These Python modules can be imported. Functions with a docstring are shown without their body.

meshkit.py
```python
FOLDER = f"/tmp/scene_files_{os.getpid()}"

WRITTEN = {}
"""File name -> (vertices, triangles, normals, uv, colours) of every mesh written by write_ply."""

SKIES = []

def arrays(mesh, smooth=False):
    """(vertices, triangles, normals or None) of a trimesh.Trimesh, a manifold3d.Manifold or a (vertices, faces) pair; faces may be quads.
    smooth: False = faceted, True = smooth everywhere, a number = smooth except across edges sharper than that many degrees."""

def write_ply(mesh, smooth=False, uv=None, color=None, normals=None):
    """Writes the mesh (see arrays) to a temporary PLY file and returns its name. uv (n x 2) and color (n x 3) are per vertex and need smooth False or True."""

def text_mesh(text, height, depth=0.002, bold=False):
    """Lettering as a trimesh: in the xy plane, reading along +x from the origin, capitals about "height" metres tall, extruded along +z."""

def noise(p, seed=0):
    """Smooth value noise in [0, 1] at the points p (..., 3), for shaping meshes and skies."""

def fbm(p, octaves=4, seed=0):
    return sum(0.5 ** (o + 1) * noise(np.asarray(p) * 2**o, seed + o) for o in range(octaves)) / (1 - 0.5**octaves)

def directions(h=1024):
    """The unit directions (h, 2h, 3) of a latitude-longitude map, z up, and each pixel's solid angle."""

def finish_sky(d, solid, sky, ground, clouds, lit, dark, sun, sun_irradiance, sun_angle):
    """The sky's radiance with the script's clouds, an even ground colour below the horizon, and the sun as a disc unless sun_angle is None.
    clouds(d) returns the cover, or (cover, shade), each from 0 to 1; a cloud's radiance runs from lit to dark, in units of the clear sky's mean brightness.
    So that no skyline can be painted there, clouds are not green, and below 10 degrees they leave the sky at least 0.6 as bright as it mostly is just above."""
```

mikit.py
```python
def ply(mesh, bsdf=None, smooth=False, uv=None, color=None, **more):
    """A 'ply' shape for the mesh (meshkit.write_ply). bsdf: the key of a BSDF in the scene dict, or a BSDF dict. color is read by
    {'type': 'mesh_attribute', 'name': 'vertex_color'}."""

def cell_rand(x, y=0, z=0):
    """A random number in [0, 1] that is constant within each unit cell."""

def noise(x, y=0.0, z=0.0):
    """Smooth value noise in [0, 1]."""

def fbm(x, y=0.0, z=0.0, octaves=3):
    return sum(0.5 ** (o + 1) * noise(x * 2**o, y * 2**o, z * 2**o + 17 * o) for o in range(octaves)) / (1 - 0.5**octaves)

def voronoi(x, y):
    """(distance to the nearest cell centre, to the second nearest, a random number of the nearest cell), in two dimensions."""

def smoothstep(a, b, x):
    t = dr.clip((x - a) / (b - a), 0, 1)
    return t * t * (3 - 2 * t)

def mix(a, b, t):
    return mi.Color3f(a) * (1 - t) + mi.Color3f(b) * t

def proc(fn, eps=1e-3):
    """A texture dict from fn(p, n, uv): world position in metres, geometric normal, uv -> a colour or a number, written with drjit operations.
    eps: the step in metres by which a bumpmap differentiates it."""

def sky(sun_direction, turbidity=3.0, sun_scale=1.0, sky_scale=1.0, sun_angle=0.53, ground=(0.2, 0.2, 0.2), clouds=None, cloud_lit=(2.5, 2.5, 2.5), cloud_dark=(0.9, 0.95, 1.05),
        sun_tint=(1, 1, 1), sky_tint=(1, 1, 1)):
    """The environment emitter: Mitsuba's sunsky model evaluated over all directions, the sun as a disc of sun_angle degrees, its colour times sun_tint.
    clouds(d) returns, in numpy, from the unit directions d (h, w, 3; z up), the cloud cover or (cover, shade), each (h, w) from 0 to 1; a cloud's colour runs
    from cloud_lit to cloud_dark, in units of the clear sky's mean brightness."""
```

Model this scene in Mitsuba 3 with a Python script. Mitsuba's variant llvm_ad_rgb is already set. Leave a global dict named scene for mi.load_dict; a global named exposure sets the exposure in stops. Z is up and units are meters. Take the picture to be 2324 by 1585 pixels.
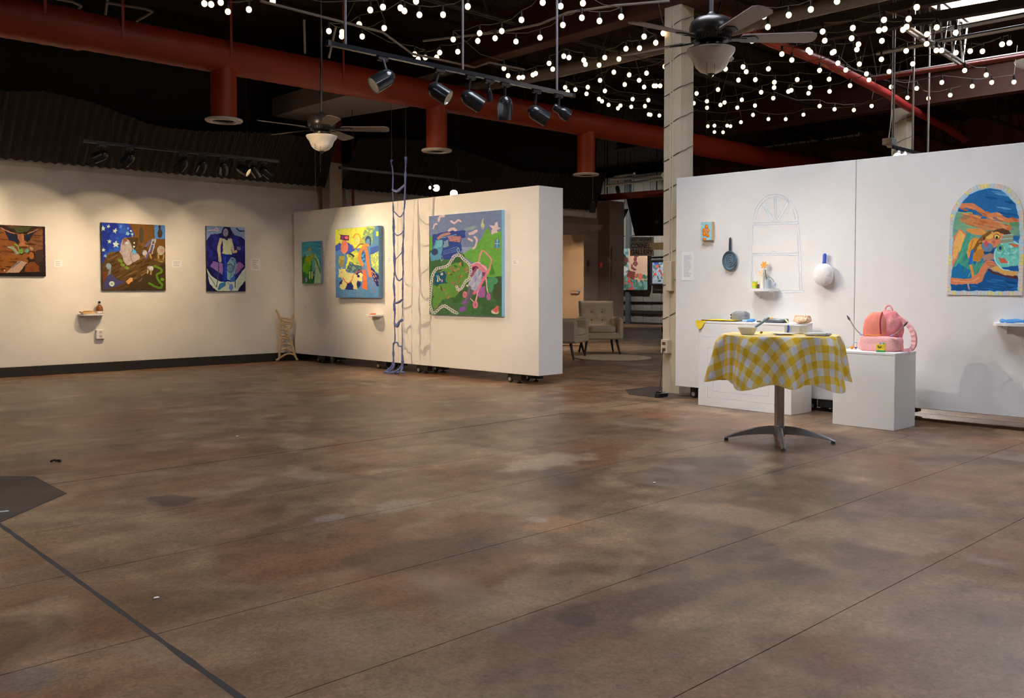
import math, random
import numpy as np, trimesh, mitsuba as mi, mikit, meshkit
import drjit as dr
from mikit import proc, noise as dnoise, fbm as dfbm, smoothstep, mix, voronoi

scene, labels = {}, {}
T4 = mi.ScalarTransform4f
rng = np.random.default_rng(7)

# ---------------------------------------------------------------- camera
# world: X runs towards the far right of the hall, Y along the movable walls towards the far left, z up; the camera stands at the origin
FPX, PITCH, YAW, CX, CY, EYE = 2036.0, math.radians(2.0), math.radians(46.88), 1162.0, 725.57, 1.05
CAM = np.array([0, 0, EYE])
FW = np.array([math.cos(YAW), math.sin(YAW), 0]); RT = np.array([math.sin(YAW), -math.cos(YAW), 0]); ZZ = np.array([0, 0, 1.0])
FD = math.cos(PITCH) * FW - math.sin(PITCH) * ZZ; UP = math.sin(PITCH) * FW + math.cos(PITCH) * ZZ
scene['camera'] = {'type': 'perspective', 'fov': 2 * math.degrees(math.atan(1162 / FPX)), 'fov_axis': 'x', 'near_clip': 0.05, 'far_clip': 200.0,
                   'principal_point_offset_x': 0.0, 'principal_point_offset_y': -(CY - 792.5) / 1585,
                   'to_world': T4().look_at(origin=CAM.tolist(), target=(CAM + FD).tolist(), up=UP.tolist())}
exposure = 0.0
SKYLIGHT = [13.8, 15.2, 17.2]       # radiance of the translucent skylight glazing
BULB = [3.2, 2.1, 1.0]          # festoon bulbs
WARM = np.array([1.0, 0.74, 0.46])
NEUTRAL = np.array([1.0, 0.92, 0.81])

def ray(px, py): return FD + (px - CX) / FPX * RT - (py - CY) / FPX * UP
def at_z(px, py, z=0.0): d = ray(px, py); return CAM + d * ((z - EYE) / d[2])
def at_X(px, py, X): d = ray(px, py); return CAM + d * (X / d[0])
def at_Y(px, py, Y): d = ray(px, py); return CAM + d * (Y / d[1])
def at_d(px, py, dep): d = ray(px, py); return CAM + d * (dep / np.dot(d, FW))
def at_pl(px, py, p, n): d = ray(px, py); n = np.asarray(n, float); return CAM + d * (np.dot(np.asarray(p) - CAM, n) / np.dot(d, n))

# ---------------------------------------------------------------- materials
def lin(c):
    c = np.asarray(c, float) / 255
    return np.where(c <= 0.04045, c / 12.92, ((c + 0.055) / 1.055) ** 2.4)
def rgb(v): return {'type': 'rgb', 'value': [float(x) for x in v]}
def mat(name, color, rough=0.7, metallic=0.0, spec=0.5, coat=0.0, bump=None, bscale=1.0, sheen=0.0):
    col = proc(color) if callable(color) else color if isinstance(color, dict) else rgb(color)
    b = {'type': 'principled', 'base_color': col, 'roughness': rough, 'metallic': metallic, 'specular': spec}
    if coat: b['clearcoat'] = coat; b['clearcoat_gloss'] = 0.9
    if sheen: b['sheen'] = sheen
    if bump: b = {'type': 'bumpmap', 'arbitrary': proc(bump), 'scale': bscale, 'bsdf': b}
    scene['mat_' + name] = {'type': 'twosided', 'bsdf': b}
    return 'mat_' + name

STAINS = [(*at_z(388, 1137)[:2], .14, .16, [0.060, 0.043, 0.032], .75), (*at_z(1245, 1048)[:2], .42, .22, [0.36, 0.255, 0.165], .65), (*at_z(1265, 1192)[:2], .16, .20, [0.34, 0.17, 0.085], .75),
          (*at_z(1215, 1180)[:2], .07, .07, [0.33, 0.25, 0.19], .7), (*at_z(900, 1148)[:2], .20, .14, [0.30, 0.225, 0.15], .7), (*at_z(1675, 1170)[:2], .20, .34, [0.30, 0.19, 0.115], .6), (*at_z(745, 1178)[:2], .10, .10, [0.26, 0.21, 0.17], .6),
          (*at_z(1305, 1408)[:2], .08, .10, [0.055, 0.046, 0.04], .7), (*at_z(70, 1540)[:2], .10, .12, [0.12, 0.12, 0.125], .5), (*at_z(990, 1250)[:2], .45, .3, [0.085, 0.062, 0.046], .55), (*at_z(1600, 1060)[:2], .5, .3, [0.075, 0.056, 0.043], .5)]
def floor_fn(p, n, uv):
    x, y = p.x, p.y
    wx, wy = dfbm(x * 1.3 + 3, y * 1.3, 2.0), dfbm(x * 1.3, y * 1.3 + 7, 5.0)
    a = dfbm((x + 0.9 * wx) * 1.25, (y + 0.9 * wy) * 1.25, 1.0, octaves=4)
    b = dfbm((x + 0.7 * wy) * 1.7 + 31, (y + 0.7 * wx) * 1.7 + 4, 9.0, octaves=4)
    c = dfbm((x + wx) * 2.6 + 5, (y + wy) * 2.6 + 40, 3.0, octaves=3)
    red = smoothstep(0.42, 0.66, b)
    dark = smoothstep(0.46, 0.68, a)
    tan = smoothstep(0.48, 0.74, c)
    col = mix([0.190, 0.112, 0.064], [0.195, 0.092, 0.050], red)
    col = mix(col, [0.088, 0.062, 0.042], dark * 0.55)
    col = mix(col, [0.285, 0.188, 0.114], tan * 0.6)
    mid = dfbm(x * 7 + 2, y * 7, 6.0, octaves=3) - 0.5
    strk = dfbm(x * 3.2 + 1.2 * wx, y * 11.0, 8.0, octaves=3) - 0.5
    col = col * (1 + 0.55 * mid + 0.45 * strk)
    for cx_, cy_, rx_, ry_, c_, a_ in STAINS:
        d_ = dr.sqrt(dr.square((x - cx_) / rx_) + dr.square((y - cy_) / ry_)) + 0.9 * (dfbm(x * 9, y * 9, cx_) - 0.5)
        col = mix(col, c_, a_ * (1 - smoothstep(0.55, 1.0, d_)))
    sp = dnoise(x * 160, y * 160) * 0.6 + dnoise(x * 70, y * 70, 3.0) * 0.4
    col = col * (0.74 + 0.52 * sp)
    scuff = smoothstep(0.66, 0.86, dfbm(x * 3.0 + 9, y * 1.6, 4.0, octaves=4))
    return mix(col, [0.30, 0.24, 0.19], scuff * 0.4)
def floor_bump(p, n, uv):
    return dnoise(p.x * 150, p.y * 150) * 0.0006 + dfbm(p.x * 3, p.y * 3, 1.0) * 0.002
M_FLOOR = mat('floor', floor_fn, 0.36, spec=0.45, bump=floor_bump)
M_GAP = mat('gap', [0.050, 0.043, 0.036], 0.9)
M_PAD = mat('pad', lambda p, n, uv: mi.Color3f(0.062, 0.048, 0.039) * (0.75 + 0.5 * dfbm(p.x * 7, p.y * 7, 1.0)), 0.5)
def wall_fn(p, n, uv):
    k = dfbm(p.x * 1.4, p.y * 1.4, p.z * 1.4, octaves=3)
    return mi.Color3f(0.78, 0.755, 0.715) * (0.955 + 0.08 * k)
M_WALL = mat('wall', wall_fn, 0.75, spec=0.3)
def panel_fn(p, n, uv):
    k = dfbm(p.x * 2.2, p.y * 2.2, p.z * 2.2, octaves=3)
    return mi.Color3f(0.80, 0.785, 0.765) * (0.965 + 0.06 * k)
M_PANEL = mat('panel', panel_fn, 0.7, spec=0.3)
M_WHITE = mat('white', [0.82, 0.81, 0.79], 0.6)
M_PAPER = mat('paper', [0.86, 0.85, 0.86], 0.8)
M_BLACK = mat('black', [0.012, 0.012, 0.013], 0.45)
M_BASEB = mat('baseboard', [0.014, 0.012, 0.011], 0.6)
M_GLOSSBLK = mat('gloss_black', [0.012, 0.014, 0.018], 0.22, spec=0.6)
M_REFL = mat('reflector', [0.75, 0.70, 0.62], 0.35, 0.6)
def corr_fn(p, n, uv):
    k = dfbm(p.x * 1.5, p.z * 6, 2.0)
    return mi.Color3f(0.010, 0.0055, 0.0042) * (0.6 + 0.8 * k)
M_CORR = mat('corrugated', corr_fn, 0.6)
M_MAROON = mat('maroon', [0.05, 0.012, 0.010], 0.6)
def duct_fn(p, n, uv):
    k = dfbm(p.x * 3, p.y * 3, p.z * 3)
    return mi.Color3f(0.25, 0.023, 0.0025) * (0.8 + 0.4 * k)
M_DUCT = mat('duct', duct_fn, 0.55)
M_RING = mat('ring', [0.55, 0.50, 0.44], 0.5)
M_DECK = mat('deck', lambda p, n, uv: mi.Color3f(0.030, 0.016, 0.009) * (0.6 + 0.8 * dfbm(p.x * 0.6, p.y * 9, 1.0)), 0.8)
M_STEEL = mat('steel_dark', [0.022, 0.016, 0.013], 0.6)
M_GIRDER = mat('girder', [0.050, 0.014, 0.008], 0.7)
M_BROWNWALL = mat('brown_wall', lambda p, n, uv: mi.Color3f(0.14, 0.044, 0.024) * (0.7 + 0.6 * dfbm(p.y * 3, p.z * 0.7, 2.0)), 0.8)
M_DARKWALL = mat('dark_wall', [0.012, 0.010, 0.009], 0.85)
M_PIPE = mat('grey_pipe', [0.20, 0.17, 0.145], 0.5)
M_RODGREY = mat('rod_grey', [0.22, 0.22, 0.25], 0.4, 0.4)
M_GALV = mat('galvanised', [0.50, 0.50, 0.49], 0.35, 0.7)
M_REDPIPE = mat('red_pipe', [0.33, 0.030, 0.026], 0.45)
M_REDPAINT = mat('red_paint', [0.20, 0.030, 0.016], 0.6)
M_CREAM = mat('column_cream', lambda p, n, uv: mi.Color3f(0.63, 0.54, 0.40) * (0.86 + 0.2 * dfbm(p.x * 9, p.y * 9, p.z * 1.5)), 0.55)
M_CORD = mat('cord', [0.10, 0.09, 0.07], 0.7)
M_DUSTY = mat('dusty_black', [0.03, 0.028, 0.027], 0.8)
def conc_fn(p, n, uv):
    k = dfbm(p.y * 1.3, p.z * 1.3, 3.0, octaves=4)
    return mi.Color3f(0.30, 0.29, 0.27) * (0.6 + 0.8 * k)
M_CONC = mat('concrete', conc_fn, 0.85)
M_BLUEGREY = mat('blue_grey', [0.10, 0.115, 0.135], 0.7)
M_DOOR = mat('door_wood', lambda p, n, uv: mi.Color3f(0.50, 0.29, 0.145) * (0.9 + 0.2 * dfbm(p.x * 10, p.y * 10, p.z * 0.8)), 0.5)
M_TAUPE = mat('taupe', [0.27, 0.20, 0.145], 0.8)
M_GREYDUCT = mat('grey_duct', [0.22, 0.19, 0.165], 0.6)
M_CHROME = mat('brushed_metal', [0.62, 0.61, 0.62], 0.3, 0.5)
M_CASTMETAL = mat('cast_metal', [0.50, 0.48, 0.48], 0.38, 0.55)
def gingham_fn(p, n, uv):
    s = 0.100
    a = dr.select(uv.x / s - dr.floor(uv.x / s) < 0.5, mi.Float(1), mi.Float(0))
    b = dr.select(uv.y / s - dr.floor(uv.y / s) < 0.5, mi.Float(1), mi.Float(0))
    w = 0.94 + 0.12 * dnoise(uv.x * 700, uv.y * 700)
    both, none = a * b, (1 - a) * (1 - b)
    col = mix(mix([0.86, 0.65, 0.22], [0.84, 0.52, 0.022], both), [0.80, 0.78, 0.78], none)
    return col * w
M_GINGHAM = mat('gingham', gingham_fn, 0.75, spec=0.3, sheen=0.3)
def chair_fn(p, n, uv):
    return mi.Color3f(0.50, 0.385, 0.255) * (0.85 + 0.3 * dnoise(p.x * 300, p.y * 300, p.z * 300))
M_CHAIR = mat('chair_fabric', chair_fn, 0.9)
M_BUTTON = mat('chair_button', [0.20, 0.145, 0.095], 0.9)
M_RUG = mat('rug', lambda p, n, uv: mi.Color3f(0.46, 0.34, 0.225) * (0.8 + 0.4 * dnoise(p.x * 90, p.y * 90)), 0.95)
M_JUTE = mat('jute', lambda p, n, uv: mi.Color3f(0.60, 0.44, 0.25) * (0.65 + 0.7 * dnoise(p.x * 120, p.y * 120, p.z * 260)), 0.9)
M_YARN = mat('yarn', lambda p, n, uv: mix([0.06, 0.09, 0.26], [0.20, 0.24, 0.52], dfbm(p.x * 14, p.y * 14, p.z * 9)) * (0.7 + 0.6 * dnoise(p.x * 250, p.y * 250, p.z * 250)), 0.9)
def pink_fn(p, n, uv):
    k = dfbm(p.x * 14, p.y * 14, p.z * 14); f = dnoise(p.x * 260, p.y * 260, p.z * 260)
    return mix([0.84, 0.24, 0.26], [0.90, 0.36, 0.36], smoothstep(0.35, 0.65, k)) * (0.86 + 0.28 * f)
M_PINK = mat('pink_fabric', pink_fn, 0.9)
M_PINKLT = mat('pink_light', lambda p, n, uv: mi.Color3f(0.88, 0.46, 0.45) * (0.82 + 0.36 * dnoise(p.x * 220, p.y * 220, p.z * 220)), 0.9)
M_PINKDK = mat('pink_dark', [0.40, 0.06, 0.09], 0.9)
M_CORAL = mat('coral', lambda p, n, uv: mi.Color3f(0.87, 0.27, 0.20) * (0.85 + 0.3 * dfbm(p.x * 30, p.y * 30, p.z * 9)), 0.9)
M_BRUSHWOOD = mat('grey_wood', [0.38, 0.31, 0.25], 0.7)
M_LILAC = mat('lilac', [0.42, 0.36, 0.72], 0.7)
M_BLUEPAINT = mat('blue_paint', [0.05, 0.10, 0.52], 0.6)
M_SKYBLUE = mat('sky_blue', [0.10, 0.32, 0.68], 0.7)
M_LTBLUE = mat('light_blue', [0.36, 0.58, 0.80], 0.7)
M_PANBLUE = mat('pan_blue', lambda p, n, uv: mi.Color3f(0.085, 0.145, 0.20) * (0.6 + 0.8 * dfbm(p.x * 40, p.y * 40, p.z * 40)), 0.7)
M_PANDARK = mat('pan_dark', [0.035, 0.045, 0.055], 0.7)
M_YARNWHITE = mat('yarn_white', lambda p, n, uv: mi.Color3f(0.84, 0.82, 0.80) * (0.85 + 0.25 * dnoise(p.x * 180, p.y * 180, p.z * 180)), 0.9)
M_IVORY = mat('ivory', [0.80, 0.74, 0.60], 0.6)
M_GREYTEAL = mat('grey_teal', [0.19, 0.25, 0.27], 0.7)
M_GREYFELT = mat('grey_felt', lambda p, n, uv: mi.Color3f(0.27, 0.275, 0.29) * (0.75 + 0.5 * dfbm(p.x * 30, p.y * 30, p.z * 30)), 0.9)
M_DKGREY = mat('dark_grey', [0.085, 0.095, 0.11], 0.7)
M_YELLOW = mat('yellow', [0.86, 0.62, 0.03], 0.8)
M_ORANGE = mat('orange', [0.86, 0.34, 0.03], 0.7)
M_PEACH = mat('peach', lambda p, n, uv: mi.Color3f(0.86, 0.62, 0.42) * (0.85 + 0.3 * dnoise(p.x * 90, p.y * 90, p.z * 40)), 0.8)
M_LIME = mat('lime', [0.50, 0.68, 0.04], 0.6)
M_GREEN = mat('green', [0.03, 0.32, 0.12], 0.7)
M_SAGE = mat('sage', [0.20, 0.36, 0.22], 0.8)
M_BROWN = mat('brown', [0.12, 0.05, 0.03], 0.6)
M_AMBER = mat('amber', [0.20, 0.065, 0.010], 0.2, coat=0.5)
M_TRAY = mat('tray_tan', [0.62, 0.42, 0.20], 0.7)
M_CRUST = mat('crust', [0.40, 0.21, 0.06], 0.8)
M_RED = mat('red', [0.70, 0.10, 0.04], 0.6)
M_BOWLGLASS = mat('frosted_glass', lambda p, n, uv: mi.Color3f(0.74, 0.70, 0.62) * (0.86 + 0.22 * dfbm(p.x * 11, p.y * 11, p.z * 30)), 0.3, spec=0.6)
M_FANBLADE = mat('fan_blade', [0.26, 0.22, 0.215], 0.5)
M_FANBODY = mat('fan_bronze', [0.030, 0.027, 0.027], 0.3, 0.3)
M_PENCIL = mat('pencil_blue', [0.60, 0.66, 0.74], 0.8)
M_PRINT = mat('print_grey', [0.56, 0.55, 0.58], 0.8)
M_TRIMDRAW = mat('pencil_grey', [0.70, 0.71, 0.74], 0.8)
M_SIGN = mat('sign_tan', [0.42, 0.35, 0.27], 0.7)
M_SIGNY = mat('sign_yellow', [0.50, 0.38, 0.19], 0.7)
M_LETTER = mat('letter_black', [0.010, 0.009, 0.009], 0.7)
M_LAV = mat('lavender', [0.55, 0.50, 0.74], 0.8)
M_CANVAS = mat('canvas_raw', [0.62, 0.46, 0.28], 0.8)
M_EDGEBLUE = mat('edge_blue', [0.13, 0.27, 0.46], 0.7)
M_EDGECYAN = mat('edge_cyan', [0.24, 0.55, 0.80], 0.7)
M_EDGEDK = mat('edge_dark', [0.02, 0.016, 0.022], 0.7)
M_EDGEVIO = mat('edge_violet', [0.16, 0.21, 0.36], 0.7)
M_INSUL = mat('insulation', lambda p, n, uv: mi.Color3f(0.30, 0.24, 0.17) * (0.5 + dfbm(p.x * 5, p.y * 5, p.z * 12)), 0.8)
M_SKYCURB = mat('skylight_curb', [0.62, 0.42, 0.28], 0.8)
scene['mat_picture'] = {'type': 'twosided', 'bsdf': {'type': 'principled', 'base_color': {'type': 'mesh_attribute', 'name': 'vertex_color'}, 'roughness': 0.85, 'specular': 0.10}}
M_PICTURE = 'mat_picture'
scene['mat_jarglass'] = {'type': 'thindielectric', 'int_ior': 1.3}
def emit(c, w=0.02): return {'type': 'area', 'radiance': rgb(c), 'sampling_weight': w}

# ---------------------------------------------------------------- mesh helpers
def TM(v, f): return trimesh.Trimesh(np.asarray(v, float), np.asarray(f, int), process=False)
def cat(*ms):
    ms = [m for q in ms for m in (q if isinstance(q, (list, tuple)) else [q])]
    return trimesh.util.concatenate(ms)
def bx(x0, x1, y0, y1, z0, z1, b=0.0):
    x0, x1 = sorted((x0, x1)); y0, y1 = sorted((y0, y1)); z0, z1 = sorted((z0, z1))
    if b <= 0:
        m = trimesh.creation.box((x1 - x0, y1 - y0, z1 - z0)); m.apply_translation(((x0 + x1) / 2, (y0 + y1) / 2, (z0 + z1) / 2)); return m
    b = min(b, 0.49 * min(x1 - x0, y1 - y0, z1 - z0))
    pts = []
    for sx, xx in ((1, x0), (-1, x1)):
        for sy, yy in ((1, y0), (-1, y1)):
            for sz, zz in ((1, z0), (-1, z1)):
                pts += [(xx + sx * b, yy + sy * b, zz), (xx + sx * b, yy, zz + sz * b), (xx, yy + sy * b, zz + sz * b)]
    return trimesh.convex.convex_hull(np.array(pts))
def lathe(prof, n=24):
    """profile of (r, z) from bottom to top about the z axis"""
    a = np.arange(n) * 2 * np.pi / n; prof = np.asarray(prof, float); k = len(prof)
    v = np.stack([prof[:, None, 0] * np.cos(a), prof[:, None, 0] * np.sin(a), np.broadcast_to(prof[:, None, 1], (k, n))], -1).reshape(-1, 3)
    f = []
    for i in range(k - 1):
        for j in range(n):
            p, q, r, s = i * n + j, i * n + (j + 1) % n, (i + 1) * n + (j + 1) % n, (i + 1) * n + j
            if prof[i, 0] > 1e-9: f.append((p, q, r))
            if prof[i + 1, 0] > 1e-9: f.append((p, r, s))
    return TM(v, f)
def tube(pts, r, sides=8, cap=True):
    p = np.asarray(pts, float); n = len(p); r = np.broadcast_to(np.asarray(r, float), (n,))
    t = np.gradient(p, axis=0); t /= np.linalg.norm(t, axis=1, keepdims=True) + 1e-12
    ref = np.array([0, 0, 1.0]) if abs(t[0, 2]) < 0.9 else np.array([1.0, 0, 0])
    A = []; a = np.cross(t[0], ref); a /= np.linalg.norm(a)
    for i in range(n):
        a = a - t[i] * np.dot(a, t[i]); a /= np.linalg.norm(a) + 1e-12; A.append(a)
    A = np.array(A); B = np.cross(t, A); ang = np.arange(sides) * 2 * np.pi / sides
    v = (p[:, None] + r[:, None, None] * (np.cos(ang)[None, :, None] * A[:, None] + np.sin(ang)[None, :, None] * B[:, None])).reshape(-1, 3)
    f = []
    for i in range(n - 1):
        for j in range(sides):
            a0, b0, c0, d0 = i * sides + j, i * sides + (j + 1) % sides, (i + 1) * sides + (j + 1) % sides, (i + 1) * sides + j
            f += [(a0, b0, c0), (a0, c0, d0)]
    if cap:
        v = np.vstack([v, p[0], p[-1]]); c0, c1 = n * sides, n * sides + 1
        for j in range(sides):
            f += [(c0, (j + 1) % sides, j), (c1, (n - 1) * sides + j, (n - 1) * sides + (j + 1) % sides)]
    return TM(v, f)
def rod(a, b, r, sides=10): return tube([a, b], r, sides)
def curve(pts, n=40):
    """Catmull-Rom through the points"""
    p = np.asarray(pts, float); p = np.vstack([2 * p[0] - p[1], p, 2 * p[-1] - p[-2]]); out = []
    m = max(2, n // (len(p) - 3))
    for i in range(1, len(p) - 2):
        for t in np.linspace(0, 1, m, endpoint=False):
            out.append(0.5 * (2 * p[i] + (p[i + 1] - p[i - 1]) * t + (2 * p[i - 1] - 5 * p[i] + 4 * p[i + 1] - p[i + 2]) * t**2 + (3 * p[i] - p[i - 1] - 3 * p[i + 1] + p[i + 2]) * t**3))
    out.append(p[-2]); return np.array(out)
def beam(a, b, w, h, roll=None):
    """rectangular bar from a to b, w across (horizontal), h upwards"""
    a, b = np.asarray(a, float), np.asarray(b, float); d = b - a; L = np.linalg.norm(d); d /= L
    s = np.cross(d, ZZ) if roll is None else np.asarray(roll, float)
    if np.linalg.norm(s) < 1e-6: s = np.array([1.0, 0, 0])
    s /= np.linalg.norm(s); u = np.cross(s, d)
    m = bx(0, L, -w / 2, w / 2, -h / 2, h / 2)
    M = np.eye(4); M[:3, 0], M[:3, 1], M[:3, 2], M[:3, 3] = d, s, u, a
    if np.linalg.det(M[:3, :3]) < 0: M[:3, 1] *= -1
    return m.apply_transform(M)
def frame(o, x, z=None):
    """4x4: local x along the horizontal x given, local z up (or z), origin o"""
    x = np.asarray(x, float); x /= np.linalg.norm(x); z = ZZ if z is None else np.asarray(z, float) / np.linalg.norm(z)
    y = np.cross(z, x); y /= np.linalg.norm(y); x = np.cross(y, z)
    M = np.eye(4); M[:3, 0], M[:3, 1], M[:3, 2], M[:3, 3] = x, y, z, o
    return M
def aim(o, d):
    """4x4 with local z along d"""
    d = np.asarray(d, float); d /= np.linalg.norm(d); ref = ZZ if abs(d[2]) < 0.95 else np.array([1.0, 0, 0])
    x = np.cross(ref, d); x /= np.linalg.norm(x); y = np.cross(d, x)
    M = np.eye(4); M[:3, 0], M[:3, 1], M[:3, 2], M[:3, 3] = x, y, d, o
    return M
def moved(m, M): m = m.copy(); m.apply_transform(M); return m
def poly(pts, depth):
    import shapely.geometry as sg
    return trimesh.creation.extrude_polygon(sg.Polygon(pts), depth, engine='earcut')
def blob(rx, ry, rz, amp=0.0, freq=3.0, sub=3, seed=0, box=0.0):
    m = trimesh.creation.icosphere(subdivisions=sub); v = np.array(m.vertices)
    if box: v = v / (np.abs(v) ** (1 / box)).sum(1, keepdims=True) ** box if box < 1 else v
    if amp: v = v * (1 + amp * (meshkit.fbm(v * freq + 11 + seed, 3, seed) - 0.5))[:, None]
    return TM(v * [rx, ry, rz], m.faces)
def sq_blob(rx, ry, rz, e=4.0, amp=0.0, freq=3.0, sub=3, seed=0):
    """superellipsoid"""
    m = trimesh.creation.icosphere(subdivisions=sub); v = np.array(m.vertices)
    v = v / ((np.abs(v) ** e).sum(1, keepdims=True) ** (1 / e))
    if amp: v = v * (1 + amp * (meshkit.fbm(np.array(m.vertices) * freq + 11 + seed, 3, seed) - 0.5))[:, None]
    return TM(v * [rx, ry, rz], m.faces)

# ---------------------------------------------------------------- scene bookkeeping
def numbered(k):
    used = lambda q: q in scene or q in labels or any(s.startswith(q + '__') for s in scene)
    if not used(k): return k
    i = 1
    while used(f'{k}_{i:03d}'): i += 1
    return f'{k}_{i:03d}'
def thing(name, label=None, cat_=None, group=None, kind=None):
    k = numbered(name); labels[k] = {}
    if label: labels[k]['label'] = label
    if cat_: labels[k]['category'] = cat_
    if group: labels[k]['group'] = group
    if kind: labels[k]['kind'] = kind
    return k
def part(parent, name, mesh, bsdf, smooth=False, label=None, kind=None, **more):
    base = f'{parent}__{name}'; k = base; i = 1
    while k in scene: k = f'{base}_{i:03d}'; i += 1
    scene[k] = mesh if isinstance(mesh, dict) else mikit.ply(mesh, bsdf, smooth=smooth, **more)
    if label or kind:
        labels[k] = {}
        if label: labels[k]['label'] = label
        if kind: labels[k]['kind'] = kind
    return k
def single(name, mesh, bsdf, label, cat_, smooth=False, group=None, kind=None, **more):
    k = thing(name, label, cat_, group, kind); scene[k] = mikit.ply(mesh, bsdf, smooth=smooth, **more); return k
def struct(name, mesh, bsdf, label=None, smooth=False):
    k = numbered(name); labels[k] = {'kind': 'structure'}
    if label: labels[k]['label'] = label
    if mesh is not None: scene[k] = mikit.ply(mesh, bsdf, smooth=smooth)
    return k
def spot(key, pos, target, inten, cut=28, beam_=None, col=WARM):
    scene[key] = {'type': 'spot', 'to_world': T4().look_at(origin=[float(x) for x in pos], target=[float(x) for x in target], up=[0.01, 0.02, 1]),
                  'intensity': rgb(np.asarray(col) * inten), 'cutoff_angle': float(cut), 'beam_width': float(beam_ if beam_ else cut * 0.45), 'sampling_weight': float(np.clip(inten / 9, 0.25, 2.5))}
# ---------------------------------------------------------------- the hall: floor
WALLY, FARX = 11.75, 20.5
struct('floor', bx(-9, 32, -12, 24, -0.30, -0.008), M_GAP, 'stained brown concrete floor of the hall')
xs = [-9, 1.04, 7.64, 14.24, 20.84, 32]
ys = [-12, -5.2, -1.2, 0.55, 1.37, 2.05, 2.70, 3.48, 4.19, 5.17, 8.4, 11.9, 24]
for i in range(len(xs) - 1):
    for j in range(len(ys) - 1):
        gx0, gx1 = 0.006, 0.006
        gy0 = 0.005 if ys[j] == 5.17 else 0.0016; gy1 = 0.005 if ys[j + 1] == 5.17 else 0.0016
        part('floor', 'slab', bx(xs[i] + gx0, xs[i + 1] - gx1, ys[j] + gy0, ys[j + 1] - gy1, -0.008, 0), M_FLOOR)
for xc in xs[1:-1]:
    y = np.linspace(-12, 24, 400)
    w = 0.006 + 0.007 * meshkit.noise(np.stack([y * 22, y * 0, y * 0 + xc], 1))
    v = np.concatenate([np.stack([xc - w, y, 0 * y + 0.0004], 1), np.stack([xc + w, y, 0 * y + 0.0004], 1)])
    n = len(y); f = [(k, n + k, n + k + 1) for k in range(n - 1)] + [(k, n + k + 1, k + 1) for k in range(n - 1)]
    part('floor', 'joint_filler', TM(v, f), M_GAP)
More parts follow.
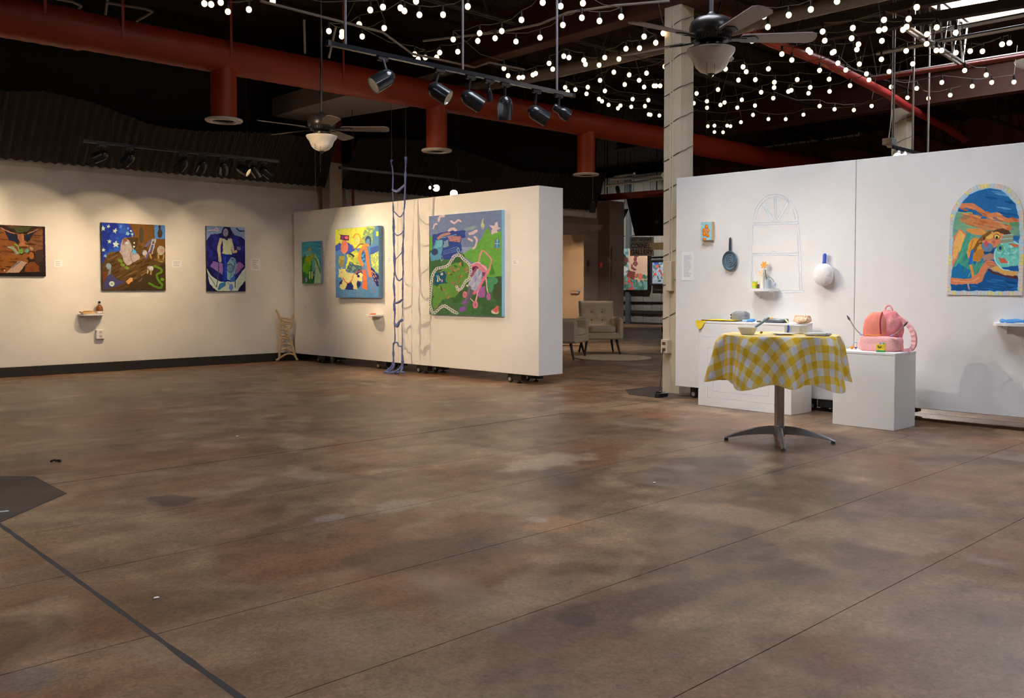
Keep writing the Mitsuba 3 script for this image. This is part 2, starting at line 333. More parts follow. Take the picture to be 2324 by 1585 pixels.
def octagon(cx, cy, r, z0, z1):
    a = np.radians(22.5 + 45 * np.arange(8)); R = r / math.cos(math.radians(22.5))
    m = poly(np.stack([cx + R * np.cos(a), cy + R * np.sin(a)], 1), z1 - z0); m.apply_translation((0, 0, z0)); return m
COLS = [(0.77, 5.16, 0.68), (7.37, 5.44, 0.50), (14.0, 6.09, 0.5)]
for cx_, cy_, r_ in COLS:
    part('floor', 'column_pad', octagon(cx_, cy_, r_, -0.02, 0.0025), M_PAD, label='dark octagonal concrete pad around a column')

# ---------------------------------------------------------------- walls
wl = struct('wall_left', bx(-9, 7.05, WALLY, WALLY + 0.2, 0, 2.49), M_WALL, 'cream painted gallery wall behind the three left paintings')
part(wl, 'upper_strip', bx(-9, 7.05, WALLY + 0.035, WALLY + 0.2, 2.49, 2.95), M_WALL)
part(wl, 'right_section', bx(7.55, 11.2, WALLY, WALLY + 0.2, 0, 2.42), M_WALL)
part(wl, 'door_section', bx(11.2, 13.32, WALLY, WALLY + 0.2, 0, 2.42), M_TAUPE)
part(wl, 'right_upper_strip', bx(7.55, 13.32, WALLY + 0.035, WALLY + 0.2, 2.42, 2.95), M_WALL)
part(wl, 'recess', bx(7.05, 7.55, WALLY + 0.12, WALLY + 0.2, 0, 2.95), M_WALL)
struct('wall_left_upper', bx(-9, 13.32, WALLY + 0.05, WALLY + 0.25, 2.95, 5.3), M_DARKWALL, 'dark upper wall above the corrugated awnings')
struct('baseboard_left', bx(-9, 7.05, WALLY - 0.018, WALLY, 0, 0.118, 0.004), M_BASEB, 'black baseboard along the cream wall')
struct('wall_far', None, M_BROWNWALL, 'reddish brown far wall above the white movable walls')
part('wall_far', 'surface', bx(FARX, FARX + 0.2, -12, 14.6, 0, 5.3), M_BROWNWALL)
struct('wall_back', bx(-9.2, -9, -12, 24, 0, 5.3), M_DARKWALL)
struct('wall_right', bx(-9, 32, -12.2, -12, 0, 5.3), M_DARKWALL)
struct('wall_end', bx(32, 32.2, -12, 24, 0, 5.3), M_DARKWALL)
struct('wall_rear_left', bx(13, 32, 24, 24.2, 0, 5.3), M_DARKWALL)
# concrete wall in the far corridor, built of its cast panels
cw = struct('wall_concrete', bx(20.9, 21.1, 14.6, 24, 0, 4.4), M_DARKWALL, 'grey cast concrete wall at the end of the corridor')
rowz = [0.0, 0.30, 0.62, 1.15, 1.95, 2.6, 3.3, 4.4]
for j in range(len(rowz) - 1):
    for i in range(20):
        y0 = 14.6 + i * 0.33
        part(cw, 'concrete_panel', bx(20.78 + 0.012 * rng.random(), 20.9, y0 + 0.006, y0 + 0.324, rowz[j] + 0.008, rowz[j + 1] - 0.008, 0.006), M_CONC)
for z0, z1 in ((0.30, 0.40), (0.0, 0.05), (0.635, 0.66), (1.95, 1.965)):
    part(cw, 'rail', bx(20.72, 20.79, 14.6, 21.2, z0, z1), M_DUSTY)
p0, p1 = at_X(1421, 700, 20.7), at_X(1429, 700, 20.7)
part(cw, 'post', bx(20.66, 20.78, p1[1], p0[1], 0, 4.4), M_BLUEGREY, label='blue grey steel post on the concrete wall')
# short partition ends on both sides of the corridor
a, b = at_X(1366, 560, 15.6), at_X(1385, 560, 15.6)
struct('wall_partition', bx(15.6, 15.66, b[1], a[1], 0, 2.72), M_WHITE, 'pale partition end beside the concrete wall')
a, b = at_X(1507, 640, 17.3), at_X(1519, 640, 17.3)
k = struct('wall_partition', bx(17.3, 18.6, b[1] - 0.1, a[1], 0.02, 2.55), M_TAUPE, 'beige partition end beside the cream column')
part(k, 'base', bx(17.26, 18.6, b[1] - 0.1, a[1] + 0.03, 0, 0.13), M_BLACK)
# corner by the door
struct('wall_corner', bx(13.32, 13.75, WALLY - 0.30, WALLY + 0.5, 0, 2.75), M_TAUPE, 'taupe wall end right of the open door')
part('wall_corner', 'conduit', rod((13.36, WALLY - 0.33, 0.0), (13.36, WALLY - 0.33, 1.85), 0.012), M_PIPE)

# ---------------------------------------------------------------- columns
def column(name, x, y, top, label, w=0.205, red_from=None):
    t = thing(name, label, 'column', kind='structure'); labels[t].pop('category')
    h = w / 2
    def hsec(z0, z1):
        return cat(bx(x - h, x + h, y + h - 0.022, y + h, z0, z1, 0.004), bx(x - h, x + h, y - h, y - h + 0.022, z0, z1, 0.004),
                   bx(x - 0.012, x + 0.012, y - h + 0.01, y + h - 0.01, z0, z1), bx(x - h, x - h + 0.012, y - h, y + h, z0, z1), bx(x + h - 0.012, x + h, y - h, y + h, z0, z1))
    part(t, 'shaft', hsec(0, red_from or top), M_CREAM)
    if red_from: part(t, 'painted_top', hsec(red_from, top), M_REDPAINT, label='red painted top of the column')
    return t
cA = column('column', 7.37, 5.44, 3.83, 'cream steel column wrapped with a thin cord, between the two groups of movable walls')
zz_ = np.linspace(0.55, 3.8, 560); ph = zz_ / 0.315 * 2 * np.pi
def sqpath(cx_, cy_, h, ang):
    c, s = np.cos(ang), np.sin(ang); m = np.maximum(np.abs(c), np.abs(s)); return np.stack([cx_ + h * c / m, cy_ + h * s / m], 1)
xy = sqpath(7.37, 5.44, 0.109, ph)
part(cA, 'wrapped_cord', tube(np.column_stack([xy, zz_ + 0.012 * np.sin(ph * 0.37)]), 0.0036, 4), M_CORD, label='thin cord wound up the column')
part(cA, 'conduit', cat(rod((7.262, 5.46, 0.5), (7.262, 5.46, 3.8), 0.010, 6), rod((7.262, 5.43, 1.1), (7.262, 5.43, 3.8), 0.008, 6)), M_CREAM)
part(cA, 'junction_box', bx(7.21, 7.27, 5.40, 5.47, 1.02, 1.32, 0.006), M_CREAM)
ob = part(cA, 'outlet_box', bx(7.19, 7.27, 5.43, 5.51, 0.40, 0.54, 0.006), M_CREAM)
part(ob, 'socket', cat(bx(7.186, 7.192, 5.45, 5.49, 0.485, 0.515, 0.002), bx(7.186, 7.192, 5.45, 5.49, 0.425, 0.455, 0.002)), M_BROWN)
single('power_strip', cat(bx(6.86, 7.02, 5.28, 5.33, 0.0, 0.045, 0.008), bx(6.88, 6.92, 5.285, 5.325, 0.044, 0.062, 0.004)), M_BLACK, 'small black power strip on the floor at the foot of the cream column', 'power strip')
single('power_cable', tube(curve([(7.18, 5.47, 0.44), (7.12, 5.44, 0.36), (7.05, 5.40, 0.16), (6.97, 5.34, 0.06), (6.95, 5.31, 0.035)], 30), 0.006, 6), M_BLACK, 'black cable hanging from the outlet on the cream column to the power strip', 'cable')
cB = column('column', 14.0, 6.09, 3.83, 'cream steel column far behind the right hand movable walls', 0.23)
part(cB, 'wrapped_cord', tube(np.column_stack([sqpath(14.0, 6.09, 0.122, ph), zz_]), 0.004, 4), M_CORD)
cC = column('column', 7.20, 11.60, 4.2, 'white steel column with a red top against the left wall', 0.21, red_from=2.9)
column('column', 0.77, 5.16, 3.83, 'cream steel column left of the view')
single('wall_pipe', rod((7.58, 11.62, 0.0), (7.58, 11.62, 3.4), 0.021), M_REDPAINT, 'thin dark red upright pipe beside the white column with the red top', 'pipe')

# ---------------------------------------------------------------- roof
DECKZ = 4.7
SKY = [(11.65, 13.2, 2.45, 4.87), (4.0, 5.55, 2.45, 4.87), (4.0, 5.55, -3.0, -0.6), (11.65, 13.2, -3.0, -0.6), (-3.6, -2.05, 2.45, 4.87)]
import shapely.geometry as sg
dk = sg.box(-9, -12, 32, 24)
for x0, x1, y0, y1 in SKY: dk = dk.difference(sg.box(x0, y0, x1, y1))
m = trimesh.creation.extrude_polygon(dk, 0.05, engine='earcut'); m.apply_translation((0, 0, DECKZ))
struct('ceiling', m, M_DECK, 'dark timber roof deck with steel trusses below')
for n_, (x0, x1, y0, y1) in enumerate(SKY):
    w = struct(f'window_{n_ + 1}', None, None, 'skylight in the roof')
    part(w, 'curb', cat(bx(x0 - 0.03, x0, y0, y1, DECKZ, DECKZ + 0.32), bx(x1, x1 + 0.03, y0, y1, DECKZ, DECKZ + 0.32), bx(x0, x1, y0 - 0.03, y0, DECKZ, DECKZ + 0.32), bx(x0, x1, y1, y1 + 0.03, DECKZ, DECKZ + 0.32)), M_SKYCURB)
    part(w, 'cross_bar', bx(x0, x1, (y0 + y1) / 2 - 0.02, (y0 + y1) / 2 + 0.02, DECKZ + 0.22, DECKZ + 0.28), M_SKYCURB)
    gl = bx(x0, x1, y0, y1, DECKZ + 0.33, DECKZ + 0.335)
    v = np.array([(x0, y0, DECKZ + 0.31), (x1, y0, DECKZ + 0.31), (x1, y1, DECKZ + 0.31), (x0, y1, DECKZ + 0.31)])
    part(w, 'pane', mikit.ply(TM(v, [(0, 2, 1), (0, 3, 2)]), M_WHITE, emitter=emit(SKYLIGHT, 4.0 if n_ == 1 else 1.5)), None, label='bright translucent skylight pane')
    part(w, 'lid', bx(x0 - 0.03, x1 + 0.03, y0 - 0.03, y1 + 0.03, DECKZ + 0.32, DECKZ + 0.34), M_WHITE)
# girders along Y on the column lines
def ibeam(x, y0, y1, z0, z1, w=0.2):
    return cat(bx(x - w / 2, x + w / 2, y0, y1, z0, z0 + 0.02), bx(x - w / 2, x + w / 2, y0, y1, z1 - 0.02, z1), bx(x - 0.008, x + 0.008, y0, y1, z0, z1))
for x in (0.77, 7.37, 14.0):
    part('ceiling', 'girder', ibeam(x, -12, WALLY + 0.1, 3.83, 4.33, 0.22), M_GIRDER, label='red brown steel girder')
# open web joists along X between the girders
def joist(y, x0, x1, zb=4.05, zt=4.66):
    ms = [bx(x0, x1, y - 0.045, y - 0.008, zt - 0.02, zt), bx(x0, x1, y + 0.008, y + 0.045, zt - 0.02, zt), bx(x0, x1, y - 0.045, y - 0.008, zb, zb + 0.02), bx(x0, x1, y + 0.008, y + 0.045, zb, zb + 0.02)]
    n = max(2, int((x1 - x0) / 0.55)); xx = np.linspace(x0, x1, 2 * n + 1)
    for i in range(2 * n):
        ms.append(rod((xx[i], y, zb if i % 2 == 0 else zt), (xx[i + 1], y, zt if i % 2 == 0 else zb), 0.011, 5))
    return cat(ms)
for x0, x1 in ((0.9, 7.25), (7.5, 13.88), (14.1, 20.4)):
    for y in np.arange(-3.7, 11.5, 1.6):
        if (x0 < 1 and y > 8.8) or (x0 == 7.5 and 2.3 < y < 5.0): continue
        part('ceiling', 'joist', joist(y, x0, x1), M_STEEL, label='open web steel roof joist')
# deck ribs
for y in np.arange(-4.0, 11.6, 0.8):
    part('ceiling', 'rib', bx(0.9, 20.4, y - 0.02, y + 0.02, DECKZ - 0.05, DECKZ), M_DECK) if not any(s[2] - 0.05 < y < s[3] + 0.05 for s in SKY) else None

# ---------------------------------------------------------------- corrugated awnings over the left wall
def awning(name, label, corners, prof, base_p, slope, mat_, x0, x1, pitch=0.105, amp=0.017, axis='x'):
    """sheet rising from the lower edge along 'slope'; prof gives (x, length) of the wavy top; x0, x1 as functions of the height share cut the ends"""
    nx = int((max(x1) - min(x0)) / pitch * 8); ny = 8
    s = np.linspace(0, 1, nx); v = []
    slope = np.asarray(slope, float) / np.linalg.norm(slope); out = np.cross([1, 0, 0], slope); out /= np.linalg.norm(out)
    for j in range(ny + 1):
        for i in range(nx):
            t = j / ny; x = (x0[0] * (1 - t) + x0[1] * t) * (1 - s[i]) + (x1[0] * (1 - t) + x1[1] * t) * s[i]
            L = np.interp(x, [q[0] for q in prof], [q[1] for q in prof])
            o = amp * math.sin(2 * math.pi * x / pitch)
            v.append(np.array([x, base_p[0], base_p[1]]) + slope * (L * t) + out * o)
    f = []
    for j in range(ny):
        for i in range(nx - 1):
            a = j * nx + i; f += [(a, a + 1, a + nx + 1), (a, a + nx + 1, a + nx)]
    return single(name, TM(v, f), mat_, label, 'awning', smooth=True)
SL = np.array([0, -0.62, 0.785]); PB = np.array([0, 11.62, 2.545]); PN = np.cross([1, 0, 0], SL)
def proflist(pts):
    out = []
    for px, py in pts:
        q = at_pl(px, py, PB, PN); out.append((q[0], np.dot(q - np.array([q[0], PB[1], PB[2]]), SL / np.linalg.norm(SL))))
    return sorted(out)
pr = proflist([(-120, 206), (0, 207), (100, 207), (200, 229), (280, 259), (330, 279), (380, 290), (450, 297), (560, 300), (640, 303), (700, 312), (772, 325)])
xr0, xr1 = at_pl(726, 452, PB, PN)[0], at_pl(765, 318, PB, PN)[0]
awning('corrugated_awning', 'dark brown corrugated metal awning with a wavy top edge above the three left paintings', None, [(-9, pr[0][1])] + pr, (PB[1], PB[2]), SL, M_CORR, (-4, -4), (xr0, xr1))
pr2 = proflist([(775, 322), (800, 315), (900, 314), (970, 320), (1040, 338), (1099, 359), (1184, 387), (1250, 394), (1300, 397), (1377, 392)])
xl0, xl1 = at_pl(772, 426, PB, PN)[0], at_pl(769, 322, PB, PN)[0]
xq0, xq1 = at_pl(1350, 480, PB, PN)[0], at_pl(1377, 392, PB, PN)[0]
awning('corrugated_awning', 'dark brown corrugated metal awning behind the blue rope ladder and the two bright lamps', None, pr2, (PB[1], PB[2]), SL, M_CORR, (max(xl0, 7.34), max(xl1, 7.34)), (min(xq0, 13.25), min(xq1, 13.25)))
def slant_sheet(name, label, quad, mat_, nrib):
    """corrugated sheet on four corners (top left, top right, bottom right, bottom left)"""
    q = [np.asarray(p, float) for p in quad]; nx, ny = nrib * 6, 3; v = []
    nrm = np.cross(q[1] - q[0], q[3] - q[0]); nrm /= np.linalg.norm(nrm)
    for j in range(ny + 1):
        for i in range(nx + 1):
            s, t = i / nx, j / ny
            v.append((q[0] * (1 - s) + q[1] * s) * (1 - t) + (q[3] * (1 - s) + q[2] * s) * t + nrm * 0.02 * math.sin(2 * math.pi * nrib * s))
    f = []
    for j in range(ny):
        for i in range(nx):
            a = j * (nx + 1) + i; f += [(a, a + 1, a + nx + 2), (a, a + nx + 2, a + nx + 1)]
    return single(name, TM(v, f), mat_, label, 'awning', smooth=True)
slant_sheet('corrugated_awning', 'black corrugated awning with a slanted right end, in the corridor left of the hanging sign',
            [at_d(1360, 482, 19.6), at_d(1426, 474, 20.6), at_d(1396, 538, 20.8), at_d(1360, 534, 20.0)], M_CORR, 18)
slant_sheet('corrugated_awning', 'maroon corrugated awning above the hanging gallery sign',
            [at_d(1420, 444, 20.0), at_d(1524, 436, 19.2), at_d(1524, 535, 19.8), at_d(1441, 536, 20.6)], M_MAROON, 22)
for k_, pts_ in (('corrugated_awning_002', ((1372, 481, 19.9), (1418, 476, 20.5))), ('corrugated_awning_003', ((1430, 444, 19.95), (1515, 437, 19.3)))):
    for a_ in pts_: q_ = at_d(*a_); part(k_, 'hanger', rod(q_ - [0, 0, .05], (q_[0], q_[1], 4.7), .008, 6), M_BLACK)
single('corridor_beam', beam(at_d(1355, 450, 18.0), at_d(1530, 436, 17.2), 0.1, 0.12), M_REDPAINT, 'dark red beam across the corridor above the maroon awning', 'beam')

# ---------------------------------------------------------------- orange duct with three drops
DY, DZ, DR = 9.0, 3.475, 0.175
d = thing('air_duct', 'orange round air duct running below the roof above the left wall', 'duct')
xx = np.arange(-9, 20.45, 0.05); rr = DR + 0.004 * np.where(np.arange(len(xx)) % 3 == 0, 1, 0); rr = np.where((xx > 2.9), rr * 1.0, rr * 1.06)
part(d, 'main_pipe', tube(np.stack([xx, xx * 0 + DY, xx * 0 + DZ], 1), rr, 28), M_DUCT, smooth=40)
for cx_, zb in ((4.28, 2.82), (7.12, 2.80), (9.93, 2.74)):
    k = part(d, 'drop', lathe([(0.0, zb + 0.05), (0.118, zb + 0.05), (0.118, zb), (0.132, zb), (0.132, DZ - 0.06)], 28).apply_translation((cx_, DY, 0)), M_DUCT, smooth=40)
    part(k, 'outlet_ring', lathe([(0.125, zb + 0.012), (0.19, zb + 0.004), (0.194, zb - 0.008), (0.185, zb - 0.02), (0.13, zb - 0.026), (0.118, zb - 0.01), (0.118, zb + 0.03)], 32).apply_translation((cx_, DY, 0)), M_RING, smooth=40, label='pale ring at the duct outlet')
    part(k, 'grille', cat([bx(cx_ - 0.11, cx_ + 0.11, DY + yy - 0.002, DY + yy + 0.002, zb - 0.012, zb + 0.004) for yy in np.linspace(-0.08, 0.08, 5)]), M_DUSTY)
for px in (90, 264, 507, 760):
    q = at_Y(px, 60, DY)
    part(d, 'hanger', bx(q[0] - 0.013, q[0] + 0.013, DY - DR - 0.004, DY - DR + 0.002, DZ - 0.05, DECKZ), M_DUCT)
# grey box duct behind the fan
gb = [at_z(598, 270, 3.45), at_z(690, 284, 3.45), at_z(930, 243, 3.45), at_z(800, 212, 3.45)]
m = poly([(min(q[0], 7.2), min(q[1], 11.5)) for q in gb], 0.25); m.apply_translation((0, 0, 3.45))
single('box_duct', m, M_GREYDUCT, 'flat grey box duct hanging behind the far ceiling fan', 'duct')
# pipes under the roof
def pipe(name, label, pts, r, m_, cat_='pipe'): return single(name, tube(np.asarray(pts), r, 10), m_, label, cat_, smooth=40)
pipe('grey_pipe', 'long grey pipe crossing below the roof behind the column and the near fan', [at_z(900, 232, 3.735), at_z(1250, 166, 3.735), at_z(1515, 104, 3.735), at_z(1720, 50, 3.735), at_z(2080, -34, 3.735)], 0.075, M_PIPE)
pipe('sprinkler_pipe', 'red sprinkler pipe running down to the far right below the roof', [at_z(1640, 42, 3.745), at_z(1750, 95, 3.745), at_z(1870, 140, 3.745), at_z(2012, 212, 3.745), at_z(2055, 240, 3.745), at_z(2150, 292, 3.745), at_z(2190, 318, 3.745)], 0.058, M_REDPIPE)
pipe('white_conduit', 'pale conduit below the skylight', [at_z(1990, 122, 3.92), at_z(2116, 97, 3.92), at_z(2420, 42, 3.92)], 0.026, M_GALV)
pipe('grey_conduit', 'grey conduit along the roof right of the far column', [at_z(1960, 180, 3.9), at_z(2190, 143, 3.9), at_z(2420, 106, 3.9)], 0.028, M_PIPE)
pipe('red_conduit', 'red pipe beneath the grey conduit at the right edge', [at_z(1990, 178, 3.85), at_z(2190, 148, 3.85), at_z(2420, 112, 3.85)], 0.028, M_REDPAINT)
pipe('pink_conduit', 'pale pipe just below the skylight opening', [at_z(2115, 72, 4.2), at_z(2200, 57, 4.2), at_z(2420, 14, 4.2)], 0.03, M_GALV)
single('dark_beam', cat(beam(at_z(1870, 82, 4.0), at_z(2420, -12, 4.0), 0.11, 0.1)), M_STEEL, 'dark steel beam passing in front of the skylight', 'beam')
single('dark_beam', cat(beam(at_z(1760, 72, 4.02), at_z(2180, -12, 4.02), 0.09, 0.09)), M_STEEL, 'dark steel beam left of the skylight', 'beam')
ta, tb = at_z(2058, 58, 3.88), at_z(2200, 151, 3.88)
ms = [beam(ta, tb, 0.03, 0.025), beam(ta + [0, 0, .55], tb + [0, 0, .55], 0.03, 0.025), beam(ta + [0, .06, 0], tb + [0, .06, 0], 0.03, 0.025)]
for i in range(12):
    p, q = ta + (tb - ta) * i / 12, ta + (tb - ta) * (i + 1) / 12
    ms.append(rod(p + [0, .03, 0 if i % 2 else .55], q + [0, .03, .55 if i % 2 else 0], 0.012, 6))
single('roof_truss', cat(ms), M_GALV, 'light steel truss below the skylight', 'truss')
pts = [(590, 2), (868, 73), (935, 122), (1078, 153), (1110, 142), (1190, 158)]
pipe('conduit_run', 'thin bent conduit under the roof left of the hanging track', [at_z(x, y, 3.5) for x, y in pts], 0.012, M_PIPE, 'conduit')
pts = [(960, 93), (1140, 72), (1225, 55), (1290, 28), (1400, 12), (1520, 2)]
pipe('conduit_run', 'thin cable sagging along the red brown girder', [at_z(x, y, 3.70) for x, y in pts], 0.012, M_PIPE, 'conduit')
pts = [(240, 6), (330, 20), (347, 26), (310, 48)]
pipe('conduit_run', 'bent tube above the orange duct at the left', [at_z(x, y, 3.95) for x, y in pts], 0.014, M_PIPE, 'conduit')
pts = [(120, -4), (165, 4), (184, 14), (176, 22)]
pipe('conduit_run', 'short bent tube above the left end of the orange duct', [at_z(x, y, 3.95) for x, y in pts], 0.014, M_PIPE, 'conduit')
for n_, ((x, y), (x2, y2), lb) in enumerate([((245, -6), (239, 34), 'pale hanging tube above the orange duct, left one'), ((690, 45), (692, 122), 'pale hanging tube above the orange duct, right one'), ((762, 62), (746, 132), 'pale tilted tube behind the rail of the hanging track')]):
    single('hanging_tube', rod(at_d(x, y, 10.2), at_d(x2, y2, 10.2), 0.014), M_RING, lb, 'tube')
# dim conduits above the corridor
for n_, (pa, pb) in enumerate([((1385, 408), (1515, 398)), ((1375, 422), (1515, 405)), ((1395, 402), (1440, 394))]):
    single('corridor_conduit', rod(at_d(*pa, 15.5), at_d(*pb, 15.0), 0.022), M_GALV, ['upper pale conduit over the corridor', 'lower pale conduit over the corridor', 'short pale conduit over the corridor'][n_], 'conduit')
# pale insulation strip and framed opening in the far wall
y0_, y1_ = at_X(1622, 318, 20.2)[1], at_X(1940, 285, 20.2)[1]
fo = thing('wall_opening', 'dark framed opening with pale torn insulation high in the far brown wall', 'opening')
za, zb = at_X(1780, 325, 20.3)[2], at_X(1780, 283, 20.3)[2]
part(fo, 'frame', cat(bx(20.36, 20.5, y1_ - 0.04, y1_, za, zb + 0.1), bx(20.36, 20.5, y1_, y0_, za - 0.03, za)), M_RING)
part(fo, 'recess', bx(20.44, 20.5, y1_, y0_, za, zb), M_BLACK)
u = np.linspace(0, 1, 60); nb = meshkit.fbm(np.stack([u * 9, u * 0, u * 0], 1), 3, 3)
part(fo, 'insulation', tube(np.stack([20.38 + 0 * u, y0_ + (y1_ + 0.1 - y0_) * u, za + 0.07 + 0.09 * nb], 1), 0.03 + 0.06 * nb, 8), M_INSUL, label='pale torn insulation strip')
# ---------------------------------------------------------------- movable walls
def caster(parent, M, side):
    part(parent, 'caster_block', moved(bx(-0.07, 0.07, -0.045, 0.045, 0.035, 0.105, 0.004), M), M_BLACK)
    k = part(parent, 'caster', moved(cat(bx(0.10, 0.17, -0.012, 0.012, 0.05, 0.10), lathe([(0.0, -0.014), (0.034, -0.014), (0.038, -0.009), (0.038, 0.009), (0.034, 0.014), (0, 0.014)], 20).apply_transform(trimesh.transformations.rotation_matrix(math.pi / 2, (1, 0, 0))).apply_translation((0.135, 0, 0.0385))), M), M_BLACK, smooth=30)
    part(k, 'wheel_hub', moved(lathe([(0, -0.018), (0.02, -0.018), (0.02, 0.018), (0, 0.018)], 14).apply_transform(trimesh.transformations.rotation_matrix(math.pi / 2, (1, 0, 0))).apply_translation((0.135, 0, 0.0385)), M), M_GALV)
    part(parent, 'leveling_foot', moved(cat(lathe([(0, 0), (0.03, 0), (0.03, 0.008), (0.008, 0.016), (0.008, 0.10), (0, 0.10)], 12)), M), M_BLACK)
def movable_wall(o, d, length, thick, z0, z1, label, casters):
    """front face runs from o along d; the body lies behind it"""
    M = frame(o, d); t = thing('movable_wall', label, 'wall panel', 'white movable exhibition walls')
    part(t, 'body', moved(bx(0.002, length - 0.002, -thick, 0, z0, z1, 0.004), M), M_PANEL)
    for s in casters:
        for yy in (-0.06, -thick + 0.06): caster(t, M @ np.array([[1, 0, 0, s], [0, 1, 0, yy], [0, 0, 1, 0], [0, 0, 0, 1]], float), 1)
    return t, M
LP0, LP1 = np.array([6.592, 11.66, 0]), np.array([6.771, 6.81, 0]); LD = LP1 - LP0; LL = np.linalg.norm(LD); LD /= LL; LN = np.array([-LD[1], LD[0], 0])
if LN[0] > 0: LN = -LN                                             # the face looks towards -X
half = LL / 2
lf = frame(LP0, LD)
# local y must point away from the body: with x = LD (towards -Y), local y = +X, so the body lies at +y; mirror by using the reverse direction
movable_wall(LP1, -LD, half, 0.39, 0.105, 2.146, 'white movable wall carrying the large stroller painting', (0.35, 1.95))
movable_wall(LP1 - LD * half, -LD, half, 0.39, 0.105, 2.146, 'white movable wall carrying the yellow painting and the small green painting', (0.35, 1.75))
RP0 = np.array([7.060, 5.235, 0]); RD = np.array([0.034, -1.0, 0]); RD /= np.linalg.norm(RD); RN = np.array([RD[1], -RD[0], 0])
if RN[0] > 0: RN = -RN
s1 = 1.765
movable_wall(RP0 + RD * s1, -RD, s1, 0.39, 0.105, 2.105, 'white movable wall with the two hanging pans and the drawn window', (0.25, 1.45))
movable_wall(RP0 + RD * (s1 + 2.44), -RD, 2.44, 0.39, 0.105, 2.105, 'white movable wall with the arched painting', (1.0, 2.1))
def onL(px, py): return at_pl(px, py, LP0, LN)
def onR(px, py): return at_pl(px, py, RP0, RN)
def onW(px, py): return at_Y(px, py, WALLY)
WN = np.array([0, -1.0, 0])

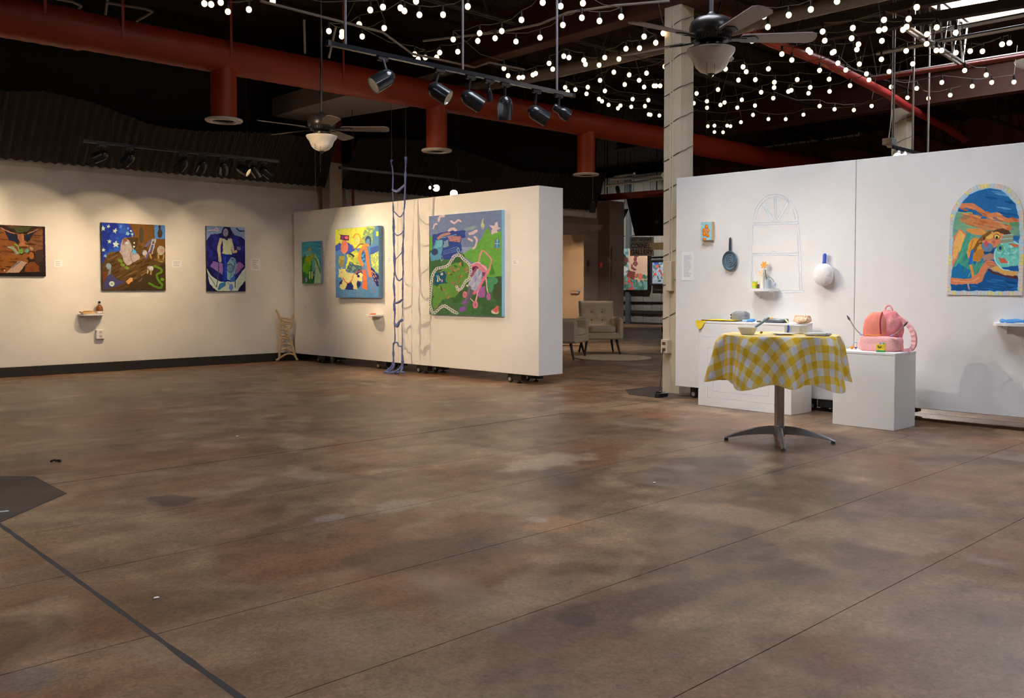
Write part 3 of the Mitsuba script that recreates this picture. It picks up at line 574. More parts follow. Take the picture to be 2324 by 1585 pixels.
# ---------------------------------------------------------------- painted pictures: colours are laid on a fine grid of the picture's own plane
class Pic:
    def __init__(self, quad, white, nu, nv, lr=None):
        """quad: picture corners TL TR BR BL in sketch units; white: what white paint shows as there (removes the lamp's tint)"""
        q = np.asarray(quad, float); uu, vv = np.meshgrid(np.linspace(0, 1, nu), np.linspace(0, 1, nv))
        self.u, self.v, self.nu, self.nv = uu, vv, nu, nv
        if lr is None:
            src = np.array([(0, 0), (1, 0), (1, 1), (0, 1)], float); A = []
            for (x, y), (X, Y) in zip(src, q): A += [[x, y, 1, 0, 0, 0, -X * x, -X * y], [0, 0, 0, x, y, 1, -Y * x, -Y * y]]
            h = np.linalg.solve(np.array(A), q.reshape(-1)); w = h[6] * uu + h[7] * vv + 1
            self.x, self.y = (h[0] * uu + h[1] * vv + h[2]) / w, (h[3] * uu + h[4] * vv + h[5]) / w
        else:
            self.x, self.y = lr(uu, vv)
        self.w = lin(white); self.c = np.zeros((nv, nu, 3)); self.size = max(np.ptp(self.x), np.ptp(self.y))
        n2 = lambda f, s: meshkit.fbm(np.stack([self.x * f / self.size, self.y * f / self.size, 0 * self.x + s], -1), 3, s) - 0.5
        self.n2 = n2; self.jx, self.jy = n2(26, 1) * self.size * 0.02, n2(26, 2) * self.size * 0.02
    def col(self, c): return np.clip(lin(c) / self.w * 0.80, 0, 0.92)
    def put(self, mask, c, a=1.0): self.c = np.where(mask[..., None], self.c * (1 - a) + self.col(c) * a, self.c)
    def fill(self, c): self.c[:] = self.col(c)
    def inside(self, pts):
        x, y = self.x + self.jx, self.y + self.jy; p = np.asarray(pts, float); m = np.zeros(x.shape, bool)
        for (x1, y1), (x2, y2) in zip(p, np.roll(p, -1, 0)):
            if y1 != y2: m ^= ((y1 > y) != (y2 > y)) & (x < (x2 - x1) * (y - y1) / (y2 - y1) + x1)
        return m
    def p(self, pts, c, a=1.0): self.put(self.inside(pts), c, a)
    def e(self, cx, cy, rx, ry, c, rot=0, a=1.0, ring=0.0):
        s, k = math.sin(math.radians(rot)), math.cos(math.radians(rot)); dx, dy = self.x + self.jx * .6 - cx, self.y + self.jy * .6 - cy
        d = np.hypot((dx * k + dy * s) / rx, (-dx * s + dy * k) / ry); m = d < 1
        if ring: m &= d > 1 - ring
        self.put(m, c, a)
    def l(self, pts, w, c, a=1.0, smooth=True, taper=False):
        p = curve(pts, 8 * len(pts)) if smooth and len(pts) > 2 else np.asarray(pts, float)
        x, y = self.x + self.jx * .5, self.y + self.jy * .5; best = np.full(x.shape, 1e9)
        for i in range(len(p) - 1):
            a_, b_ = p[i], p[i + 1]; d = b_ - a_; L = d @ d + 1e-9
            t = np.clip(((x - a_[0]) * d[0] + (y - a_[1]) * d[1]) / L, 0, 1)
            best = np.minimum(best, np.hypot(x - a_[0] - t * d[0], y - a_[1] - t * d[1]))
        self.put(best < w / 2, c, a)
    def star(self, cx, cy, r, c, rot=0):
        a = np.radians(np.arange(10) * 36 - 90 + rot); rr = np.where(np.arange(10) % 2 == 0, r, r * 0.45)
        self.p(np.stack([cx + rr * np.cos(a), cy + rr * np.sin(a)], 1), c)
    def mottle(self, mask, c, freq, thr, seed, a=0.6):
        self.put(mask & (self.n2(freq, seed) > thr), c, a)
    def flecks(self, mask_pts, n, cols, r, seed, el=2.0, rot=None):
        g = np.random.default_rng(seed); p = np.asarray(mask_pts, float); lo, hi = p.min(0), p.max(0); keep = self.inside(mask_pts); before = self.c.copy()
        for _ in range(n):
            q = lo + (hi - lo) * g.random(2); self.e(q[0], q[1], r * (0.6 + 0.8 * g.random()) * el, r * (0.6 + 0.8 * g.random()), cols[g.integers(len(cols))], rot if rot is not None else g.random() * 180)
        self.c = np.where(keep[..., None], self.c, before)
    def brush(self, amt=0.16, seed=5):
        k = 1 + amt * 2 * self.n2(60, seed) + amt * 1.2 * self.n2(150, seed + 1)
        self.c = np.clip(self.c * k[..., None], 0.004, 0.95)
    def gain(self, *g_): self.c = self.c * np.asarray(g_)
    def mesh(self, corner):
        """corner(u, v) -> world points"""
        v = corner(self.u, self.v).reshape(-1, 3); n = self.nu; f = []
        j, i = np.meshgrid(np.arange(self.nv - 1), np.arange(n - 1), indexing='ij'); a = (j * n + i).ravel()
        f = np.concatenate([np.stack([a, a + n, a + n + 1], 1), np.stack([a, a + n + 1, a + 1], 1)])
        return TM(v, f), self.c.reshape(-1, 3)

def hang(name, label, pic, corners, normal, depth, edge_mat, cat_='painting', edge=None):
    """corners TL TR BR BL as world points on the front of the canvas; squared up to a true rectangle"""
    tl, tr, br, bl = [np.asarray(c, float) for c in corners]; n = np.asarray(normal, float) / np.linalg.norm(normal)
    u = ((tr - tl) + (br - bl)) / 2; u[2] = 0; w = np.linalg.norm(u); u /= w; h = ((tl - bl)[2] + (tr - br)[2]) / 2
    c = (tl + tr + br + bl) / 4; o = c - u * w / 2 + ZZ * h / 2
    t = thing(name, label, cat_)
    b = frame(o, u); sgn = np.sign(np.dot(b[:3, 1], n))
    part(t, 'canvas', moved(bx(0, w, -sgn * depth, 0, -h, 0, 0.003), b), edge_mat)
    m, col = pic.mesh(lambda U, V: o + n * 0.0012 + u * (0.002 + (w - 0.004) * U[..., None]) - ZZ * (0.002 + (h - 0.004) * V[..., None]))
    part(t, 'picture', m, M_PICTURE, smooth=False, color=col)
    return t, o, u, w, h
def crop(x0, y0, s): return lambda x, y: (x0 + x * s, y0 + y * s)

# 1 reclining figure, partly outside the frame
P = Pic([(-540, 178), (998, 250), (1015, 1370), (-540, 1340)], (203, 176, 143), 210, 150)
P.fill((42, 26, 18)); full = [(-600, 100), (1100, 100), (1100, 1500), (-600, 1500)]
P.p([(-540, 300), (60, 300), (250, 520), (380, 640), (420, 860), (420, 1000), (200, 1260), (-540, 1330)], (112, 58, 26)); P.p([(600, 600), (720, 450), (860, 300), (950, 270), (950, 760), (740, 800), (560, 900), (450, 700)], (105, 60, 34))
P.p([(-540, 880), (480, 880), (620, 1000), (600, 1090), (300, 1000), (160, 1290), (-540, 1340)], (118, 62, 24)); P.p([(420, 600), (560, 560), (650, 640), (600, 720), (470, 740), (380, 680)], (130, 80, 42))
P.flecks(full, 90, [(70, 34, 16), (90, 46, 20)], 16, 4, 6, 5)
P.p([(120, 240), (720, 250), (560, 370), (380, 380), (300, 300)], (60, 55, 28)); P.p([(60, 290), (360, 440), (400, 600), (200, 560)], (30, 28, 38)); P.p([(540, 440), (860, 300), (700, 460), (560, 590)], (30, 28, 38))
P.l([(0, 270), (150, 340), (300, 400)], 22, (150, 90, 60)); P.l([(600, 410), (720, 360), (840, 300)], 22, (150, 90, 60))
P.p([(370, 410), (520, 400), (520, 560), (460, 640), (390, 520)], (128, 72, 48)); P.p([(460, 420), (520, 400), (520, 560), (470, 620)], (150, 88, 36))
P.p([(450, 580), (520, 560), (560, 660), (420, 680)], (150, 82, 50)); P.p([(150, 690), (280, 670), (420, 850), (330, 880), (270, 770)], (120, 108, 70)); P.l([(160, 700), (300, 740), (380, 840)], 26, (130, 118, 100)); P.l([(320, 640), (390, 690), (420, 840)], 30, (110, 118, 52))
P.e(460, 800, 45, 55, (92, 112, 36)); P.e(590, 790, 45, 45, (90, 118, 92)); P.e(690, 740, 50, 35, (140, 108, 72), 40); P.e(690, 900, 60, 80, (135, 72, 32)); P.e(560, 900, 70, 60, (125, 66, 30))
P.p([(90, 1300), (400, 1010), (580, 1050), (420, 1270), (250, 1310)], (165, 120, 92)); P.l([(240, 1160), (420, 1040)], 40, (110, 84, 76)); P.e(75, 1225, 22, 20, (180, 130, 80))
P.p([(530, 1270), (540, 1130), (650, 1040), (760, 1040), (860, 1140), (870, 1270)], (108, 50, 22))
for a_ in range(7): P.l([(710, 1270), (710 + 170 * math.cos(math.pi * a_ / 6), 1270 - 230 * math.sin(math.pi * a_ / 6))], 7, (80, 36, 18))
P.p([(780, 800), (950, 760), (950, 1020), (820, 1080), (760, 980)], (55, 34, 26)); P.p([(955, 240), (1030, 240), (1030, 1400), (960, 1400)], (38, 22, 32)); P.p([(-540, 1290), (1030, 1270), (1030, 1400), (-540, 1400)], (28, 20, 18)); P.brush()
g = crop(0, 490, .1009); q = [onW(*g(-540, 178)), onW(*g(998, 250)), onW(*g(1015, 1370)), onW(*g(-540, 1340))]
P.gain(.85, .85, .75); hang('painting', 'dark brown and orange painting of a reclining figure at the far left', P, [p + WN * .03 for p in q], WN, 0.03, M_EDGEDK)

# 2 starry blanket on a brown floor
P = Pic([(150, 130), (1362, 182), (1366, 1402), (165, 1415)], (213, 184, 150), 210, 220)
P.fill((80, 50, 24)); P.p([(600, 150), (1365, 170), (1365, 600), (950, 620), (780, 400)], (98, 56, 22)); P.p([(840, 1180), (1368, 880), (1368, 1420), (560, 1420)], (60, 40, 22))
P.flecks([(200, 700), (1000, 560), (1300, 820), (700, 1420), (160, 1420)], 120, [(52, 32, 15), (104, 70, 38), (64, 40, 20)], 9, 2, 9, -27)
P.p([(140, 120), (650, 140), (720, 220), (790, 370), (750, 400), (560, 430), (520, 560), (500, 670), (300, 700), (220, 800), (185, 900), (140, 910)], (36, 48, 112)); sk = P.inside([(140, 120), (650, 140), (720, 220), (790, 370), (560, 430), (500, 670), (300, 700), (185, 900), (140, 910)])
P.mottle(sk, (48, 78, 135), 9, 0.06, 8, .5); P.mottle(sk, (26, 28, 88), 7, 0.08, 9, .6)
for x, y, r, c in [(180, 240, 55, 1), (285, 205, 45, 1), (410, 290, 54, 1), (525, 205, 45, 0), (655, 240, 38, 0), (655, 340, 44, 2), (735, 350, 38, 2), (712, 285, 26, 1), (305, 490, 50, 1), (425, 545, 74, 1), (190, 655, 44, 1), (225, 765, 40, 2), (735, 400, 18, 1), (765, 425, 16, 1)]:
    P.star(x, y, r, [(92, 112, 165), (196, 190, 168), (140, 168, 196)][c], x % 30)
P.p([(545, 440), (620, 420), (700, 480), (740, 600), (830, 720), (885, 770), (870, 820), (760, 890), (640, 945), (600, 900), (550, 780), (500, 680), (520, 560)], (166, 136, 120)); P.p([(545, 440), (640, 420), (640, 470), (560, 550)], (112, 62, 38)); P.p([(640, 440), (760, 400), (860, 420), (800, 640), (740, 600), (700, 490)], (62, 40, 22))
P.l([(690, 470), (740, 620), (700, 740), (715, 820), (745, 890)], 11, (84, 62, 54)); P.p([(740, 650), (790, 640), (830, 720), (740, 735)], (48, 126, 148)); P.e(775, 515, 14, 16, (200, 190, 160)); P.e(770, 585, 14, 18, (200, 190, 160)); P.e(625, 520, 40, 25, (170, 170, 175))
P.mottle(P.inside([(545, 440), (885, 770), (640, 945), (500, 680)]), (140, 108, 100), 30, .08, 3, .6)
P.e(910, 370, 45, 150, (62, 48, 32)); P.p([(1160, 175), (1368, 180), (1368, 440), (1165, 435)], (80, 118, 158)); P.e(1265, 335, 50, 82, (62, 42, 26)); P.p([(1245, 185), (1285, 185), (1285, 260), (1245, 260)], (62, 42, 26))
P.l([(1110, 460), (1000, 575)], 46, (84, 74, 98)); P.l([(1130, 560), (1060, 690), (990, 800)], 44, (78, 68, 92)); P.p([(1100, 440), (1195, 440), (1170, 480), (1110, 480)], (150, 140, 130)); P.l([(1125, 460), (1050, 690)], 18, (172, 156, 146)); P.l([(1180, 460), (1112, 720)], 18, (172, 156, 146)); P.l([(1110, 540), (1165, 550)], 14, (172, 156, 146))
P.e(975, 705, 45, 50, (170, 146, 136)); P.l([(990, 740), (990, 780)], 24, (160, 118, 60)); P.e(1280, 655, 76, 88, (168, 142, 110)); P.e(1295, 660, 32, 42, (176, 120, 104)); P.l([(1230, 740), (1240, 840), (1300, 870)], 36, (146, 106, 44)); P.l([(1340, 740), (1310, 850)], 30, (146, 106, 44)); P.l([(1075, 730), (1095, 800)], 30, (172, 112, 54)); P.l([(1170, 830), (1340, 850)], 40, (104, 70, 32))
for x, y in [(520, 860), (550, 935), (640, 990), (500, 850)]: P.e(x, y, 46, 30, (92, 98, 28), 20)
P.e(1060, 985, 42, 36, (172, 132, 126)); P.e(1100, 1000, 42, 46, (186, 168, 152)); P.l([(1028, 1030), (1028, 1090)], 24, (180, 150, 110)); P.l([(1090, 1040), (1085, 1110)], 30, (160, 108, 60))
P.l([(1150, 950), (1270, 1000), (1290, 1060), (1200, 1120), (1235, 1230), (1300, 1310), (1260, 1370), (1150, 1330), (1055, 1280)], 42, (78, 102, 22)); P.e(1300, 1205, 36, 28, (92, 112, 30))
P.p([(185, 1060), (280, 1090), (300, 1200), (180, 1270)], (100, 48, 24)); P.l([(270, 1000), (310, 1000), (290, 1130)], 46, (112, 106, 100)); P.e(285, 960, 54, 55, (122, 124, 122)); P.p([(280, 1130), (340, 1110), (450, 1220), (600, 1250), (540, 1300), (400, 1350), (200, 1410), (180, 1290)], (64, 54, 82)); P.e(345, 1295, 50, 50, (184, 178, 146)); P.e(345, 1295, 14, 14, (120, 100, 60)); P.p([(610, 1250), (690, 1180), (735, 1180), (735, 1240), (660, 1305)], (200, 128, 70)); P.brush()
g = crop(210, 490, .11987); q = [onW(*g(*p)) for p in [(150, 130), (1362, 182), (1366, 1402), (165, 1415)]]
P.gain(.85, .85, .72); hang('painting', 'square painting of white stars on a blue blanket over a brown plank floor', P, [p + WN * .03 for p in q], WN, 0.03, M_EDGEDK)

# 3 seated man on a navy chair
P = Pic([(150, 115), (925, 155), (912, 1420), (140, 1420)], (203, 174, 138), 140, 230)
P.fill((24, 20, 46)); P.p([(140, 100), (500, 120), (440, 260), (300, 280), (200, 330), (140, 430)], (126, 132, 142)); P.p([(620, 120), (940, 140), (930, 420), (850, 330), (720, 300), (660, 230)], (124, 124, 138))
P.l([(180, 200), (300, 195), (350, 160), (390, 205), (330, 215)], 28, (200, 156, 148)); P.l([(760, 170), (820, 215), (905, 215)], 26, (36, 42, 64)); P.e(860, 262, 26, 16, (200, 130, 118)); P.l([(170, 250), (260, 215), (340, 235)], 7, (60, 66, 92))
P.p([(140, 960), (230, 1110), (400, 1230), (700, 1230), (880, 1000), (925, 940), (920, 1190), (740, 1420), (340, 1420), (200, 1280)], (200, 192, 160)); P.l([(160, 1080), (240, 1190), (320, 1330)], 10, (60, 60, 80))
st = [(150, 430), (230, 290), (330, 280), (450, 290), (500, 120), (620, 120), (690, 290), (800, 320), (915, 420), (912, 950), (700, 1220), (400, 1230), (150, 920)]
P.p(st, (26, 22, 64)); P.mottle(P.inside(st), (40, 34, 92), 12, .07, 3, .6)
P.p([(275, 820), (460, 870), (470, 1100), (205, 930)], (122, 80, 118)); P.p([(810, 830), (895, 920), (720, 1100), (740, 880)], (126, 74, 108))
P.e(565, 250, 92, 130, (26, 16, 28)); P.e(535, 248, 54, 84, (128, 112, 118)); P.e(548, 232, 12, 10, (40, 30, 50)); P.e(500, 238, 8, 8, (50, 40, 60)); P.e(535, 300, 18, 8, (110, 60, 72)); P.e(552, 372, 40, 36, (28, 24, 48))
P.l([(440, 380), (395, 560), (412, 770)], 62, (206, 172, 122)); P.l([(635, 390), (665, 520), (690, 640)], 54, (196, 168, 122)); P.p([(465, 365), (515, 380), (560, 410), (600, 365), (645, 480), (652, 695), (570, 690), (465, 670), (478, 510)], (202, 192, 132)); P.e(462, 505, 18, 18, (40, 34, 50))
P.e(735, 630, 26, 34, (206, 136, 96), 30); P.e(790, 565, 46, 34, (96, 80, 80), 30); P.e(410, 805, 34, 40, (190, 156, 128))
P.p([(450, 690), (645, 690), (655, 760), (560, 880), (545, 1240), (450, 1230), (470, 900)], (26, 36, 100)); P.l([(520, 720), (510, 1200)], 22, (40, 60, 136)); P.p([(640, 700), (740, 740), (640, 780)], (18, 18, 40))
P.p([(545, 1000), (560, 860), (640, 740), (720, 760), (755, 900), (720, 1040), (650, 1200), (550, 1200)], (132, 150, 144))
for r_ in (90, 66, 42, 20): P.e(612, 960, r_ * .85, r_, (46, 56, 78), ring=0.16 if r_ > 30 else .5)
for k_ in range(5): P.l([(600 + 20 * k_, 1180), (640 + 20 * k_, 1020), (700 + 8 * k_, 880 - 20 * k_), (640, 800 - 8 * k_)], 6, (54, 66, 86))
P.p([(620, 1160), (710, 1110), (705, 1230), (605, 1240)], (44, 68, 120)); P.p([(400, 1265), (515, 1230), (515, 1320), (370, 1400), (345, 1390)], (54, 92, 110)); P.e(625, 1345, 40, 72, (94, 98, 138)); P.p([(560, 1240), (600, 1260), (620, 1300), (570, 1290)], (150, 160, 140)); P.l([(380, 860), (378, 1060), (335, 1340)], 18, (56, 56, 72)); P.l([(710, 1230), (705, 1350)], 16, (56, 56, 72)); P.brush(.12)
g = crop(450, 500, .11355); q = [onW(*g(*p)) for p in [(150, 115), (925, 155), (912, 1420), (140, 1420)]]
P.gain(.85, .85, .75); hang('painting', 'tall painting of a man in a pale shirt seated on a navy armchair', P, [p + WN * .03 for p in q], WN, 0.03, M_EDGEDK)

# 4 small green painting
P = Pic([(155, 395), (492, 375), (505, 1140), (165, 1140)], (190, 164, 132), 100, 200)
P.fill((62, 124, 124)); fu = [(100, 300), (600, 300), (600, 1200), (100, 1200)]; P.flecks(fu, 60, [(48, 104, 112), (84, 142, 134), (40, 90, 104)], 14, 5, 4, 10)
P.p([(160, 660), (250, 620), (330, 640), (400, 900), (385, 1160), (150, 1160)], (34, 84, 32)); P.e(270, 740, 62, 110, (134, 134, 28)); P.e(245, 860, 72, 110, (78, 120, 24)); P.mottle(P.inside([(150, 900), (390, 900), (385, 1160), (150, 1160)]), (24, 62, 24), 12, .0, 4, .7)
P.p([(340, 590), (420, 600), (410, 900), (345, 950)], (96, 138, 118)); P.p([(395, 600), (470, 740), (505, 960), (510, 1160), (375, 1160), (400, 960)], (168, 172, 122)); P.l([(405, 690), (455, 820), (498, 950)], 26, (70, 104, 40)); P.mottle(P.inside([(340, 860), (410, 860), (400, 1060), (345, 1060)]), (110, 120, 126), 14, .0, 6, .7)
P.e(280, 590, 60, 55, (122, 152, 122)); P.p([(300, 478), (345, 545), (255, 545)], (196, 148, 66)); P.e(345, 640, 38, 40, (158, 146, 34)); P.e(290, 700, 50, 40, (160, 142, 30)); P.e(250, 640, 26, 14, (150, 176, 180)); P.l([(302, 930), (302, 1050)], 24, (196, 186, 98)); P.l([(342, 935), (340, 1050)], 22, (196, 186, 98)); P.e(240, 1075, 22, 44, (124, 120, 132)); P.e(205, 1060, 14, 48, (74, 40, 72)); P.brush()
g = crop(670, 500, .12616); q = [onL(*g(*p)) for p in [(155, 395), (492, 375), (505, 1140), (165, 1140)]]
P.gain(.9, .9, .78); hang('painting', 'small upright green and teal painting left of the large yellow one', P, [p + LN * .035 for p in q], LN, 0.032, M_EDGEVIO)

# 5 yellow painting with the big dog
P = Pic([(795, 160), (1575, 108), (1582, 1395), (800, 1395)], (205, 180, 148), 150, 240)
P.fill((78, 112, 142)); P.p([(790, 150), (1400, 110), (1340, 330), (1260, 500), (1100, 520), (1000, 480), (870, 420), (790, 490)], (228, 208, 70)); P.mottle(P.inside([(830, 170), (1090, 150), (1060, 260), (840, 240)]), (150, 138, 76), 18, .06, 4, .6)
gr = [(1350, 115), (1540, 105), (1470, 420), (1330, 480), (1250, 430)]; P.p(gr, (118, 134, 88)); P.mottle(P.inside(gr), (176, 170, 78), 40, .03, 7, .8)
P.p([(1530, 110), (1585, 105), (1585, 470), (1470, 460), (1470, 240)], (76, 106, 128)); P.p([(1535, 205), (1574, 205), (1574, 288), (1535, 288)], (208, 198, 54))
P.p([(790, 450), (870, 410), (960, 450), (1030, 400), (1110, 470), (1150, 540), (1090, 600), (960, 620), (790, 620)], (56, 66, 138)); P.p([(790, 560), (900, 520), (1000, 620), (790, 625)], (82, 120, 156))
yg = [(1000, 620), (1180, 530), (1290, 640), (1290, 850), (1100, 900), (970, 880), (1020, 740)]; P.p(yg, (172, 172, 74)); P.mottle(P.inside(yg), (112, 128, 84), 30, .04, 3, .7); P.mottle(P.inside(yg), (214, 200, 70), 14, .1, 13, .8); P.l([(1060, 600), (1130, 650)], 30, (44, 48, 52))
dh = [(1060, 740), (1150, 800), (1290, 830), (1280, 900), (1150, 940), (980, 915)]; P.p(dh, (62, 82, 88)); P.mottle(P.inside(dh), (126, 140, 110), 46, .06, 5, .8)
rd = [(1410, 620), (1585, 560), (1585, 960), (1440, 840)]; P.p(rd, (150, 156, 98)); P.mottle(P.inside(rd), (206, 192, 82), 60, .04, 6, .9); P.p([(1400, 500), (1585, 460), (1585, 560), (1430, 620)], (60, 76, 128))
P.p([(885, 255), (1050, 275), (1045, 365), (880, 350)], (74, 26, 62)); P.p([(900, 278), (955, 284), (952, 340), (898, 334)], (128, 54, 92)); P.p([(965, 290), (1008, 296), (1010, 278), (1042, 312), (1006, 350), (1006, 332), (965, 328)], (238, 98, 110))
P.e(962, 482, 68, 126, (242, 114, 88)); P.l([(962, 610), (965, 760)], 8, (150, 150, 190)); P.e(910, 745, 58, 105, (150, 128, 82)); P.mottle(P.inside([(850, 640), (970, 640), (970, 850), (850, 850)]), (176, 156, 60), 30, .06, 5, .8)
P.e(1190, 370, 46, 70, (242, 216, 104)); P.l([(1125, 320), (1165, 255), (1225, 265), (1255, 360), (1235, 430), (1160, 515)], 22, (232, 132, 54)); P.l([(1160, 520), (1240, 440), (1300, 430)], 18, (150, 90, 60)); P.l([(1090, 440), (1150, 510)], 14, (90, 100, 90))
P.e(1065, 1150, 195, 110, (36, 42, 84)); P.e(1230, 1000, 60, 110, (40, 44, 84)); DG = (246, 200, 120)
P.p([(848, 868), (880, 886), (906, 850), (932, 880), (970, 878), (986, 920), (1010, 936), (1100, 956), (1150, 950), (1172, 976), (1200, 986), (1216, 958), (1256, 934), (1294, 970), (1288, 1040), (1272, 1110), (1244, 1090), (1232, 1116), (1214, 1080), (1190, 1092), (1186, 1160), (1198, 1246), (1128, 1246), (1114, 1180), (1080, 1120), (1040, 1132), (1002, 1120), (1002, 1180), (962, 1252), (900, 1256), (868, 1210), (880, 1168), (920, 1150), (922, 1080), (900, 1038), (850, 1030), (864, 960)], DG); P.e(1216, 1004, 26, 24, (40, 44, 84))
P.l([(930, 1030), (1000, 1130), (1080, 1100), (1150, 960), (1280, 900)], 14, (182, 72, 46)); P.e(890, 945, 10, 6, (120, 80, 60)); P.e(912, 940, 8, 6, (120, 80, 60))
P.e(1392, 385, 56, 105, (48, 62, 80)); P.e(1386, 395, 36, 62, (92, 116, 142)); P.l([(1400, 470), (1400, 620), (1420, 800)], 60, (70, 110, 136)); P.p([(1300, 820), (1390, 700), (1430, 900), (1545, 1150), (1525, 1265), (1430, 1245), (1380, 1000), (1300, 900)], (96, 110, 138)); P.e(1305, 660, 40, 160, (44, 74, 112)); P.mottle(P.inside([(1270, 500), (1345, 500), (1345, 820), (1270, 820)]), (90, 140, 176), 40, .08, 3, .8)
P.l([(1310, 470), (1250, 580), (1235, 700), (1285, 800)], 56, (228, 124, 60)); P.l([(1340, 490), (1380, 680), (1400, 850), (1430, 1000)], 58, (206, 108, 60)); P.l([(1300, 460), (1350, 440), (1390, 460)], 40, (230, 126, 62)); P.p([(1285, 890), (1350, 900), (1372, 1050), (1378, 1250), (1275, 1230), (1300, 1050)], (208, 98, 54)); P.p([(1440, 840), (1590, 1010), (1580, 1190), (1540, 1180), (1440, 960)], (40, 36, 78)); P.flecks([(1440, 860), (1580, 1020), (1570, 1180), (1440, 960)], 14, [(168, 120, 96)], 12, 8, 2.2, 60)
P.flecks([(800, 1260), (1575, 1260), (1575, 1390), (800, 1390)], 26, [(96, 122, 126), (140, 96, 110)], 6, 9, 4); P.brush()
g = crop(670, 500, .12616); q = [onL(*g(*p)) for p in [(795, 160), (1575, 108), (1582, 1395), (800, 1395)]]
P.gain(.92, .88, .72); hang('painting', 'bright yellow and blue painting of a big cream dog and a walking figure', P, [p + LN * .065 for p in q], LN, 0.062, M_EDGEBLUE)

# 6 large stroller painting
P = Pic([(110, 185), (1085, 100), (1096, 1520), (130, 1490)], (200, 180, 154), 220, 310)
P.fill((112, 116, 142)); P.p([(550, 590), (650, 590), (720, 600), (580, 710)], (136, 142, 158)); P.e(660, 350, 85, 26, (132, 144, 144), -12)
P.p([(100, 640), (160, 460), (170, 640), (115, 660)], (96, 142, 62)); P.p([(100, 450), (165, 455), (150, 640), (100, 660)], (96, 142, 62)); P.p([(560, 700), (760, 560), (820, 470), (860, 400), (900, 330), (940, 400), (1100, 370), (1100, 1010), (890, 1000), (700, 800)], (102, 148, 62))
P.p([(100, 650), (330, 640), (580, 690), (700, 1000), (890, 1000), (1100, 990), (1110, 1540), (110, 1510)], (62, 88, 52)); P.mottle(P.inside([(100, 650), (1100, 990), (1110, 1540), (110, 1510)]), (74, 104, 60), 9, .03, 4, .6)
gd = [(390, 830), (640, 780), (690, 1000), (560, 1150), (480, 1260), (300, 1300), (190, 1460), (165, 1130), (250, 930)]; P.p(gd, (94, 128, 56)); P.flecks(gd, 70, [(168, 112, 76), (60, 92, 40), (120, 130, 60), (150, 100, 80)], 13, 3, 1.8)
P.p([(900, 1000), (1100, 1000), (1110, 1300), (1000, 1300)], (66, 76, 52)); P.p([(960, 800), (1000, 950), (925, 970)], (74, 118, 48)); P.e(960, 1050, 78, 56, (76, 128, 86)); P.e(930, 1130, 50, 70, (76, 128, 86)); PK = (200, 166, 182)
for pts, w in [([(240, 245), (252, 195), (310, 180)], 28), ([(165, 345), (185, 292), (212, 285)], 20), ([(405, 248), (450, 275), (500, 240), (535, 252)], 24), ([(385, 372), (430, 350), (470, 370)], 40), ([(660, 418), (700, 410), (745, 380)], 36), ([(640, 485), (690, 512)], 28), ([(725, 462), (755, 500), (735, 590), (708, 616)], 26)]: P.l(pts, w, PK)
P.p([(925, 300), (985, 310), (1020, 250), (1035, 330), (1082, 345), (1020, 365), (1030, 400), (960, 438), (940, 420), (960, 350)], PK)
P.p([(165, 430), (390, 380), (600, 380), (600, 470), (540, 480), (560, 640), (440, 770), (300, 760), (160, 640)], (56, 66, 124)); P.p([(205, 510), (300, 500), (300, 620), (262, 765), (150, 785), (132, 700), (170, 610)], (86, 132, 154)); P.p([(218, 522), (300, 510), (285, 604), (190, 600)], (104, 160, 164)); P.p([(318, 512), (370, 500), (385, 580), (303, 606)], (122, 138, 150)); P.e(195, 660, 46, 44, (52, 62, 88)); P.e(285, 750, 18, 40, (120, 136, 170), ring=.4); P.e(505, 640, 18, 40, (140, 152, 170), ring=.5)
for y_ in (0, 50, 100): P.l([(310, 650 + y_ * .5), (500, 590 + y_ * .5)], 6, (104, 122, 176))
P.l([(250, 480), (480, 430)], 9, (120, 150, 190)); P.l([(240, 480), (300, 435), (385, 415)], 38, (170, 120, 110)); P.flecks([(370, 450), (540, 450), (530, 540), (380, 520)], 22, [(172, 112, 106)], 16, 3, 1.6)
P.e(830, 310, 26, 44, (176, 168, 132)); P.p([(836, 205), (852, 300), (812, 300)], (190, 180, 136)); P.e(832, 335, 9, 9, (110, 96, 60)); P.e(1027, 555, 46, 76, (146, 124, 62)); P.p([(980, 555), (1074, 555), (1074, 612), (980, 612)], (146, 124, 62)); P.e(1027, 548, 36, 64, (62, 124, 138)); P.p([(992, 552), (1062, 552), (1062, 606), (992, 606)], (62, 124, 138)); P.l([(1027, 490), (1027, 606)], 6, (190, 190, 180)); P.l([(992, 548), (1062, 548)], 6, (190, 190, 180))
P.p([(190, 950), (340, 915), (348, 1080), (190, 1105)], (36, 74, 98)); P.l([(225, 980), (240, 1060)], 9, (190, 190, 160)); P.l([(250, 980), (262, 1050)], 9, (190, 190, 160)); P.l([(225, 1060), (240, 1010), (270, 1030)], 9, (190, 190, 160)); P.e(290, 955, 18, 18, (180, 170, 150)); P.e(292, 1050, 12, 20, (190, 130, 140))
ch = curve([(495, 1475), (430, 1440), (330, 1378), (265, 1415), (185, 1482), (150, 1420), (138, 1280), (150, 1100), (165, 985), (230, 885), (370, 845), (440, 735), (520, 705), (600, 775), (668, 850), (668, 1000), (610, 1060), (560, 1140), (515, 1170), (490, 1125)], 200)
L_ = np.concatenate([[0], np.cumsum(np.hypot(*np.diff(ch, axis=0).T))]); nn = int(L_[-1] / 31)
for k_ in range(nn + 1):
    s_ = L_[-1] * k_ / nn; cx_, cy_ = np.interp(s_, L_, ch[:, 0]), np.interp(s_, L_, ch[:, 1]); P.e(cx_, cy_, 21, 21, (196, 172, 188), ring=.55)
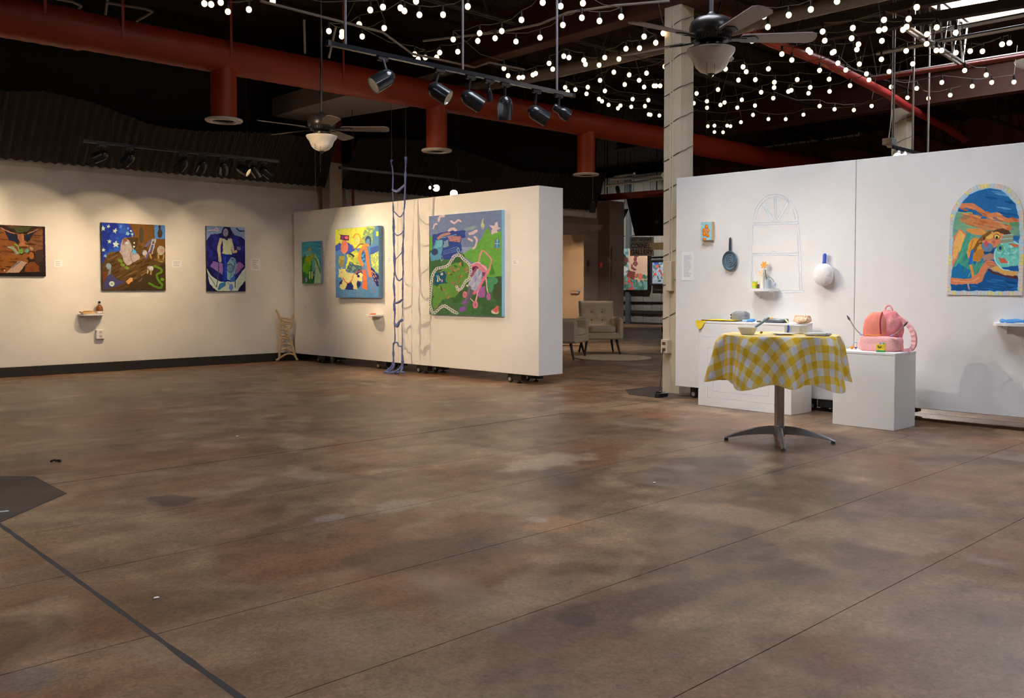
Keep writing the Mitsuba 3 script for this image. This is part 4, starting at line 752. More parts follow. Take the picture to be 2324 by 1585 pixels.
P.l([(780, 790), (815, 670), (850, 650), (935, 735), (950, 800), (895, 960)], 20, (200, 128, 120)); P.l([(880, 1000), (910, 1230)], 15, (212, 156, 138)); P.l([(660, 1255), (740, 1350)], 12, (212, 156, 138)); P.p([(750, 1160), (870, 1105), (872, 1250), (800, 1272), (750, 1225)], (156, 86, 136)); P.l([(785, 1150), (742, 1345)], 17, (214, 150, 134))
P.p([(900, 920), (880, 1010), (820, 1130), (740, 1230), (690, 1210), (760, 1120), (850, 990)], (206, 104, 122)); P.p([(676, 835), (780, 788), (885, 850), (908, 930), (860, 1000), (820, 930), (760, 885), (690, 890)], (202, 114, 122)); P.l([(690, 830), (780, 800), (890, 900)], 16, (216, 160, 176)); P.e(735, 888, 44, 36, (92, 42, 64)); P.p([(815, 930), (880, 930), (850, 1000)], (120, 56, 90))
P.p([(770, 885), (832, 920), (822, 1050), (760, 1182), (690, 1170), (648, 1085), (705, 960)], (158, 146, 176)); P.flecks([(770, 885), (832, 920), (760, 1182), (648, 1085)], 26, [(122, 116, 156), (180, 170, 192)], 6, 5, 6, 110); P.l([(690, 980), (750, 880)], 30, (150, 70, 96))
P.l([(665, 1130), (620, 1300), (590, 1340)], 36, (116, 94, 106)); P.l([(700, 1180), (640, 1320), (590, 1400)], 36, (104, 84, 96)); P.e(595, 1330, 34, 20, (130, 76, 132), -30); P.e(568, 1425, 50, 30, (132, 72, 132), -15); P.e(635, 1110, 20, 14, (200, 180, 150))
for x_, y_, rx_, ry_, c_ in [(920, 1255, 30, 50, (166, 92, 134)), (742, 1365, 34, 50, (206, 106, 118)), (600, 1230, 28, 44, (200, 112, 116))]: P.e(x_, y_, rx_, ry_, c_); P.e(x_, y_, rx_ * .5, ry_ * .5, (180, 90, 120))
P.e(1005, 1455, 52, 34, (206, 170, 150)); P.p([(960, 1440), (1020, 1400), (1030, 1370), (1055, 1380), (1050, 1450), (1010, 1475)], (196, 92, 78)); P.brush(.12)
g = crop(960, 460, .17037); q = [onL(*g(*p)) for p in [(110, 185), (1085, 100), (1096, 1520), (130, 1490)]]
P.gain(.80, .82, .72); hang('painting', 'large painting of a pink stroller, a white chain and a blue van', P, [p + LN * .045 for p in q], LN, 0.042, M_EDGECYAN)

# 7 arched painting on loose canvas
Lb = np.array([(95, 640), (100, 540), (112, 462), (160, 385), (200, 340), (240, 298), (300, 240), (380, 188), (480, 150), (700, 141), (1000, 130), (1472, 112)], float); Rb = np.array([(95, 690), (100, 760), (112, 810), (140, 872), (200, 952), (300, 1012), (420, 1050), (480, 1058), (700, 1064), (1000, 1060), (1486, 1045)], float)
def lr(U, V):
    vv = V ** 1.25; y = 95 + (1472 - 95) * vv + 10 * U * vv; l_ = np.interp(y, Lb[:, 0], Lb[:, 1]); r_ = np.interp(y, Rb[:, 0], Rb[:, 1]); return l_ + (r_ - l_) * U, y
P = Pic([(0, 0)] * 4, (226, 219, 210), 210, 330, lr)
P.fill((206, 196, 176)); gA = np.random.default_rng(12); pal = [(222, 206, 150), (190, 200, 210), (224, 190, 172), (208, 200, 186), (232, 208, 120), (198, 206, 196), (222, 196, 186)]
ang = np.where(P.y < 520, np.degrees(np.arctan2(P.y - 520, P.x - 605)) % 360 / 6.0, np.where((P.x < 175 + 0 * P.y) | (P.x > 985), 100 + P.y / 46, 300 + P.x / 44)); idx = np.floor(ang).astype(int)
for k_ in np.unique(idx): P.put(idx == k_, pal[gA.integers(len(pal))])
P.put((ang % 1) < 0.10, (176, 176, 176))
inn = [(157, 1420), (172, 1150), (186, 700), (200, 530), (270, 365), (385, 235), (520, 172), (640, 156), (760, 167), (880, 245), (960, 355), (1000, 500), (1012, 650), (1000, 1000), (986, 1425)]; outl = [(x + (12 if x > 600 else -12), y + (10 if y > 1400 else -10)) for x, y in inn]
P.p(outl, (168, 196, 214)); keep0 = P.c.copy(); P.p(inn, (44, 104, 158)); mk = P.inside(inn)
P.flecks(inn, 60, [(30, 84, 140), (70, 132, 176), (90, 150, 190)], 14, 4, 7, 8)
P.p([(190, 430), (420, 450), (440, 600), (700, 560), (1010, 560), (1010, 740), (560, 760), (180, 780)], (122, 162, 128)); P.flecks([(190, 430), (1010, 560), (1010, 740), (180, 780)], 40, [(100, 146, 142), (150, 176, 120)], 12, 6, 4, 10)
P.l([(280, 370), (420, 365), (520, 430), (620, 490), (730, 485), (850, 548), (990, 552)], 58, (222, 130, 82)); P.l([(400, 500), (520, 560), (650, 575), (760, 625), (870, 640)], 76, (212, 124, 76)); P.l([(300, 540), (420, 570), (560, 640), (760, 640)], 60, (206, 132, 84)); P.flecks([(260, 330), (1000, 520), (900, 680), (300, 620)], 46, [(196, 104, 62), (232, 152, 100)], 9, 3, 5, 18); P.e(480, 690, 130, 38, (230, 148, 78), 8); P.e(330, 520, 60, 22, (170, 120, 90), -8); P.e(950, 595, 66, 30, (100, 148, 104))
P.p([(170, 1160), (186, 770), (270, 652), (352, 715), (335, 850), (250, 985), (200, 1120)], (226, 132, 96)); P.p([(182, 1060), (196, 800), (270, 680), (335, 730), (315, 850), (240, 970)], (242, 176, 96))
P.p([(350, 715), (425, 725), (385, 850), (350, 950), (390, 1050), (450, 1100), (560, 1040), (565, 1120), (450, 1290), (157, 1270), (168, 1160), (250, 985)], (76, 152, 128)); P.p([(168, 1160), (240, 1080), (430, 1180), (450, 1290), (157, 1270)], (38, 112, 160)); P.flecks([(350, 715), (425, 725), (565, 1120), (450, 1290), (168, 1160)], 30, [(96, 170, 140), (54, 126, 120)], 7, 4, 8, 115)
P.p([(400, 800), (450, 755), (540, 780), (580, 950), (500, 1060), (400, 1045), (348, 955)], (232, 158, 66)); P.l([(430, 800), (385, 950)], 8, (190, 110, 50)); P.p([(450, 930), (570, 900), (560, 1000), (480, 1060), (420, 1040)], (206, 128, 50)); P.p([(560, 930), (690, 900), (690, 960), (580, 960)], (46, 74, 104))
P.e(690, 790, 150, 96, (222, 136, 94), -28); P.e(610, 880, 72, 56, (108, 132, 156), 20); P.e(640, 750, 44, 30, (240, 188, 92), -30); P.p([(630, 700), (720, 660), (800, 690), (740, 740), (700, 720)], (228, 160, 84)); P.e(597, 840, 18, 40, (222, 84, 84)); P.e(690, 820, 24, 20, (200, 100, 80)); P.e(728, 752, 38, 34, (92, 60, 40)); P.e(728, 752, 31, 26, (248, 204, 100)); P.e(726, 758, 14, 19, (46, 34, 26))
P.p([(640, 690), (760, 650), (880, 668), (935, 770), (860, 782), (810, 716), (720, 690)], (98, 64, 44)); P.l([(640, 700), (540, 780), (440, 930)], 46, (134, 88, 44)); P.flecks([(640, 690), (560, 740), (430, 930), (470, 950), (600, 790)], 26, [(206, 140, 60), (90, 56, 32)], 9, 3, 2, -50); P.l([(425, 930), (398, 1085)], 38, (48, 106, 186)); P.l([(405, 1110), (442, 1275)], 32, (230, 152, 66))
P.p([(620, 1140), (725, 1105), (860, 1170), (990, 1180), (990, 1240), (800, 1215)], (226, 166, 88)); P.p([(157, 1355), (520, 1325), (615, 1170), (800, 1235), (990, 1275), (986, 1425), (157, 1420)], (32, 84, 138)); P.p([(615, 1150), (800, 1222), (990, 1240), (990, 1275), (800, 1244), (610, 1180)], (92, 48, 42)); P.flecks([(400, 1370), (640, 1230), (985, 1300), (985, 1420), (400, 1415)], 20, [(44, 104, 160), (24, 66, 112)], 9, 6, 8, 8)
P.p([(545, 980), (690, 958), (700, 1030), (560, 1055)], (178, 126, 110)); P.p([(530, 1120), (620, 1040), (705, 1055), (715, 1110), (640, 1120), (610, 1150), (545, 1300), (470, 1335), (157, 1345), (157, 1262), (400, 1276), (505, 1200)], (222, 130, 90)); P.l([(610, 1100), (700, 1110)], 7, (160, 80, 60)); P.l([(600, 1075), (700, 1075)], 7, (160, 80, 60)); P.l([(200, 1300), (400, 1310), (500, 1260)], 14, (236, 156, 110)); P.l([(370, 1330), (385, 1400)], 18, (190, 150, 140))
P.e(890, 990, 196, 186, (120, 196, 178)); P.flecks([(720, 860), (1000, 840), (1000, 1120), (760, 1120)], 26, [(150, 212, 196), (96, 176, 160), (170, 216, 210)], 8, 4, 4); P.e(890, 990, 198, 188, (184, 224, 230), ring=.07); P.p([(780, 1130), (1000, 1110), (1000, 1180), (830, 1160)], (38, 88, 148)); P.p([(870, 838), (1000, 838), (1000, 870), (940, 886)], (218, 114, 76)); P.p([(735, 1000), (800, 1020), (820, 1005), (872, 1075), (790, 1080), (760, 1040)], (216, 104, 76)); P.e(770, 890, 44, 46, (104, 166, 118)); P.e(772, 892, 16, 22, (38, 68, 130)); P.p([(800, 740), (930, 720), (935, 820), (770, 830)], (150, 150, 120)); P.l([(780, 780), (930, 772)], 9, (180, 206, 206)); P.l([(800, 735), (930, 722)], 9, (180, 206, 206))
P.c = np.where(mk[..., None], P.c, keep0); P.brush(.10)
g = crop(2130, 400, .18302)
AO = np.array([onR(*g(x, y)) for x, y in zip(P.x.ravel(), P.y.ravel())]).reshape(P.nv, P.nu, 3)
wob = 0.006 + 0.005 * meshkit.fbm(np.stack([P.u * 3, P.v * 5, 0 * P.u], -1), 2, 3)
P.gain(.98, 1.02, .95); t = thing('painting', 'arched loose canvas of a woman beside a fish bowl with pastel tiled border', 'painting')
m, col = P.mesh(lambda U, V: AO + RN * wob[..., None]); part(t, 'picture', m, M_PICTURE, smooth=True, color=col)
rim = np.concatenate([AO[:, 0], AO[-1, 1:], AO[::-1, -1][1:], AO[0, ::-1][1:-1]]); rw = np.concatenate([wob[:, 0], wob[-1, 1:], wob[::-1, -1][1:], wob[0, ::-1][1:-1]])[:, None]
n_ = len(rim); vv = np.concatenate([rim + RN * rw, rim + RN * 0.001]); f = [(i, (i + 1) % n_, n_ + (i + 1) % n_) for i in range(n_)] + [(i, n_ + (i + 1) % n_, n_ + i) for i in range(n_)]
part(t, 'canvas_edge', TM(vv, f), M_CANVAS)

# 8 small oranges
P = Pic([(160, 240), (408, 240), (408, 650), (160, 660)], (224, 216, 206), 60, 90)
P.fill((150, 198, 198)); P.flecks([(150, 230), (420, 230), (420, 670), (150, 670)], 20, [(168, 206, 196), (136, 186, 192), (170, 180, 190)], 14, 3, 2)
for x, y, rx, ry in [(290, 345, 42, 44), (225, 425, 36, 48), (320, 435, 42, 50), (240, 505, 46, 56), (315, 545, 42, 42), (240, 628, 42, 30)]: P.e(x, y + 5, rx * 1.06, ry * 1.06, (150, 76, 22)); P.e(x, y, rx, ry, (216, 122, 38)); P.e(x + 6, y - 10, rx * .5, ry * .5, (232, 142, 52))
P.brush(.1); g = crop(1580, 480, .10093); q = [onR(*g(*p)) for p in [(160, 240), (408, 240), (408, 650), (160, 660)]]
hang('painting', 'tiny painting of a pile of oranges on pale turquoise, hung above the text sheet', P, [p + RN * .042 for p in q], RN, 0.04, M_CANVAS)

# 9 and 10 far corridor
P = Pic([(155, 618), (540, 610), (545, 1080), (160, 1085)], (190, 176, 156), 100, 120)
P.fill((116, 146, 134)); P.p([(330, 600), (560, 600), (560, 960), (430, 1000), (330, 820)], (206, 160, 124)); P.e(270, 860, 60, 60, (200, 196, 184)); P.flecks([(150, 900), (560, 900), (560, 1100), (150, 1100)], 50, [(92, 122, 84), (70, 110, 90)], 12, 3, 2); P.flecks([(150, 610), (330, 610), (330, 900), (150, 900)], 30, [(90, 124, 114), (140, 164, 150)], 12, 4, 2.5)
P.e(255, 735, 55, 85, (64, 66, 56), -25); P.e(305, 745, 22, 30, (112, 60, 48)); P.l([(330, 780), (390, 860)], 24, (212, 164, 138)); P.p([(330, 860), (410, 880), (400, 970), (310, 930)], (126, 64, 52)); P.flecks([(360, 690), (440, 690), (440, 860), (360, 860)], 16, [(130, 62, 58)], 12, 6, 1.4); P.flecks([(170, 930), (500, 900), (500, 1080), (170, 1080)], 14, [(204, 82, 66)], 18, 7, 1.1); P.e(465, 930, 24, 36, (206, 100, 76)); P.brush(.15)
q = [at_X(*crop(1360, 440, .2019)(*p), 20.60) for p in [(155, 618), (540, 610), (545, 1080), (160, 1085)]]
hang('painting', 'far square painting of a dark winged figure among red flowers on the concrete wall', P, q, (-1, 0, 0), 0.19, M_EDGEDK)
P = Pic([(595, 762), (750, 758), (750, 1008), (598, 1012)], (190, 176, 156), 60, 90)
P.fill((160, 164, 184)); P.e(640, 780, 30, 20, (60, 80, 140)); P.flecks([(600, 770), (745, 770), (745, 1000), (600, 1000)], 26, [(96, 112, 104), (60, 84, 70), (190, 190, 200)], 9, 3, 2.2)
for x, y in [(655, 815), (682, 868), (628, 908), (716, 912)]: P.e(x, y, 16, 18, (200, 76, 60))
P.brush(.1); q = [at_X(*crop(1360, 440, .2019)(*p), 20.60) for p in [(595, 762), (750, 758), (750, 1008), (598, 1012)]]
t, o, u, w, h = hang('painting', 'far dark framed painting of red flowers on the concrete wall, right of the winged figure', P, q, (-1, 0, 0), 0.19, M_EDGEDK)
b = frame(o + np.array([-0.03, 0, 0]), u)
part(t, 'picture_frame', moved(cat(bx(-0.05, w + .05, -.02, .03, 0, .05, .008), bx(-0.05, w + .05, -.02, .03, -h - .05, -h, .008), bx(-.05, 0, -.02, .03, -h, 0, .008), bx(w, w + .05, -.02, .03, -h, 0, .008)), b), M_EDGEDK)
for nm, lb, (x0, y0, x1, y1), m_ in [('picture', 'small yellow picture on the concrete wall beside the pale partition', (1376, 553, 1386, 568), M_SIGNY), ('picture', 'small reddish picture below the small yellow one on the concrete wall', (1376, 572, 1385, 590), mat('dull_red', [.30, .15, .11], .8))]:
    a, b_ = at_X(x0, y0, 20.70), at_X(x1, y1, 20.70); t = thing(nm, lb, 'picture'); part(t, 'board', bx(20.70, 20.78, b_[1], a[1], b_[2], a[2], .01), m_); part(t, 'inner_mark', bx(20.694, 20.705, b_[1] + .04, a[1] - .04, b_[2] + .06, a[2] - .05), M_TAUPE)
# ---------------------------------------------------------------- drawn lines and papers on the walls
def strokes(toworld, lines, w, n, off=0.0012):
    """flat pencil strokes on a wall: polylines in sketch units carried to the wall"""
    V, F = [], []
    for ln in lines:
        p = np.array([toworld(*q) for q in ln]) + n * off; d = np.gradient(p, axis=0); s = np.cross(d, n); s /= np.linalg.norm(s, axis=1, keepdims=True) + 1e-9; b = len(V)
        for a_, s_ in zip(p, s): V += [a_ + s_ * w / 2, a_ - s_ * w / 2]
        for i in range(len(p) - 1): F += [(b + 2 * i, b + 2 * i + 1, b + 2 * i + 3), (b + 2 * i, b + 2 * i + 3, b + 2 * i + 2)]
    return TM(V, F)
g = crop(1680, 430, .17039); W_ = lambda x, y: onR(*g(x, y))
arc = lambda cx_, cy_, rx, ry, a0, a1, n=24: [(cx_ + rx * math.cos(math.radians(a)), cy_ - ry * math.sin(math.radians(a))) for a in np.linspace(a0, a1, n)]
ln = [arc(472, 450, 302, 385, 0, 180), arc(470, 450, 268, 352, 8, 172), [(170, 448), (780, 432)], [(172, 478), (772, 458)], [(445, 100), (470, 395)], [(475, 90), (492, 395)], [(270, 190), (430, 400)], [(296, 180), (450, 392)], [(640, 130), (505, 380)], [(668, 150), (525, 400)], arc(472, 430, 40, 36, 0, 180, 10),
      [(172, 480), (150, 860), (146, 1310)], [(160, 860), (172, 1240)], [(752, 470), (775, 870), (792, 1345)], [(778, 450), (806, 870), (822, 1345)], [(160, 858), (782, 850)], [(170, 884), (782, 876)], arc(442, 850, 34, 26, 0, 180, 8), [(104, 1330), (180, 1330)], [(500, 1352), (852, 1348)], [(510, 1380), (856, 1370)], [(852, 1348), (856, 1370)]]
t = thing('window_drawing', 'faint pale blue pencil drawing of an arched window on the white wall', 'drawing')
part(t, 'pencil_lines', strokes(W_, ln, 0.0055, RN), M_PENCIL)
def sheet(label, proj_, n, x0, y0, x1, y1, lines=0, cat_='label', name='wall_label'):
    c = [proj_(x0, y0), proj_(x1, y0), proj_(x1, y1), proj_(x0, y1)]; u = c[1] - c[0]; u[2] = 0; w = np.linalg.norm(u); h = c[0][2] - c[3][2]; b = frame(c[0], u); s = np.sign(np.dot(b[:3, 1], n))
    t = thing(name, label, cat_); part(t, 'card', moved(bx(0, w, 0, s * 0.004, -h, 0), b), M_PAPER); ms = []
    for i in range(lines):
        z = -h * (0.12 + 0.76 * (i + .5) / lines); hh = h * .76 / lines * .22; ms.append(moved(bx(w * .18, w * (.18 + (.35 + .35 * rng.random())), s * .0042, s * .005, z - hh, z + hh), b))
    if ms: part(t, 'printed_lines', cat(ms), M_PRINT, label='grey lines of print')
sheet('tall white text sheet on the white wall beside the cream column', onR, RN, 1548, 572, 1575, 637, 26, 'paper sheet', 'text_sheet')
sheet('small white label right of the reclining figure painting', onW, WN, 122, 590, 141, 606, 3)
sheet('small white label right of the starry blanket painting', onW, WN, 389, 591, 412, 607, 3)
sheet('larger white label right of the seated man painting', onW, WN, 568, 586, 591, 614, 5)
sheet('white label right of the small green painting', onL, LN, 744, 592, 756, 606, 3)
sheet('white label low on the wall below the small green painting', onL, LN, 690, 693, 701, 705, 3)
sheet('white label left of the blue rope ladder beside the yellow painting', onL, LN, 879, 584, 890, 598, 3)
sheet('white label left of the stroller painting', onL, LN, 967, 674, 977, 686, 3)
sheet('white label right of the stroller painting', onL, LN, 1163, 590, 1177, 601, 3)
a, b_ = at_X(1381, 615, 20.70), at_X(1387, 622, 20.70); single('wall_label', bx(20.69, 20.78, b_[1], a[1], b_[2], a[2]), M_PAPER, 'white label on the concrete wall left of the winged figure painting', 'label')

# ---------------------------------------------------------------- shelves and what they carry
def half_shelf(label, o, n, w, dpt, th, m_=None):
    """half round shelf: o the middle of its back edge on the wall, n the wall's normal"""
    u = np.cross(ZZ, n); b = frame(o, u); s = np.sign(np.dot(b[:3, 1], n)); a = np.linspace(0, math.pi, 28)
    pts = [(-w / 2 * math.copysign(abs(math.cos(q)) ** .8, math.cos(q)), s * dpt * abs(math.sin(q)) ** .7) for q in a]
    mm = poly(pts, th); mm.apply_translation((0, 0, -th)); t = thing('half_round_shelf', label, 'shelf'); part(t, 'board', moved(mm, b), M_WHITE)
    for x in (-w * .28, w * .28): part(t, 'bracket', moved(cat(bx(x - .006, x + .006, 0, s * dpt * .55, -th - .012, -th), bx(x - .006, x + .006, 0, s * .012, -th - .06, -th)), b), M_WHITE if m_ is None else m_)
    return b, s
# left wall shelf with bottle and loaf
o = onW(205, 712); b, s = half_shelf('white half round shelf on the cream wall below the reclining figure painting', o, WN, 0.29, 0.16, 0.022)
pl = lambda x, y, z=0.0: (b @ np.array([x, s * y, z, 1]))[:3]
tb_ = thing('amber_bottle', 'brown glass bottle with a dark stopper standing on the shelf below the reclining figure painting', 'bottle')
q = pl(0.085, 0.07)
part(tb_, 'body', lathe([(0, 0), (.040, 0), (.044, .01), (.044, .05), (.036, .085), (.018, .105), (.013, .112), (.013, .128), (0, .128)], 24).apply_translation(q), M_AMBER, smooth=40)
part(tb_, 'stopper', lathe([(0, .126), (.014, .126), (.016, .140), (.013, .152), (0, .154)], 16).apply_translation(q), M_BLACK, smooth=40)
part(tb_, 'neck_band', lathe([(.0145, .112), (.015, .126)], 16).apply_translation(q), M_RING)
part(tb_, 'label_band', lathe([(.0455, .004), (.0455, .03)], 24).apply_translation(q), M_WHITE)
q = pl(-0.055, 0.08); br = thing('bread_tray', 'flat tan tray with a brown crust on the shelf left of the brown bottle', 'tray')
part(br, 'tray', moved(cat(bx(-.07, .07, -.045, .045, 0, .006, .002), beam((-.07, -.045, .012), (.07, -.045, .012), .006, .02), beam((-.07, .045, .012), (.07, .045, .012), .006, .02), beam((-.07, -.045, .012), (-.085, .045, .022), .006, .02)), frame(q, b[:3, 0])), M_TRAY)
part(br, 'crust', moved(sq_blob(.055, .032, .016, 3, .3, 4, 3), frame(q + [0, 0, .022], b[:3, 0])), M_CRUST, smooth=True)
q = onW(226, 758); t = thing('outlet_box', 'white surface mounted outlet box on the cream wall below the half round shelf', 'outlet')
part(t, 'box', bx(q[0] - .052, q[0] + .052, WALLY - .045, WALLY, q[2] - .065, q[2] + .055, .006), M_WHITE)
for dz in (.024, -.026): part(t, 'socket', bx(q[0] - .016, q[0] + .016, WALLY - .048, WALLY - .044, q[2] + dz - .017, q[2] + dz + .013, .001), M_RING)
# shelf beside the ladder
o = onL(857, 714); b, s = half_shelf('small white half round shelf below the yellow painting', o, LN, 0.24, 0.15, 0.02)
q = (b @ np.array([-.01, s * .07, 0, 1]))[:3]; single('flat_figure', moved(cat(bx(-.04, .04, -.02, .02, 0, .010, .003), bx(-.02, .055, -.012, .012, .008, .016, .003)), frame(q, b[:3, 0])), M_RED, 'small flat red piece lying on the small shelf below the yellow painting', 'small object')
# shelf under the drawn window
o = onR(1739, 655); b, s = half_shelf('white half round shelf below the drawn window on the right hand wall', o, RN, 0.245, 0.15, 0.024)
pl = lambda x, y, z=0.0: (b @ np.array([x, s * y, z, 1]))[:3]
sx = 1 if np.dot(b[:3, 0], RD) > 0 else -1
q = pl(sx * -.085, .05); t = thing('lime_cup', 'small lime green cup at the left end of the shelf under the drawn window', 'cup'); part(t, 'cup', lathe([(0, 0), (.020, 0), (.024, .06), (.021, .06), (.018, .006), (0, .006)], 20).apply_translation(q), M_LIME, smooth=40); part(t, 'band', lathe([(.0232, .03), (.0243, .045)], 20).apply_translation(q), M_YELLOW)
q = pl(sx * -.048, .055); t = thing('brown_bottle', 'tiny dark brown bottle right of the lime cup', 'bottle'); part(t, 'body', lathe([(0, 0), (.010, 0), (.011, .02), (.008, .027), (0, .027)], 14).apply_translation(q), M_BROWN, smooth=40); part(t, 'cap', lathe([(0, .026), (.007, .026), (.007, .036), (0, .036)], 12).apply_translation(q), M_BLACK)
def flower(parent, c, dirn, r, m_, n=6):
    A = aim(c, dirn); ms = []
    for k in range(n):
        a = 2 * math.pi * k / n; mm = sq_blob(r * .55, r * .25, r * .08, 2.0, 0, 1, 2); mm.apply_translation((r * .55, 0, 0)); mm.apply_transform(trimesh.transformations.rotation_matrix(a, (0, 0, 1))); ms.append(mm)
    k = part(parent, 'flower', moved(cat(ms), A), m_, smooth=True); part(k, 'flower_centre', moved(sq_blob(r * .22, r * .22, r * .16, 2, 0, 1, 2), A), M_ORANGE, smooth=True)
q = pl(sx * -.008, .05); t = thing('cream_vase', 'slim cream vase with peach flowers on the shelf under the drawn window', 'vase')
part(t, 'body', lathe([(0, 0), (.018, 0), (.021, .05), (.019, .11), (.013, .128), (.011, .128), (.010, .02), (0, .02)], 20).apply_translation(q), M_IVORY, smooth=40)
flower(t, q + RD * -.016 + RN * .012 + [0, 0, .138], RN + [0, 0, .4], .030, M_PEACH); flower(t, q + RD * .012 + [0, 0, .208], RN + [0, 0, .3], .032, M_ORANGE)
part(t, 'stem', cat(tube(curve([q + [0, 0, .09], q + RD * .012 + [0, 0, .15], q + RD * .012 + [0, 0, .205]], 12), .0025, 6), rod(q + [0, 0, .1], q - RD * .016 + [0, 0, .135], .0025)), M_SAGE)
q = pl(sx * .045, .055); t = thing('glass_jar', 'grey glass jar with a drooping lavender flower on the shelf under the drawn window', 'jar')
part(t, 'jar', lathe([(0, 0), (.028, 0), (.030, .06), (.027, .078), (.025, .078), (.026, .058), (.024, .006), (0, .006)], 24).apply_translation(q), mat('jar_grey', [.42, .48, .53], .25), smooth=40)
part(t, 'stem', tube(curve([q + [0, 0, .03], q - RD * .01 + [0, 0, .09], q + RD * .02 + [0, 0, .10], q + RD * .05 + [0, 0, .075], q + RD * .062 + [0, 0, .05]], 24), .003, 6), M_SAGE)
part(t, 'bud', sq_blob(.010, .010, .018, 2, .1, 2, 2).apply_translation(q + RD * .066 + [0, 0, .04]), M_LAV, smooth=True)
part(t, 'twig', tube(curve([q + [0, 0, .05], q - RD * .02 + [0, 0, .11], q - RD * .026 + [0, 0, .165]], 14), .004, 6), M_DKGREY)
# shelf at the right edge
o = onR(2318, 733); b, s = half_shelf('white half round shelf at the right edge of the view, below the arched painting', o, RN, 0.34, 0.18, 0.02, M_WHITE)
t = thing('blue_ring', 'sky blue lumpy ring lying on the shelf at the right edge', 'ring')
q = (b @ np.array([0.0, s * .085, .014, 1]))[:3] ; a = np.linspace(0, 2 * math.pi, 40); ring_p = np.stack([q[0] + .060 * np.cos(a), q[1] + .105 * np.sin(a), q[2] + 0 * a], 1)
part(t, 'ring', tube(ring_p, .012 + .004 * np.sin(a * 5), 10, cap=False), M_SKYBLUE, smooth=True)

# ---------------------------------------------------------------- soft pans on the white wall
q = onR(1659, 592); A = frame(q + RN * 0.0, RD, RN)                 # local x along the wall, y up, z off the wall
Rm = np.eye(4); Rm[:3, 0], Rm[:3, 1], Rm[:3, 2], Rm[:3, 3] = RD, ZZ, RN, q
t = thing('soft_pan', 'dark blue felt frying pan with a long upright handle hanging on the white wall', 'pan')
v = [(0, .004), (.062, .004), (.070, .012), (.074, .030), (.069, .034), (.064, .022), (.05, .014), (0, .012)]
mm = lathe(v, 36); mm.vertices = np.array(mm.vertices) * [1, 1.22, 1]; part(t, 'bowl', moved(mm, Rm), M_PANBLUE, smooth=50)
for r_ in (.045, .028, .012):
    a = np.linspace(0, 2 * math.pi, 32); part(t, 'stitched_ring', moved(tube(np.stack([r_ * np.cos(a), r_ * 1.2 * np.sin(a), .0165 + 0 * a], 1), .0035, 6, cap=False), Rm), mat('pan_ring', [.16, .24, .31], .7) if 'mat_pan_ring' not in scene else 'mat_pan_ring', smooth=True)
part(t, 'handle', moved(tube([(0, .078, .018), (0, .13, .02), (0, .195, .018), (0, .21, .016)], [.0125, .011, .010, .006], 10), Rm), M_PANDARK, smooth=40)
q = onR(1875, 624); Rm = np.eye(4); Rm[:3, 0], Rm[:3, 1], Rm[:3, 2], Rm[:3, 3] = RD, ZZ, RN, q
t = thing('soft_pan', 'white fuzzy pan with a blue handle hanging right of the drawn window', 'pan')
mm = sq_blob(.083, .094, .055, 2.2, .10, 5, 4); mm.apply_translation((0, 0, .05)); part(t, 'bowl', moved(mm, Rm), M_YARNWHITE, smooth=True)
part(t, 'handle', moved(tube([(0, .085, .04), (0, .12, .035), (0, .165, .03), (0, .178, .028)], [.016, .0145, .0155, .009], 10), Rm), M_BLUEPAINT, smooth=40)

# ---------------------------------------------------------------- pedestals
def pedestal(label, x0, x1, y0, y1, h):
    t = thing('pedestal', label, 'pedestal'); part(t, 'body', bx(x0, x1, y0, y1, 0, h - .02, .003), M_PANEL); part(t, 'top_board', bx(x0 - .0015, x1 + .0015, y0 - .0015, y1 + .0015, h - .02, h, .003), M_PANEL); return t
P1H, P2H = 0.757, 0.573
p1 = pedestal('wide white pedestal with a pencil drawn oven front, behind the round table', 6.71, 7.045, 3.80, 4.72, P1H)
p2 = pedestal('narrow white pedestal carrying the pink backpack', 6.525, 6.885, 2.865, 3.345, P2H)
f1 = lambda y, z: np.array([6.71, y, z])
ln = [[(4.62, .08), (4.62, .52), (3.95, .52), (3.95, .08), (4.62, .08)], [(4.56, .14), (4.56, .46), (4.01, .46), (4.01, .14), (4.56, .14)], [(4.5, .56), (4.06, .56)], [(4.5, .575), (4.06, .575)], [(4.68, .62), (3.86, .62)]]
part(p1, 'pencil_lines', strokes(f1, ln, .004, np.array([-1., 0, 0])), M_TRIMDRAW)
# things on the wide pedestal
def on1(px, py=None): return at_z(px, py, P1H)
FL1 = lambda px: at_X(px, 720, 6.78)[1]                              # y of a picture column near the pedestal's front edge
yl, yr = 4.735, 4.40
n1, n2 = 30, 14; V, F = [], []
for i in range(n1 + 1):
    for j in range(n2 + 1):
        u_, w_ = i / n1, j / n2; y = 4.80 - .42 * u_; x = 6.73 + .20 * w_ * (1 - .35 * u_) + .02 * math.sin(6 * u_); z = P1H + .006 + .010 * meshkit.fbm(np.array([[u_ * 5, w_ * 4, 1.]]), 3, 2)[0]
        over = y - 4.722
        if over > 0: z = P1H + .006 - over * 1.0; y = 4.724 + over * .12
        V.append((x, y, z))
for i in range(n1):
    for j in range(n2): a_ = i * (n2 + 1) + j; F += [(a_, a_ + 1, a_ + n2 + 2), (a_, a_ + n2 + 2, a_ + n2 + 1)]
mm = TM(V, F); lo = mm.copy(); lo.vertices = np.array(lo.vertices) - [0, 0, .004]; lo.faces = np.array(lo.faces)[:, ::-1]
single('yellow_cloth', cat(mm, lo), M_YELLOW, 'crumpled yellow cloth hanging over the left corner of the wide pedestal', 'cloth', smooth=True)
